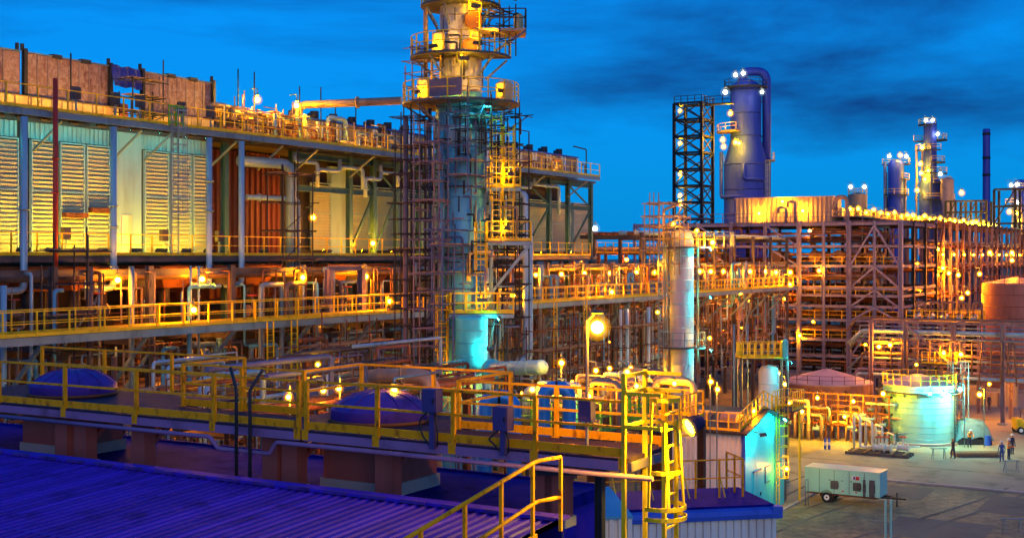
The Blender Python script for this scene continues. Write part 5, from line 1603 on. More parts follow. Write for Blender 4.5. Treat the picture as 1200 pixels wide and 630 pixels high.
for i, y in enumerate((27.5, 23.5, 19.5, 15.5, 12)):
    lamp((RXC + 2.5, y, 3.8), nth(i, 5) + ' lamp from the left under the low cross rack lighting the floor', 'lamps under the low cross rack', 'lamp_sodium', .18, .5, (1, 0, 0), .8)
# cabinets under the rack
for p_, h, wd in ((1142, 2.2, 'second'), (1183, 2.6, 'tallest'), (1160, 1.6, 'lowest'), (1125, 1.9, 'leftmost')):
    y = on_x(p_, 150)
    t = thing('cabinet', wd + ' pale equipment cabinet under the racks behind the yard', 'cabinet', (150, y, 0), 'cabinets under the racks')
    box('body', 'cream', t, 150, 151.2, y - .8, y + .8, .15, h); box('door', 'cream', t, 149.95, 150, y - .7, y + .7, .25, h - .1); box('plinth', 'concrete', t, 149.9, 151.3, y - .9, y + .9, 0, .15)
# back wall of process clutter under racks: dark shelter
bw = thing('process_shelter', 'dark shelter wall deep under the far racks', 'shelter', (160, 20, 0))
box('wall', 'wall_dark', bw, 190, 191, -20, 36, 0, 9); box('roof', 'rust', bw, 176, 191.5, -20, 36, 9, 9.3)
for y in range(-20, 37, 8): ibeam('post', 'rust', bw, (176.3, y, 0), (176.3, y, 9), .4, .4)
for i, y in enumerate((28, 20, 12, 4, -4, -12)):
    lamp((180, y, 7.6), nth(i, 6) + ' lamp from the left under the dark shelter roof', 'shelter lamps', 'lamp_sodium', .22, .6, (1, 0, 0), .6)

# ================================================================== yard tanks
T1 = at(1077, 116); tx, ty = T1.x, T1.y
tk = thing('storage_tank', 'cyan-lit ribbed storage tank with lamp-lit rim standing in the yard', 'tank', (tx, ty, 0))
lathe('shell', 'tank_shell', tk, (tx, ty, 0), [(3.2, 0), (3.2, 5.25)], 64)
for z in [.55 * k for k in range(1, 10)]:
    put('band', unit('cyl40', 'tank_shell'), tk, mtx((tx, ty, z), 3.215, 3.215, .045))
lathe('roof', 'tank_roof', tk, (tx, ty, 0), [(3.3, 5.2), (3.3, 5.32), (.3, 6.15), (.01, 6.18)], 48)
ring_deck('base_ring', 'concrete', tk, (tx, ty), 3.2, 3.7, 0, 360, 0, .22)
ring_rail(tk, (tx, ty), 3.25, 0, 360, 5.3, 'yellow', 1.0, 15, .05)
ring_deck('rim_walk', 'grating', tk, (tx, ty), 3.21, 3.9, A_L - 20, A_R + 40 if A_R > A_L else A_R + 400, 4.6, 4.68)
t0 = Vector((tx, ty, 0))
for k in range(8):
    a = math.radians(A_C - 80 + 20 * k)
    q = t0 + Vector((3.21 * math.cos(a), 3.21 * math.sin(a), 0))
    bar('roof_bracket', 'galv', tk, q + Vector((0, 0, 4.3)), q * 1.0 + Vector((.35 * math.cos(a), .35 * math.sin(a), 4.6)), .08, .08)
q = t0 + RGT * 2.6 - FWD * 2.3
tl = thing('ladder', 'dark caged ladder on the right flank of the cyan-lit tank', 'ladder', (q.x, q.y, 0)); ladder(tl, (q.x, q.y), .1, 5.6, (-FWD.x + RGT.x, -FWD.y + RGT.y), 'steel_dark', True, .5)
q = t0 + RGT * 3.6
tp_ = thing('platform', 'small pale railed landing at the top right of the cyan-lit tank', 'platform', (q.x, q.y, 0))
for a, b in ((-.7, -.7), (.7, -.7), (.7, .7), (-.7, .7)):
    bar('post', 'galv', tp_, q + RGT * a + FWD * b, q + RGT * a + FWD * b + Vector((0, 0, 6.2)), .1, .1)
rbox('deck_panel', 'grating', tp_, (q.x, q.y, 6.15), 1.5, 1.5, .08, math.radians(A_R))
railing(tp_, [q + RGT * a + FWD * b + Vector((0, 0, 6.2)) for a, b in ((-.7, .7), (-.7, -.7), (.7, -.7), (.7, .7))], 'galv', 1.1, .7, False, .05)
for p_, q_, r, m_ in ((1035, 461, .2, 'lamp_warm'), (1106, 462, .17, 'lamp_mercury'), (1125, 456, .2, 'lamp_mercury'), (1112, 463, .17, 'lamp_mercury'), (1090, 461, .15, 'lamp_mercury'), (1148, 462, .22, 'lamp_warm'), (1074, 427, .13, 'lamp_small')):
    s_ = at(p_, 112.0 if p_ != 1074 else 116, q_)
    if p_ in (1148, 1125):
        lamp(s_, 'tall pole lamp standing right of the cyan-lit tank' if p_ == 1148 else 'pole lamp touching the right rim of the cyan-lit tank', None, m_, r, .3, tuple(RGT), .4, 0)
    else:
        lamp(s_, {1035: 'left warm', 1106: 'second cyan', 1112: 'right cyan', 1090: 'middle cyan', 1074: 'small roof-top'}[p_] + ' lamp on the rim of the cyan-lit tank', 'tank rim lamps', m_, r, .15, tuple(FWD), .5)
T2 = at(969, 130)
tk2 = thing('storage_tank', 'wide low tank with mauve conical roof left of the cyan-lit tank', 'tank', (T2.x, T2.y, 0))
lathe('shell', 'tank_brown', tk2, (T2.x, T2.y, 0), [(4.5, 0), (4.5, 4.1)], 56)
lathe('roof', 'tank_roof', tk2, (T2.x, T2.y, 0), [(4.65, 4.0), (4.65, 4.15), (.4, 5.35), (.01, 5.38)], 56)
ring_rail(tk2, (T2.x, T2.y), 4.6, A_C - 100, A_C + 100, 4.1, 'rust', .9, 15, .05)
for k in range(16):
    a = math.radians(22.5 * k)
    e = Vector((math.cos(a), math.sin(a), 0))
    bar('stiffener', 'tank_brown', tk2, Vector((T2.x, T2.y, 0)) + e * 4.53, Vector((T2.x, T2.y, 4.0)) + e * 4.53, .1, .1)
# manifold piping in front of the mauve tank
mf = thing('pipe_rack', 'low rusty manifold frame before the mauve-roofed tank', 'pipe rack', (100, 33, 0))
M0 = at(985, 116)
mx0 = M0.x; my0, my1 = on_x(1042, mx0), on_x(925, mx0)
for k in range(9):
    y = my0 + (my1 - my0) * k / 8
    for dx in (0, 2.4):
        bar('post', 'rust', mf, (mx0 + dx, y, 0), (mx0 + dx, y, 4.4), .14, .14)
    for z in (1.4, 2.6, 4.2):
        bar('beam', 'rust', mf, (mx0, y, z), (mx0 + 2.4, y, z), .12, .16)
for z in (1.5, 2.7, 4.3):
    bar('beam', 'rust', mf, (mx0 - .02, my0, z), (mx0 - .02, my1, z), .12, .16)
railing(mf, [(mx0 - .1, my0, 2.75), (mx0 - .1, my1, 2.75)], 'rust', 1.0, 1.1, False, .05)
for k in range(48):
    y = rnd.uniform(my0, my1); x = mx0 + rnd.uniform(-.9, 1.8); z = rnd.choice((1.0, 1.7, 2.3, 3.0, 3.6))
    dy = rnd.choice((-1, 1)) * rnd.uniform(.8, 2.8)
    pts = rnd.choice(([(x, y, 0.0), (x, y, z), (x, y + dy, z), (x, y + dy, z - .8)], [(x, y, z), (x, y + dy, z), (x + 1, y + dy, z)], [(x, y, 0), (x, y, z + .6), (x + 1.2, y, z + .6)]))
    r_, m_ = rnd.choice((.06, .08, .11, .15)), rnd.choice(['insul', 'cream', 'pipe_grey', 'pipe_brown', 'insul_warm'])
    if k < 30: stuff_pipe('manifold', pts, r_, m_)
    else: pipe(pts, r_, m_, look(r_, m_) + ' bent pipe, ' + nth(k - 30) + ' in the manifold before the mauve-roofed tank', 'manifold pipes', 1, 8)
build_stuff('manifold', 'pipework', 'tangle of small piping in the manifold before the mauve-roofed tank')
for k in range(12):
    valve((mx0 + rnd.uniform(-.9, 1), rnd.uniform(my0, my1), rnd.uniform(1, 3.2)), nth(k, 12) + ' valve in the manifold before the mauve-roofed tank', 'manifold valves', rnd.uniform(.7, 1.2), 'insul', 'y')
for i, (p_, q_) in enumerate(((940, 482), (990, 488), (958, 466), (1000, 470), (925, 472))):
    s_ = at(p_, 114.5, q_)
    lamp(s_, ('left low', 'right low', 'middle', 'right high', 'leftmost')[i] + ' lamp among the manifold pipes before the mauve-roofed tank', 'manifold lamps', 'lamp_warm', .16, .3, tuple(FWD), .7)
for p_, q_ in ((912, 437), (920, 450)):
    lamp(at(p_, 100, q_), ('upper' if q_ < 440 else 'lower') + ' lamp at the top of the cyan vessel behind the shed', 'cyan vessel lamps', 'lamp_warm', .17, .3, tuple(FWD), .7)
# bright pump skid at foot of the tank
for k, (p_, zt_) in enumerate(((1008, 3.1), (1022, 2.6), (1034, 2.2), (1048, 1.5))):
    q = at(p_, 109); q.z = 0
    pipe([q + FWD * 2, q + FWD * 2 + Vector((0, 0, zt_)), q + Vector((0, 0, zt_)), q + Vector((0, 0, .5)), q + RGT * 2.2 + Vector((0, 0, .5))], .12 - .015 * k, 'clad_white', nth(k, 4) + ' thick pale bent pipe from the left at the foot of the cyan-lit tank', 'pale pipes at the tank foot', 1, 10)
for i, p_ in enumerate((1030, 1038, 1058)):
    q = at(p_, 108); q.z = .6
    valve(q, nth(i, 3) + ' pale valve from the left at the foot of the cyan-lit tank', 'tank foot valves', 1.5, 'clad_white', 'y')
q = at(1030, 107); t = thing('pipe_skid', 'low steel skid with sleepers under the pale tank pipes', 'skid', (q.x, q.y, 0))
y0, y1 = on_x(1065, q.x), on_x(990, q.x)
for dx in (0, .9, 1.8): box('skid_beam', 'steel', t, q.x + dx, q.x + dx + .2, y0, y1, 0, .25)
for k in range(5):
    y = y0 + (y1 - y0) * (k + .3) / 5
    box('sleeper', 'wood', t, q.x - .1, q.x + 2.1, y, y + .2, .25, .33)
# drums beside manifold
for p_ in (967, 971.5):
    q = at(p_, 111); t = thing('gas_cylinder', ('left' if p_ < 970 else 'right') + ' one of two blue and white gas cylinders by the manifold', 'gas cylinder', (q.x, q.y, 0), 'gas cylinders by the manifold')
    lathe('body', 'blue_paint', t, (q.x, q.y, 0), [(.10, 0), (.11, .04), (.11, .85), (.07, .95), (.04, .98), (.04, 1.05), (.01, 1.06)], 14)
    put('white_band', unit('cyl24', 'white_paint'), t, mtx((q.x, q.y, .5), .114, .114, .3))

# ================================================================== yard clutter, people, generator
def person(p, yaw, m, label, pose='stand', s=1.0, hat=True):
    j = {'pel': (0, 0, .95), 'chest': (0, .02, 1.30), 'neck': (0, .0, 1.48), 'head': (0, .03, 1.60), 'top': (0, .03, 1.71)}
    if pose == 'bend':
        j.update({'chest': (0, .18, 1.26), 'neck': (0, .30, 1.41), 'head': (0, .38, 1.50), 'top': (0, .42, 1.60)})
    V = [j['pel'], j['chest'], j['neck'], j['head'], j['top']]
    R = [(.15, .11), (.17, .12), (.06, .06), (.095, .11), (.07, .08)]
    E = [(0, 1), (1, 2), (2, 3), (3, 4)]
    def add(v, r, par):
        V.append(v); R.append(r if isinstance(r, tuple) else (r, r)); E.append((par, len(V) - 1)); return len(V) - 1
    # face: a nose bump
    add((0, V[3][1] + .125, V[3][2] + .0), .018, 3)
    for sd in (-1, 1):
        add((sd * .10, V[3][1] - .005, V[3][2]), .02, 3)
        step = .12 * sd if pose == 'walk' else 0
        h = add((sd * .10, 0, .88), .095, 0)
        k = add((sd * .12, .03 + step * .7, .50), .068, h)
        f = add((sd * .12, step, .09), .048, k)
        add((sd * .13, step + .16, .04), .04, f)
        cx_, cy_, cz_ = V[1]
        sh = add((sd * .19, cy_, cz_ + .10), .062, 1)
        if pose == 'carry' or pose == 'bend':
            el = add((sd * .26, cy_ + .08, cz_ - .17), .046, sh)
            wr = add((sd * .18, cy_ + .30, cz_ - .20), .034, el)
            fd = Vector((-sd * .02, .09, -.01))
        else:
            el = add((sd * .27, cy_ - .02 - step * .4, cz_ - .19), .046, sh)
            wr = add((sd * .28, cy_ + .06 - step, cz_ - .43), .034, el)
            fd = Vector((0, .02, -.09))
        pa = add(tuple(Vector(V[wr]) + fd * .9), (.040, .022), wr)
        for q_ in range(4):
            base = add(tuple(Vector(V[pa]) + Vector((0, (q_ - 1.5) * .02, 0)) + fd * .35), .009, pa)
            add(tuple(Vector(V[base]) + fd * (.75 + .12 * (q_ in (1, 2))) + Vector((-sd * .01, 0, 0))), .008, base)
        th = add(tuple(Vector(V[wr]) + fd * .6 + Vector((-sd * .035, .02, 0))), .010, wr)
        add(tuple(Vector(V[th]) + fd * .5), .009, th)
    me = bpy.data.meshes.new('person_body')
    me.from_pydata(V, E, [])
    me.materials.append(MATS[m])
    o = bpy.data.objects.new('person', me)
    COL.objects.link(o)
    o.modifiers.new('skin', 'SKIN')
    sl = me.skin_vertices[0].data
    for i, r in enumerate(R):
        sl[i].radius = r
        sl[i].use_root = (i == 0)
    ss = o.modifiers.new('sub', 'SUBSURF'); ss.levels = 1; ss.render_levels = 1
    o.modifiers['skin'].use_smooth_shade = True
    o.location = p; o.rotation_euler = (0, 0, yaw); o.scale = (s, s, s)
    tag(o, label, 'person')
    if hat:
        hz = Vector(j['head'])
        vs, fs = lathe_vf([(.155, 0), (.155, .015), (.125, .02), (.118, .07), (.08, .125), (.01, .14)], 16)
        hm = mk_mesh('hard_hat', vs, fs, 'helmet', True)
        ho = bpy.data.objects.new('hard_hat', hm); COL.objects.link(ho); ho.parent = o
        ho.location = hz + Vector((0, .01, .055))
    return o
G = lambda px, py: at(px, H * F / (py - 300.0), py)
person(G(1136, 524), math.radians(120), 'person_orange', 'worker in orange vest and white helmet beside tarpaulined machine', 'bend')
person(G(1117, 537), math.radians(40), 'person_navy', 'worker in dark clothes standing in front of the cyan-lit tank', 'walk', 1, False)
person(G(1174, 541), math.radians(-60), 'person_coverall', 'worker in blue coveralls beside the trestle', 'stand', 1.0)
person(G(1182, 538), math.radians(160), 'person_orange', 'worker in orange vest behind the trestle', 'carry')
person(G(1186, 532), math.radians(150), 'person_navy', 'worker in dark jacket and white helmet behind the orange vest', 'stand')
person(G(1159, 480), math.radians(150), 'person_navy', 'worker in dark clothes far off under the racks', 'stand', 1, False)
def trestle(q, label):
    t = thing('trestle', label, 'trestle', q)
    for a in (-.5, .5):
        for b in (-.3, .3):
            rod('leg', 'galv', t, q + RGT * a + FWD * b, q + RGT * a * .9 + FWD * b * .2 + Vector((0, 0, .9)), .025)
        rod('spreader', 'galv', t, q + RGT * a - FWD * .18 + Vector((0, 0, .4)), q + RGT * a + FWD * .18 + Vector((0, 0, .4)), .018)
    rod('top_bar', 'galv', t, q - RGT * .7 + Vector((0, 0, .92)), q + RGT * .7 + Vector((0, 0, .92)), .035)
trestle(G(1185, 553), 'pale tube trestle in front of the workers')
trestle(G(1100, 538), 'pale tube trestle in front of the cyan-lit tank')
trestle(G(1186, 625), 'pale tube trestle on the bare yard near the picture corner')
q = G(1146, 535)
TW = ('front bottom', 'second bottom', 'middle bottom', 'fourth bottom', 'back bottom', 'front top', 'second top', 'third top', 'back top')
for k in range(9):
    a, b = rnd.uniform(-2.2, -1.6), rnd.uniform(1.6, 2.2)
    off = FWD * (k % 5) * .35
    z = .12 + (k // 5) * .16
    o = bar('timber', 'wood', None, q + RGT * a + off + Vector((0, 0, z)), q + RGT * b + off + Vector((0, 0, z + .01)), .18, .12)
    tag(o, TW[k] + ' long timber baulk in the stack beside the workers', 'timber', 'stacked timber baulks')
for k in (-1.2, 1.2):
    o = bar('timber', 'wood', None, q + RGT * k - FWD * .2 + Vector((0, 0, .03)), q + RGT * k + FWD * 1.8 + Vector((0, 0, .03)), .1, .06)
    tag(o, ('left' if k < 0 else 'right') + ' short timber bearer under the timber stack', 'timber', 'timber bearers')
# machine under tarpaulin
q = G(1143, 521)
t = thing('machine', 'machine half covered by a grey-green tarpaulin right of the tank', 'machine', q)
rbox('base', 'steel_dark', t, q + FWD * .8 + Vector((0, 0, .25)), 3.0, 1.6, .5, math.radians(A_R))
N_, Q_ = 12, 8
vs = []
for j_ in range(Q_ + 1):
    for i_ in range(N_ + 1):
        a = (i_ / N_ - .5) * 3.4; b = (j_ / Q_) * 2.0
        h = 2.0 * max(0, 1 - abs(a / 1.75) ** 4) * max(0, 1 - abs((b - 1.0) / 1.05) ** 4) + .12 * math.sin(a * 4 + b * 3) + .25
        v = RGT * a + FWD * b
        vs.append((v.x, v.y, max(.05, h)))
fs = [(j_ * (N_ + 1) + i_, j_ * (N_ + 1) + i_ + 1, (j_ + 1) * (N_ + 1) + i_ + 1, (j_ + 1) * (N_ + 1) + i_) for j_ in range(Q_) for i_ in range(N_)]
put('cover', mk_mesh('cover', vs, fs, 'tarp', True), t, Matrix.Translation(q))
o = lathe('engine_drum', 'blue_paint', t, q + RGT * 1.0 - FWD * .2, [(.3, 0), (.3, .85), (.01, .87)], 16)
# yellow machine at edge
q = G(1203, 507)
t = thing('forklift', 'yellow forklift cut off by the right picture edge', 'forklift', q)
rbox('body', 'yellow', t, q + Vector((0, 0, .8)), 2.2, 1.2, .8, math.radians(A_R)); rbox('counterweight', 'yellow', t, q - RGT * .9 + Vector((0, 0, 1.0)), .6, 1.2, .9, math.radians(A_R))
for a in (-.8, .8):
    for b in (-.6, .6):
        w_ = put('wheel', unit('cyl24', 'rubber'), t, bar_m(q + RGT * a + FWD * (b - .12) + Vector((0, 0, .34)), q + RGT * a + FWD * (b + .12) + Vector((0, 0, .34)), .34, .34))
        put_sub('rim', unit('cyl24', 'white_paint'), w_, bar_m(q + RGT * a + FWD * (b - .13) + Vector((0, 0, .34)), q + RGT * a + FWD * (b + .13) + Vector((0, 0, .34)), .18, .18))
for a in (-.4, .6):
    for b in (-.5, .5):
        bar('cab_post', 'black', t, q + RGT * a + FWD * b + Vector((0, 0, 1.2)), q + RGT * a + FWD * b + Vector((0, 0, 2.1)), .06, .06)
rbox('cab_roof', 'black', t, q + RGT * .1 + Vector((0, 0, 2.12)), 1.2, 1.2, .06, math.radians(A_R))

# generator trailer
gx = 86.0
gy1, gy0 = on_x(943, gx), on_x(1031, gx)
gs = thing('generator_trailer', 'pale mint towable generator trailer parked on the yard', 'generator', (gx, gy0, 0))
box('enclosure', 'genset', gs, gx, gx + 2.0, gy0, gy1, .66, 2.28)
box('roof_edge', 'genset', gs, gx - .04, gx + 2.04, gy0 - .04, gy1 + .04, 2.28, 2.35)
for k in range(1, 5):
    y = gy0 + (gy1 - gy0) * k / 5
    box('panel_seam', 'steel', gs, gx - .012, gx, y - .015, y + .015, .7, 2.26)
def gpix(a, b):                # fraction along the side, left to right
    return gy1 + (gy0 - gy1) * a, gy1 + (gy0 - gy1) * b
def gvent(a, b, z0, z1):
    y0, y1 = gpix(a, b)
    f = box('vent', 'black', gs, gx - .03, gx, y1, y0, z0, z1)
    n_ = 6
    for k in range(n_):
        z = z0 + (z1 - z0) * (k + .5) / n_
        put_sub('slat', unit('box', 'steel'), f, Matrix.Translation((gx - .05, (y0 + y1) / 2, z)) @ Matrix.Rotation(.6, 4, 'Y') @ Matrix.Diagonal((.012, abs(y0 - y1) - .04, (z1 - z0) / n_ * .7, 1)))
gvent(.35, .46, 1.1, 1.45); gvent(.65, .76, 1.1, 1.45); gvent(.78, .82, .95, 1.52); gvent(.86, .94, .95, 1.52)
y0, y1 = gpix(.63, .735)
lb = box('nameplate', 'white_paint', gs, gx - .02, gx, y1, y0, 1.72, 1.98)
put_sub('blue_field', unit('box', 'decal_blue'), lb, mtx((gx - .025, y0 - abs(y0 - y1) * .35, 1.85), .01, abs(y0 - y1) * .22, .2))
put_sub('red_field', unit('box', 'decal_red'), lb, mtx((gx - .025, y1 + abs(y0 - y1) * .24, 1.85), .01, abs(y0 - y1) * .46, .24))
for a in (.33, .5, .62, .79):
    y0, y1 = gpix(a, a + .012)
    box('latch', 'black', gs, gx - .03, gx, y1, y0, 1.55 if a < .7 else 1.9, 1.63 if a < .7 else 1.98)
for a in (.50, .68):
    y0, y1 = gpix(a, a + .03)
    box('marker_lamp', 'decal_red', gs, gx - .05, gx - .03, y1, y0, .84, .92)
box('chassis', 'rust', gs, gx + .1, gx + 1.9, gy0 + .2, gy1 - .1, .52, .71)
bar('drawbar', 'black', gs, (gx + .6, gy0 + .2, .6), (gx + 1.0, gy0 - 1.5, .55), .12, .12)
bar('drawbar', 'black', gs, (gx + 1.4, gy0 + .2, .6), (gx + 1.0, gy0 - 1.5, .55), .12, .12)
rod('jockey_leg', 'black', gs, (gx + 1.0, gy0 - .9, 0), (gx + 1.0, gy0 - .9, .95), .05)
for xx in (gx - .02, gx + 1.75):
    yw = gpix(.30, .3)[0]
    w_ = put('wheel', unit('cyl24', 'rubber'), gs, bar_m((xx, yw, .36), (xx + .26, yw, .36), .36, .36))
    put_sub('rim', unit('cyl24', 'white_paint'), w_, bar_m((xx - .015, yw, .36), (xx + .27, yw, .36), .19, .19))
    put_sub('hub', unit('cyl24', 'black'), w_, bar_m((xx - .03, yw, .36), (xx + .28, yw, .36), .06, .06))
    ar = MB()
    for k in range(8):
        a = math.pi * k / 8; b = math.pi * (k + 1) / 8
        ar.bar((xx + .1, yw + .46 * math.cos(a), .38 + .46 * math.sin(a)), (xx + .1, yw + .46 * math.cos(b), .38 + .46 * math.sin(b)), .34, .03)
    ar.build('mudguard', 'rust', gs)
tag(tube('hoop_barrier', 'galv', None, [G(944, 592), G(944, 592) + Vector((0, 0, 1.8)), G(947, 592) + Vector((0, 0, 1.8)), G(947, 592)], .04, 8, .2), 'thin pale hoop barrier behind the generator trailer', 'barrier')
for p_ in (1037.5, 1044):
    q = at(p_, 62, 586); z = q.z; q.z = 0
    t = thing('pipe_post', ('left' if p_ < 1040 else 'right') + ' one of two slim mint posts at the bottom of the yard', 'post', q, 'pair of mint posts')
    rod('shaft', 'genset', t, q, q + Vector((0, 0, z)), .055); rod('base_collar', 'genset', t, q, q + Vector((0, 0, .1)), .12); rod('cap', 'genset', t, q + Vector((0, 0, z)), q + Vector((0, 0, z + .05)), .065)
# ================================================================== shed with cyan gable
SX0, SY0 = 76.4, 27.85
SX1 = on_y(919, SY0); SY1 = SY0 + 6.2
sh = thing('shed', 'corrugated shed with bright cyan gable end beside the yard', 'shed', (SX0, SY0, 0))
ez, az = 5.75, 6.75
mid = (SX0 + SX1) / 2
b = MB()
b.raw([(SX0, SY0, 0), (SX1, SY0, 0), (SX1, SY0, ez), (mid, SY0, az), (SX0, SY0, ez), (SX0, SY0 + .15, 0), (SX1, SY0 + .15, 0), (SX1, SY0 + .15, ez), (mid, SY0 + .15, az), (SX0, SY0 + .15, ez)],
      [(0, 1, 2, 3, 4), (9, 8, 7, 6, 5), (0, 4, 9, 5), (1, 6, 7, 2)])
b.build('gable_wall', 'teal_lit', sh)
corrug('side_wall', 'clad_white', sh, (SX0, SY0 + .15), (SX0, SY1), 0, ez, .32, .06, (-1, 0, 0))
box('side_wall_core', 'clad_white', sh, SX0 + .02, SX0 + .12, SY0 + .16, SY1, 0, ez)
box('far_wall', 'clad_white', sh, SX1 - .12, SX1 - .02, SY0 + .16, SY1, 0, ez)
box('corner_trim', 'blue_paint', sh, SX0 - .1, SX0 - .02, SY0 - .06, SY0 + .18, 0, ez)
for s_, (xa_, xb_) in enumerate(((SX0, mid), (SX1, mid))):
    b = MB()
    e = .35 if s_ == 0 else -.35
    z0_ = ez - .1
    b.raw([(xa_ - e, SY0 - .3, z0_), (xb_, SY0 - .3, az + .02), (xb_, SY1 + .3, az + .02), (xa_ - e, SY1 + .3, z0_), (xa_ - e, SY0 - .3, z0_ + .14), (xb_, SY0 - .3, az + .16), (xb_, SY1 + .3, az + .16), (xa_ - e, SY1 + .3, z0_ + .14)],
          [(0, 3, 2, 1), (4, 5, 6, 7), (0, 1, 5, 4), (2, 3, 7, 6), (0, 4, 7, 3), (1, 2, 6, 5)])
    b.build('roof', 'steel_dark', sh)
dr = box('door', 'teal_lit', sh, SX0 + 1.6, SX0 + 2.9, SY0 - .06, SY0 - .005, .1, 3.0)
put_sub('frame', unit('box', 'steel_blue'), dr, mtx((SX0 + 2.25, SY0 - .05, 3.06), 1.5, .12, .1))
put_sub('handle', unit('box', 'black'), dr, mtx((SX0 + 2.75, SY0 - .1, 1.5), .05, .08, .2))
wn = box('window', 'steel_blue', sh, SX0 + 3.8, SX0 + 4.9, SY0 - .05, SY0 - .005, 2.0, 3.1)
put_sub('pane', unit('box', 'teal_lit'), wn, mtx((SX0 + 4.35, SY0 - .06, 2.55), .95, .02, .95))
for yy in (SY0 + 1.6, SY0 + 3.6):
    t = thing('vent_hood', ('right' if yy < SY0 + 2 else 'left') + ' one of two pale curved vent hoods on the shed roof', 'vent', (SX0 + 1.8, yy, 6.2), 'shed vent hoods')
    pts = [(SX0 + 1.2, .0), (SX0 + 1.2, .5), (SX0 + 1.5, .75), (SX0 + 2.2, .8), (SX0 + 2.6, .5), (SX0 + 2.6, .1)]
    b = MB(); vs = []
    for y in (yy - .55, yy + .55):
        vs += [(x, y, 6.0 + z) for x, z in pts]
    b.raw(vs, [(i, i + 1, 7 + i, 6 + i) for i in range(5)] + [(0, 6, 11, 5), tuple(range(5, -1, -1)), tuple(range(6, 12))])
    b.build('hood', 'insul_warm', t); b2 = MB(); b2.box(SX0 + 1.3, SX0 + 2.5, yy - .45, yy + .45, 5.85, 6.1); b2.build('curb', 'steel_dark', t)
rr_ = thing('roof_railing', 'yellow guard railing round the shed roof edge', 'railing', (SX0, SY0, ez))
railing(rr_, [(SX0 - .1, SY1 + 6, ez + .1), (SX0 - .1, SY0 + .3, ez + .1), (mid, SY0 + .1, az + .2), (SX1, SY0 + .1, ez + .1)], 'yellow', 1.15, .75, True, .06)
lg = thing('ladder', 'tall yellow caged ladder up the right of the cyan gable', 'ladder', (SX1 - 1.8, SY0 - .2, 0))
ladder(lg, (SX1 - 1.8, SY0 - .15), .1, 7.6, (0, -1, 0), 'yellow', True, .6, 2.0, .7)
cgx = SX1 + 1.4
cg = thing('access_cage', 'yellow railed landing at the top of the shed ladder', 'cage', (cgx, SY0, 0))
box('deck_panel', 'grating', cg, SX1 - 1.2, SX1 + 1.2, SY0 - 1.0, SY0 + .4, 6.45, 6.53)
railing(cg, [(SX1 - 1.2, SY0 - 1.0, 6.53), (SX1 + 1.2, SY0 - 1.0, 6.53), (SX1 + 1.2, SY0 + .4, 6.53), (SX1 - 1.2, SY0 + .4, 6.53)], 'yellow', 1.25, .5, True, .05)
for x in (SX1 + .9,):
    bar('post', 'yellow', cg, (x, SY0 - .8, 0), (x, SY0 - .8, 6.45), .12, .12)
box('side_cabinet', 'steel', sh, SX1 + .1, SX1 + 1.4, SY0 + .3, SY0 + 1.5, 0, 4.6)
fl = at(915, 83, 553)
lamp((SX1 - 2.2, SY0 - .9, fl.z), 'bright lamp at the foot of the shed ladder', None, 'lamp_small', .15, .2, (0, 1, 0), .75)
for x_, z_, lb in ((SX1 - 2.6, 6.1, 'under the landing'), (SX0 + .8, 5.6, 'at the near corner')):
    bulkhead((x_, SY0 - .9, z_), (.3 if x_ < SX0 + 2 else -.5, .75, -.6), 'added shielded cyan lamp over the shed gable, ' + lb, None, 'strip_cyan_added', .5, .16, (x_, SY0, z_ + .25))  # unseen lamps added to wash the gable cyan
# vertical vessel behind the shed with cage on top
V0 = at(901, 97)
vv = thing('vessel', 'vertical cyan-lit vessel with yellow caged platform behind the shed', 'vessel', (V0.x, V0.y, 0))
lathe('shell', 'clad_white', vv, (V0.x, V0.y, 0), [(.8, 0), (.8, 8.1), (.6, 8.5), (.01, 8.65)], 32)
for z in (6.3, 7.2): put('cladding_band', unit('cyl40', 'clad'), vv, mtx((V0.x, V0.y, z), .81, .81, .04))
v0 = Vector((V0.x, V0.y, 0))
vp = [v0 + RGT * a + FWD * b + Vector((0, 0, 9.2)) for a, b in ((-2.3, -1.0), (1.2, -1.0), (1.2, 1.0), (-2.3, 1.0))]
ce = (vp[0] + vp[2]) / 2
rbox('platform', 'grating', vv, (ce.x, ce.y, 9.15), 3.5, 2.0, .1, math.radians(A_R))
railing(vv, vp + [vp[0]], 'yellow', 1.15, .5, True, .06)
for p_ in vp: bar('leg', 'steel', vv, (p_.x, p_.y, 0), (p_.x, p_.y, 9.1), .16, .16)
q = v0 + RGT * 1.0 - FWD * 1.2
bulkhead(v0 + RGT * 1.6 - FWD * 1.3 + Vector((0, 0, 8.9)), -RGT * .9 + FWD * .9 - Vector((0, 0, .9)), 'added shielded cyan lamp under the caged platform behind the shed', None, 'strip_cyan_added', .5, .16, v0 + RGT * 1.1 - FWD * .9 + Vector((0, 0, 9.1)))  # unseen lamp added to light the vessel cyan
t = thing('cylinder_tank', 'short bright cyan tank on the caged platform behind the shed', 'tank', (q.x, q.y, 9.2)); lathe('shell', 'teal_lit', t, (q.x, q.y, 9.25), [(.22, 0), (.22, 1.3), (.1, 1.45), (.01, 1.46)], 18)
rod('nozzle', 'galv', t, (q.x, q.y, 10.6), (q.x, q.y, 10.9), .06)
for p_, z_ in ((860, 5.6), (876, 5.8)):
    q = at(p_, 100); pipe([(q.x, q.y, 0), (q.x, q.y, 11.6)], .07, 'galv', ('left' if p_ < 870 else 'right') + ' one of two thin pale masts behind the shed', 'masts behind the shed', 0, 8)

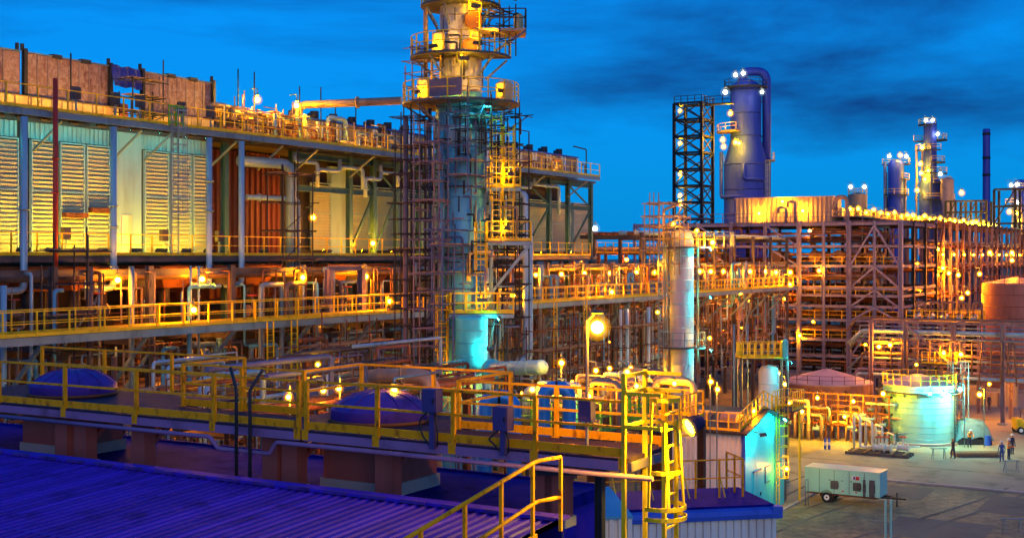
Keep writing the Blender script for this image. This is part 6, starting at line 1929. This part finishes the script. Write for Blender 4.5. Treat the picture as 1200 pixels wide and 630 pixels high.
# ================================================================== decks between foreground building and shed
for i, (pa, pb, d_, z, lab) in enumerate(((690, 765, 66, 9.2, 'orange-lit railed pipe deck left of the shed'), (640, 770, 54, 9.9, 'yellow-railed pipe deck beyond the near walkway end'), (600, 692, 47, 10.5, 'green-lit railed deck beyond the near walkway'))):
    P = at(pa, d_); x = P.x; ya = P.y; yb = on_x(pb, x)
    t = thing('platform', lab, 'platform', (x, yb, 0))
    WD = 2.2 if i == 0 else 5
    box('deck_panel', 'grating', t, x, x + WD, yb, ya, z - .1, z)
    railing(t, [(x, ya, z), (x, yb, z), (x + WD, yb, z)], 'yellow' if i < 2 else 'green_paint_and_light', 1.15, .9, True, .06)  # third deck: green light put into its rail colour
    railing(t, [(x + WD, ya, z), (x + WD, yb, z)], 'yellow' if i < 2 else 'green_paint_and_light', 1.15, .9, True, .06)
    for yy in (ya, yb):
        for xx in (x + .2, x + WD - .2): ibeam('column', 'rust', t, (xx, yy, 0), (xx, yy, z - .1), .3, .3)
    for k in range(9):
        y = yb + (ya - yb) * (k + rnd.random()) / 9
        xx = x + rnd.uniform(.3, WD - .5); h = rnd.uniform(.5, 2.0)
        dy = rnd.choice((-1, 1)) * rnd.uniform(.7, 2)
        pipe([(xx, y, z), (xx, y, z + h), (xx, y + dy, z + h), (xx, y + dy, z)], rnd.choice((.08, .12, .16)), rnd.choice(['insul', 'cream', 'pipe_grey', 'insul_warm']), nth(k) + ' bent pipe on the ' + lab, 'pipes on the ' + lab, 1, 8)
    for k in range(3):
        lamp((x + rnd.uniform(.4, WD - .6), yb + (ya - yb) * (k + .5) / 3, z + rnd.uniform(1.3, 2.0)), nth(k, 3) + ' lamp on the ' + lab, 'lamps on the ' + lab, 'lamp_sodium' if i < 2 else 'lamp_small', .12, .2, (0, 1, 0), .4)
# big insulated elbows
def big_u(px0, px1, d_, q_top, label, m='pipe_azure', r=.24):
    A = at(px0, d_); Bp = at(px1, d_); zt_ = zat(q_top, d_) - r
    A.z = Bp.z = 4
    o = pipe([A, Vector((A.x, A.y, zt_)), Vector((Bp.x, Bp.y, zt_)), Bp], r, m, label, None, 0, 20, bend=.42)
    c = (Vector((A.x, A.y, zt_)) + Vector((Bp.x, Bp.y, zt_))) / 2
    dr_ = (Bp - A).normalized()
    f = put('clamp_band', unit('cyl24', 'black'), None, bar_m(c - dr_ * .04, c + dr_ * .04, r * 1.05, r * 1.05)); f.parent = o; f.matrix_basis = Matrix.Translation(o.location).inverted() @ f.matrix_basis
    for zz_ in [zt_ - .8 - .45 * k for k in range(4)]:
        for P_ in (A, Bp):
            f = put('cladding_band', unit('cyl24', 'insul'), None, mtx((P_.x, P_.y, zz_), r * 1.02, r * 1.02, .03)); f.parent = o; f.matrix_basis = Matrix.Translation(o.location).inverted() @ f.matrix_basis
big_u(568, 602, 40, 456, 'large blue-lit inverted U pipe behind the near railing, beside dark box')
big_u(637, 667, 44, 446, 'large blue-lit inverted U pipe behind the near railing, above the flanged drum')
q0, q1 = at(645, 49, 480), at(676, 47, 480)
t = thing('flanged_drum', 'pale horizontal drum with round cyan flanged end behind the near railing', 'drum', q0)
rod('shell', 'insul_warm', t, q0, q1, .40); put('end_flange', unit('cyl40', 'teal_lit'), t, bar_m(q1, q1 + (q1 - q0).normalized() * .08, .52, .52)); put('neck_flange', unit('cyl24', 'insul'), t, bar_m(q0 - (q1 - q0).normalized() * .1, q0, .5, .5))
for k in (.25, .75):
    c = q0.lerp(q1, k); rbox('saddle', 'steel_dark', t, (c.x, c.y, c.z - .6), .2, .7, .9)
q0, q1 = at(578, 62, 432), at(634, 58, 430)
t = thing('horizontal_vessel', 'teal insulated horizontal vessel low right of the tall column', 'vessel', q0)
rod('shell', 'tank_shell', t, q0, q1, .36)
dv = (q1 - q0).normalized()
vs, fs = lathe_vf([(.01, -.22), (.2, -.18), (.36, 0)], 16)
for k in (.2, .4, .6, .8): 
    c = q0.lerp(q1, k); put('cladding_band', unit('cyl24', 'clad'), t, bar_m(c - dv * .03, c + dv * .03, .37, .37))
put('end_cap', unit('ball', 'tank_shell'), t, mtx(q1, .36, .36, .36)); put('end_flange', unit('cyl24', 'teal_lit'), t, bar_m(q0 - dv * .3, q0, .5, .5))
for k in (.3, .7):
    c = q0.lerp(q1, k); bar('support_post', 'steel_dark', t, (c.x, c.y, 0), (c.x, c.y, c.z - .3), .2, .2)
A = at(425, 55, 440); Bq = at(508, 53, 440)
pipe([A + Vector((0, 0, -3)), A, Bq, Bq + Vector((0, 0, -5))], .33, 'insul_warm', 'thick orange-lit pipe bending down beyond the second roof dome', None, 3, 16, bend=.9)
pipe([at(770, 62, 446), at(800, 60, 446), at(806, 60, 452), at(806, 60, 490)], .25, 'cream', 'pale bent pipe at the foot of the slender column', None, 1, 12)
for i, (p_, q_, d_) in enumerate(((338, 465, 42), (397, 455, 46), (658, 425, 56), (690, 464, 46), (746, 452, 52), (833, 447, 78), (841, 456, 74), (883, 481, 82))):
    s_ = at(p_, d_, q_)
    lamp(s_, nth(i, 8) + ' yard pole lamp from the left between near walkway and pipe rack', 'yard pole lamps', 'lamp_sodium', .0026 * d_ if p_ < 700 else .0021 * d_, .25, tuple(FWD), .3, 0)
# piping yard behind near walkway (left)
for k in range(150):
    x = rnd.uniform(30, 52); y = rnd.uniform(30, 43)
    px_now = 600 + F * (x * SN - y * CS) / depth(x, y)
    if px_now > 520: continue
    h = rnd.uniform(9.5, 13.0)
    m_ = rnd.choice(['steel_blue', 'insul', 'pipe_brown', 'pipe_grey', 'pipe_dark', 'rust'])
    L = rnd.uniform(1, 4)
    pts = rnd.choice(([(x, y, 4), (x, y, h), (x + L, y, h), (x + L, y, 4)], [(x, y, 4), (x, y, h)], [(x, y, h), (x + L * 2, y, h), (x + L * 2, y, 5)]))
    stuff_pipe('yard', pts, rnd.choice((.03, .04, .06, .08, .12)), m_)
build_stuff('yard', 'pipework', 'mass of upright and bent piping just beyond the near roof walkway')
yr = thing('pipe_rack', 'low brown pipe rack just beyond the near roof walkway', 'pipe rack', (30, 30, 0))
for x in (32, 37, 42, 47):
    for y in (30, 36, 42):
        ibeam('column', 'rust', yr, (x, y, 0), (x, y, 11.2), .28, .28)
    for z in (10.9, 8.9):
        ibeam('beam', 'rust', yr, (x, 29.6, z), (x, 42.4, z), .2, .28)
for z in (11.2, 9.2):
    for i, y in enumerate((30.5, 31.6, 33, 34.4, 35.3, 37.2, 38.4, 40, 41.3)):
        r = rnd.choice((.07, .1, .14))
        pipe([(30, y, z + r), (50, y, z + r)], r, rnd.choice(PM), nth(i) + ' level pipe from the front on ' + ('the top' if z > 10 else 'the bottom') + ' of the low brown rack', 'pipes of the low brown rack', 2, 8)
for k in range(9):
    lamp((31 + 2.2 * k, rnd.uniform(30, 42), rnd.choice((10.4, 8.4, 11.9))), nth(k, 9) + ' lamp between pipes of the low brown rack', 'lamps of the low brown rack', 'lamp_small', .12, .2)

# ================================================================== foreground building roof
fb = thing('near_building', 'near building with ribbed blue metal roof under the camera', 'building', (10, 10, 0))
RX1, RZ1, SL = 17.8, 12.75, 0.050
Y0, Y1 = 9.6, 40.0
RX0 = 5.0
zr = lambda x: RZ1 - (RX1 - x) * SL
pitch = .205
n = int((Y1 - Y0) / pitch)
PP = .42
w1 = .30
def rib_sheet(y):
    b = MB()
    pr = [(0, 0), (.022, .032), (.055, .032), (.077, 0), (pitch, 0)]
    vs = []
    for x in (RX0, RX1):
        vs += [(x - RX0, a, (x - RX0) * SL + c) for a, c in pr]
    b.raw(vs, [(i, 5 + i, 6 + i, i + 1) for i in range(4)])
    return mk_mesh('roof_sheet', b.v, b.f, 'roof_blue')
rs = rib_sheet(0)
for k in range(n):
    put('roof_sheet', rs, fb, Matrix.Translation((RX0, Y0 + k * pitch, zr(RX0))))
bar('ridge_cap', 'roof_blue', fb, (RX1 + .02, Y0 - .1, RZ1 + .05), (RX1 + .02, Y1, RZ1 + .05), .32, .05)
k = 0
y = Y0
while y < Y1:
    box('ridge_clip', 'dome', fb, RX1 - .16, RX1 - .10, y, y + .5, RZ1 + .03, RZ1 + .085)
    y += .84
box('ridge_upstand', 'roof_flat', fb, RX1 + .08, RX1 + .16, Y0, Y1, 12.2, RZ1 + .02)
box('flat_roof', 'roof_flat', fb, RX1 + .17, 23.3, 11.6, Y1, 12.0, 12.25)
box('roof_kerb', 'roof_flat', fb, 23.3, 23.42, 11.6, Y1, 11.9, 12.29)
box('front_wall', 'roof_blue', fb, RX1 + .2, 23.3, 11.7, Y1 - .2, 0, 11.98)
box('under_wall', 'roof_blue', fb, RX0 + .5, RX1 - .1, Y0 + .1, Y1 - .2, 0, zr(RX0) - .1)
box('gable_trim', 'roof_blue', fb, RX0, RX1, Y0 - .12, Y0 - .02, zr(RX0) - .5, zr(RX0) - .02)
b = MB(); b.raw([(RX0, Y0 - .06, zr(RX0) - .02), (RX1, Y0 - .06, RZ1 - .02), (RX1, Y0 - .06, RZ1 + .07), (RX0, Y0 - .06, zr(RX0) + .07)], [(0, 1, 2, 3), (3, 2, 1, 0)])
b.build('verge_flashing', 'roof_blue', fb)
for x_ in (9.3, 13.6):
    box('lap_seam', 'roof_blue', fb, x_ - .06, x_ + .06, Y0, Y1, zr(x_) + .001, zr(x_) + .012)
# stair flight down the verge: yellow handrail
hr = thing('stair', 'stair with yellow handrails down the end of the near blue roof', 'stair', (12, 9, 8))
def hp(px, py, d_): return at(px, d_, py)
a0_, a1_, a2_ = hp(470, 634, 15.5), hp(628, 540, 19.2), hp(657, 535, 19.6)
for nm, dz in (('handrail', 0), ('middle_rail', -.62)):
    tube(nm, 'yellow_near', hr, [a0_ + Vector((0, 0, dz)), a1_ + Vector((0, 0, dz)), a2_ + Vector((0, 0, dz))], .032, 10, .12)
for k in (.12, .42, .70, .97):
    q = a0_.lerp(a1_, k); bar('rail_post', 'yellow_near', hr, q - Vector((0, 0, 1.15)), q, .05, .05)
bar('rail_post', 'yellow_near', hr, a2_ - Vector((0, 0, 1.15)), a2_, .05, .05)
bar('stringer', 'yellow_near', hr, a0_ - Vector((0, 0, 1.2)), a1_ - Vector((0, 0, 1.2)), .06, .2)
side = Vector((0, -.75, 0))
bar('stringer', 'yellow_near', hr, a0_ + side - Vector((0, 0, 1.2)), a1_ + side - Vector((0, 0, 1.2)), .06, .2)
for k in range(14):
    q = a0_.lerp(a1_, (k + .5) / 14) - Vector((0, 0, 1.22)); box('tread', 'grating', hr, q.x - .12, q.x + .12, q.y - .72, q.y - .03, q.z - .03, q.z + .02)

# ---- roof walkway with domed hoods
DZ = 13.62
WX0_, WX1_ = 19.0, 20.7
wk = thing('roof_walkway', 'broad near roof walkway with thick yellow railings over blue roof', 'walkway', (WX0_, 8, DZ))
WY0, WY1 = 9.0, 34.0
nn = 13
for k in range(nn):
    a, b_ = WY0 + (WY1 - WY0) * k / nn, WY0 + (WY1 - WY0) * (k + 1) / nn
    box('deck_panel', 'deck_plate', wk, WX0_ + .03, WX1_, a + .006, b_ - .006, DZ - .06, DZ)
    box('cross_bearer', 'steel_mauve', wk, WX0_ + .12, WX1_, a - .05, a + .05, DZ - .22, DZ - .07)
for seg in ((WY0, 15.9), (16.0, WY1)):
    bar('edge_channel', 'near_mauve', wk, (WX0_ + .03, seg[0], DZ - .12), (WX0_ + .03, seg[1], DZ - .12), .07, .16)
def near_rail(x, ya, yb, step, toe=True, m='yellow_near'):
    n_ = max(1, round(abs(yb - ya) / step))
    for k in range(n_ + 1):
        y = ya + (yb - ya) * k / n_
        box('rail_post', m, wk, x - .036, x + .036, y - .036, y + .036, DZ - .15, DZ + .96)
        box('post_plate', m, wk, x - .06, x - .046, y - .08, y + .08, DZ - .18, DZ + .02)
    bar('top_rail', m, wk, (x, ya, DZ + .95), (x, yb, DZ + .95), .045, .045)
    bar('middle_rail', m, wk, (x + .002, ya, DZ + .52), (x + .002, yb, DZ + .52), .04, .045)
    if toe: bar('toe_board', m, wk, (x, ya, DZ + .10), (x, yb, DZ + .10), .02, .15)
near_rail(WX0_ + .05, 16.05, 33.9, 2.15)
near_rail(WX0_ + .05, 9.05, 15.85, 1.9)
near_rail(WX1_, 9.05, 13.4, 1.75)
near_rail(WX1_, 17.3, 20.8, 1.75)
near_rail(WX1_ + 2.0, 13.4, 17.3, 1.9, False)
near_rail(WX1_ + 2.0, 20.8, 28.0, 2.3, False)
for y in (13.4, 17.3, 20.8):
    for z_, nm in ((.95, 'top_rail'), (.52, 'middle_rail')):
        bar(nm, 'yellow_near', wk, (WX1_, y, DZ + z_), (WX1_ + 2.0, y, DZ + z_), .05, .05)
for ya, yb in ((13.4, 17.3), (20.8, 28.0)):
    box('deck_panel', 'deck_plate', wk, WX1_ + .02, WX1_ + 2.05, ya, yb, DZ - .07, DZ - .01)
hood_spots = ((446, 20.95, 1.0, 'second'), (86, 21.1, 1.0, 'first'))
for i, (p_, x, r, wd) in enumerate(hood_spots):
    y = on_x(p_, x)
    t = thing('domed_hood', ('bluish domed hood on the roof walkway in front of sodium lamps' if i == 0 else 'bluish domed hood on the roof walkway at the far left'), 'hood', (x, y, DZ))
    lathe('dome', 'dome', t, (x, y, DZ), [(r, .02), (r * 1.02, .05), (r * 1.02, .26), (r * .97, .30), (r * .82, .42), (r * .55, .55), (r * .25, .61), (.01, .62)], 44)
    ring_tube('rim', 'rust', t, (x, y, DZ + .04), r * 1.03, .04, n=6, seg=36)
    for k in range(12):
        a = math.radians(30 * k)
        e = Vector((math.cos(a), math.sin(a), 0))
        b = MB()
        pr = [(r * 1.0, .31), (r * .83, .43), (r * .56, .56), (r * .26, .62)]
        for s_ in range(3):
            b.bar(Vector((x, y, DZ + pr[s_][1])) + e * pr[s_][0], Vector((x, y, DZ + pr[s_ + 1][1])) + e * pr[s_ + 1][0], .03, .015)
        b.build('seam', 'dome', t)
    du = thing('exhaust_duct', 'square brown duct on white plinth under the ' + ('hood near the lamps' if i == 0 else 'far-left hood'), 'duct', (x, y, 12.25))
    box('duct', 'duct_brown', du, x - .8, x + .8, y - .85, y + .85, 12.5, DZ - .24)
    box('plinth', 'concrete', du, x - .85, x + .85, y - .9, y + .9, 12.25, 12.5)
for i, p_ in enumerate((78, 100, 168, 322, 345, 455, 640, 655)):
    x = 19.6; y = on_x(p_, x)
    t = thing('support_column', nth(i, 8) + ' brown walkway support column from the left on the blue roof', 'column', (x, y, 12.25), 'support columns under the roof walkway')
    box('shaft', 'duct_brown', t, x - .16, x + .16, y - .2, y + .2, 12.42, DZ - .23); box('foot', 'concrete', t, x - .2, x + .2, y - .24, y + .24, 12.25, 12.42)
    bar('knee', 'duct_brown', t, (x + .1, y, 12.8), (x + 1.0, y, DZ - .25), .1, .1)
# conduit along the deck edge with a dip
yq = lambda p_: on_x(p_, 18.9)
tag(tube('conduit', 'near_mauve', None, [(18.9, yq(-20), DZ - .28), (18.9, yq(246), DZ - .28), (18.9, yq(256), DZ - .50), (18.9, yq(316), DZ - .50), (18.9, yq(324), DZ - .26), (18.9, yq(765), DZ - .26)], .045, 8, .06), 'long mauve conduit clipped along the edge of the near walkway', 'conduit')
# dark posts rising in front of the walkway
for p_ in (277, 293):
    x = 18.75; y = on_x(p_, x)
    pipe([(x, y, 12.3), (x, y, DZ + .75), (x + .1, y + (.25 if p_ < 280 else -.25), DZ + 1.15)], .035, 'steel_dark', ('left' if p_ < 280 else 'right') + ' one of two dark bent conduits before the near railing', 'dark conduits before the railing', 0, 8)
# control boxes on the walkway
for p_, zt_, lab in ((507, zat(457, 22.5), 'dark control box on a post at the near railing beside second hood'), (590, zat(480, 21.5), 'dark purple control box with cables on the near walkway')):
    x = 18.9; y = on_x(p_, x)
    t = thing('control_box', lab, 'control box', (x, y, DZ))
    box('post', 'box_purple', t, x - .04, x + .04, y - .05, y + .05, DZ - .1, zt_ - .35)
    eb = box('enclosure', 'box_purple', t, x - .12, x + .10, y - .15, y + .15, zt_ - .42, zt_)
    put_sub('door', unit('box', 'box_purple'), eb, mtx((x - .13, y, zt_ - .21), .012, .26, .38))
    put_sub('handle', unit('box', 'black'), eb, mtx((x - .145, y - .1, zt_ - .21), .02, .03, .08))
    tube('cable', 'black', t, [(x - .02, y + .1, zt_ - .42), (x - .02, y + .3, zt_ - .6), (x - .02, y + .2, DZ + .1), (x, y + .05, DZ - .05)], .016, 6, .15)
    tube('cable', 'black', t, [(x - .02, y - .06, zt_ - .42), (x - .02, y - .12, DZ + .2), (x, y - .1, DZ - .05)], .016, 6, .1)
# near lamp pole with big lamp
x = 19.25; y = on_x(688, x); d_ = depth(x, y)
zl = zat(383, d_)
t = thing('pole_lamp', 'slim pole with the big glaring lamp on the near walkway', 'lamp', (x, y, DZ))
yl_ = on_x(700, x)
rod('pole', 'steel_mauve', t, (x, y, DZ), (x, y, zl + .12), .03)
put('base_plate', unit('cyl24', 'steel_mauve'), t, mtx((x, y, DZ + .02), .16, .16, .04))
tube('arm', 'steel_mauve', t, [(x, y, zl + .1), (x, yl_, zl + .29)], .02, 6)
put('hood', unit('cyl24', 'steel'), t, mtx((x, yl_, zl + .26), .12, .12, .05))
put('globe', unit('ball', 'lamp_big'), t, mtx((x, yl_, zl), .11, .11, .11))
put('halo_shell', unit('ball', 'glass_warm'), t, mtx((x, yl_, zl), .16, .16, .16)); put('outer_halo', unit('ball', 'glass_warm_thin'), t, mtx((x, yl_, zl), .24, .24, .24)); put('outer_halo', unit('ball', 'glass_warm_thin'), t, mtx((x, yl_, zl), .20, .20, .20))  # added shells round the globe stand in for its glare
box('switch_box', 'box_purple', t, x - .1, x + .08, y - .12, y + .12, DZ + .55, DZ + .95)
# the glaring lamp over the second hood
xq = 21.0; lamp((xq, on_x(462, xq), zat(457, depth(xq, on_x(462, xq)))), 'small bright lamp just above the second domed hood', None, 'lamp_small', .085, .1, (1, 0, 0), 1.7)
lamp((24, on_x(338, 24), 12.0), 'lamp beyond the rail left of the second hood', None, 'lamp_small', .085, .1, (1, 0, 0), .5)

# ---- yellow ladder cage and floodlight at walkway end
LXc, LYc = 19.4, on_x(768, 19.4)
lc = thing('ladder', 'bright yellow ladder cage at the end of the near walkway', 'ladder', (LXc, LYc, 9.5))
zt_ = zat(436, depth(LXc, LYc))
for dx, dy in ((-.42, .38), (.42, .38)):
    box('cage_post', 'yellow', lc, LXc + dx - .035, LXc + dx + .035, LYc + dy - .035, LYc + dy + .035, 9.6, zt_)
for dx in (-.25, .25):
    box('stile', 'yellow', lc, LXc + dx - .035, LXc + dx + .035, LYc - .30, LYc - .24, 9.6, zt_ - .8)
for k in range(18):
    bar('rung', 'yellow', lc, (LXc - .22, LYc - .27, 9.8 + .27 * k), (LXc + .22, LYc - .27, 9.8 + .27 * k), .03, .03)
for k in range(5):
    a = math.radians(-190 + 200 * k / 4)
    e0 = Vector((math.cos(a) * .40, math.sin(a) * .40 - .12, 0)); e1 = Vector((math.cos(a) * .30, math.sin(a) * .30 - .12, 0))
    q = Vector((LXc, LYc, 0))
    bar('cage_strap', 'yellow', lc, q + e0 + Vector((0, 0, zat(598, 20.5))), q + e1 + Vector((0, 0, DZ + (.2 if k % 2 else 1.0))), .045, .014)
for z, r_ in ((zat(600, 20.5), .40), (zat(612, 20.5), .41), (DZ - .2, .33), (DZ + 1.0, .30)):
    hb = MB()
    for k in range(16):
        a0h, a1h = math.radians(-200 + 220 * k / 16), math.radians(-200 + 220 * (k + 1) / 16)
        hb.bar((LXc + r_ * math.cos(a0h), LYc - .12 + r_ * math.sin(a0h), z), (LXc + r_ * math.cos(a1h), LYc - .12 + r_ * math.sin(a1h), z), .02, .07)
    hb.build('cage_hoop', 'yellow', lc)
for z in (DZ + .55, DZ + 1.1, zt_ - .05):
    bar('cage_rail', 'yellow', lc, (LXc - .42, LYc + .38, z), (LXc + .42, LYc + .38, z), .05, .06)
    bar('cage_rail', 'yellow', lc, (LXc + .42, LYc + .38, z), (LXc + .42, LYc - .3, z), .05, .06)
    if z < zt_ - .2: bar('cage_rail', 'yellow', lc, (LXc - .42, LYc + .38, z), (LXc - .42, LYc - .3, z), .05, .06)
# floodlight
fd_ = 20.6
fc = at(815, fd_, 496); fe = at(797, fd_ - .11, 506)
t = thing('floodlight', 'lit floodlight with purple housing at the end of the near walkway', 'floodlight', fc)
dirv = (fe - fc).normalized()
vs, fs = lathe_vf([(.01, -.15), (.08, -.14), (.10, -.09), (.14, .12), (.15, .14)], 20)
Mq = dirv.to_track_quat('Z', 'Y').to_matrix().to_4x4()
put('housing', mk_mesh('housing', vs, fs, 'box_purple', True), t, Matrix.Translation(fc) @ Mq)
put('lens', unit('cyl24', 'lamp_flood'), t, Matrix.Translation(fc + dirv * .115) @ Mq @ Matrix.Diagonal((.125, .125, .02, 1)))
put('lens_cover', unit('ball', 'glass_warm'), t, mtx(fc + dirv * .14, .11, .11, .11)); put('outer_halo', unit('ball', 'glass_warm_thin'), t, mtx(fc + dirv * .16, .17, .17, .17))  # added glowing shells imitate the halo before the lens
for k in range(5):
    put('cooling_fin', unit('cyl24', 'box_purple'), t, Matrix.Translation(fc - dirv * (.10 - .045 * k)) @ Mq @ Matrix.Diagonal((.115 + .012 * k, .115 + .012 * k, .012, 1)))
bar('yoke', 'steel_mauve', t, fc + Vector((0, 0, -.16)), (LXc + .42, LYc - .3, fc.z - .3), .03, .04)
bar('yoke', 'steel_mauve', t, fc + Vector((0, 0, -.2)), fc, .03, .04)

# ================================================================== annex with rounded blue eave, bottom right
A0, A1 = at(625, 34.2), at(909, 35.6)
AZt = 9.95
an = thing('annex', 'low annex with ribbed white walls and rounded blue eave below walkway', 'building', (A0.x, A0.y, 0))
dv = Vector((A1.x - A0.x, A1.y - A0.y, 0)); LA = dv.length; dv /= LA
nv = Vector((dv.y, -dv.x, 0))
if nv.dot(FWD) > 0: nv = -nv
bk = -nv
pA, pB = Vector((A0.x, A0.y, 0)), Vector((A1.x, A1.y, 0))
corrug('ribbed_wall', 'clad_white', an, pA, pB, 0, AZt - .25, .22, .06, tuple(nv))
corrug('ribbed_wall', 'clad_white', an, pB, pB + bk * 2.6, 0, AZt - .25, .22, .06, tuple(dv))
rz_ = math.atan2(dv.y, dv.x)
ce = (pA + pB) / 2 + bk * 1.4
rbox('core_wall', 'clad_white', an, (ce.x, ce.y, (AZt - .3) / 2), LA - .2, 2.5, AZt - .3, rz_)
def eave(p, q, o):
    b = MB(); pr = [(.02, -.32), (.14, -.32), (.16, -.2), (.10, -.08), (-.02, -.01), (-.2, .01)]
    vs = []
    for e in (p, q):
        vs += [e + o * a + Vector((0, 0, AZt + z)) for a, z in pr]
    b.raw(vs, [(i, i + 1, 7 + i, 6 + i) for i in range(5)] + [(i + 6, i + 7, i + 1, i) for i in range(0)])
    return b
eave(pA, pB, nv).build('eave', 'blue_paint', an); eave(pB, pB + bk * 2.7, dv).build('eave', 'blue_paint', an)
rbox('eave_corner', 'blue_paint', an, (pB.x, pB.y, AZt - .16), .3, .3, .33, rz_)
ce2 = (pA + pB) / 2 + bk * 1.35
rbox('roof', 'roof_flat', an, (ce2.x, ce2.y, AZt + .02), LA - .1, 2.7, .06, rz_)
ar_ = thing('roof_railing', 'brown-yellow guard railing on the annex roof', 'railing', (pB.x, pB.y, AZt))
r0_, r1_ = pA + bk * 1.2 + Vector((0, 0, AZt + .05)), pB - dv * .5 + bk * 1.2 + Vector((0, 0, AZt + .05))
railing(ar_, [r0_, r1_, r1_ + bk * 1.3], 'yellow_near', 1.1, .7, False, .04)
for k in range(6):
    q = r0_.lerp(r1_, (k + .5) / 6); bar('stay', 'yellow', ar_, q, q + bk * .5 + Vector((0, 0, .6)), .03, .03)
ln = thing('lean_to_roof', 'small pale lean-to roof with ribbed wall below the roof stair', 'roof', at(700, 25))
for nm, (pa, pb, qa, qb, z, d_) in (('roof', (662, 742, 603, 606, 0, 24.5)),) if False else ():
    pass
LA0, LA1 = at(655, 26.5, 607), at(742, 26.9, 604)
dl = (LA1 - LA0); dl.z = 0; dl.normalize(); nl = Vector((dl.y, -dl.x, 0)); nl = nl if nl.dot(FWD) < 0 else -nl
b = MB()
zc = LA0.z
b.raw([LA0 + Vector((0, 0, 0)), LA1, LA1 - nl * 1.6 + Vector((0, 0, .35)), LA0 - nl * 1.6 + Vector((0, 0, .35)), LA0 - Vector((0, 0, .06)), LA1 - Vector((0, 0, .06)), LA1 - nl * 1.6 + Vector((0, 0, .29)), LA0 - nl * 1.6 + Vector((0, 0, .29))],
      [(0, 1, 2, 3), (7, 6, 5, 4), (0, 4, 5, 1), (1, 5, 6, 2), (2, 6, 7, 3), (3, 7, 4, 0)])
b.build('sheet', 'insul_blue', ln)
corrug('ribbed_wall', 'clad_white', ln, LA0 - nl * .06, LA1 - nl * .06, 0, zc - .07, .2, .05, tuple(nl))
# dark support post under the walkway end
q = at(703, 20.8)
t = thing('support_column', 'slim dark post holding the end of the near walkway', 'column', (19.2, on_x(703, 19.2), 8))
yy = on_x(703, 19.2)
ibeam('shaft', 'steel_dark', t, (19.2, yy, 0), (19.2, yy, DZ - .23), .14, .14); bar('arm', 'steel_dark', t, (19.2, yy - .1, DZ - .26), (19.2, yy + 1.2, DZ - .38), .12, .12)
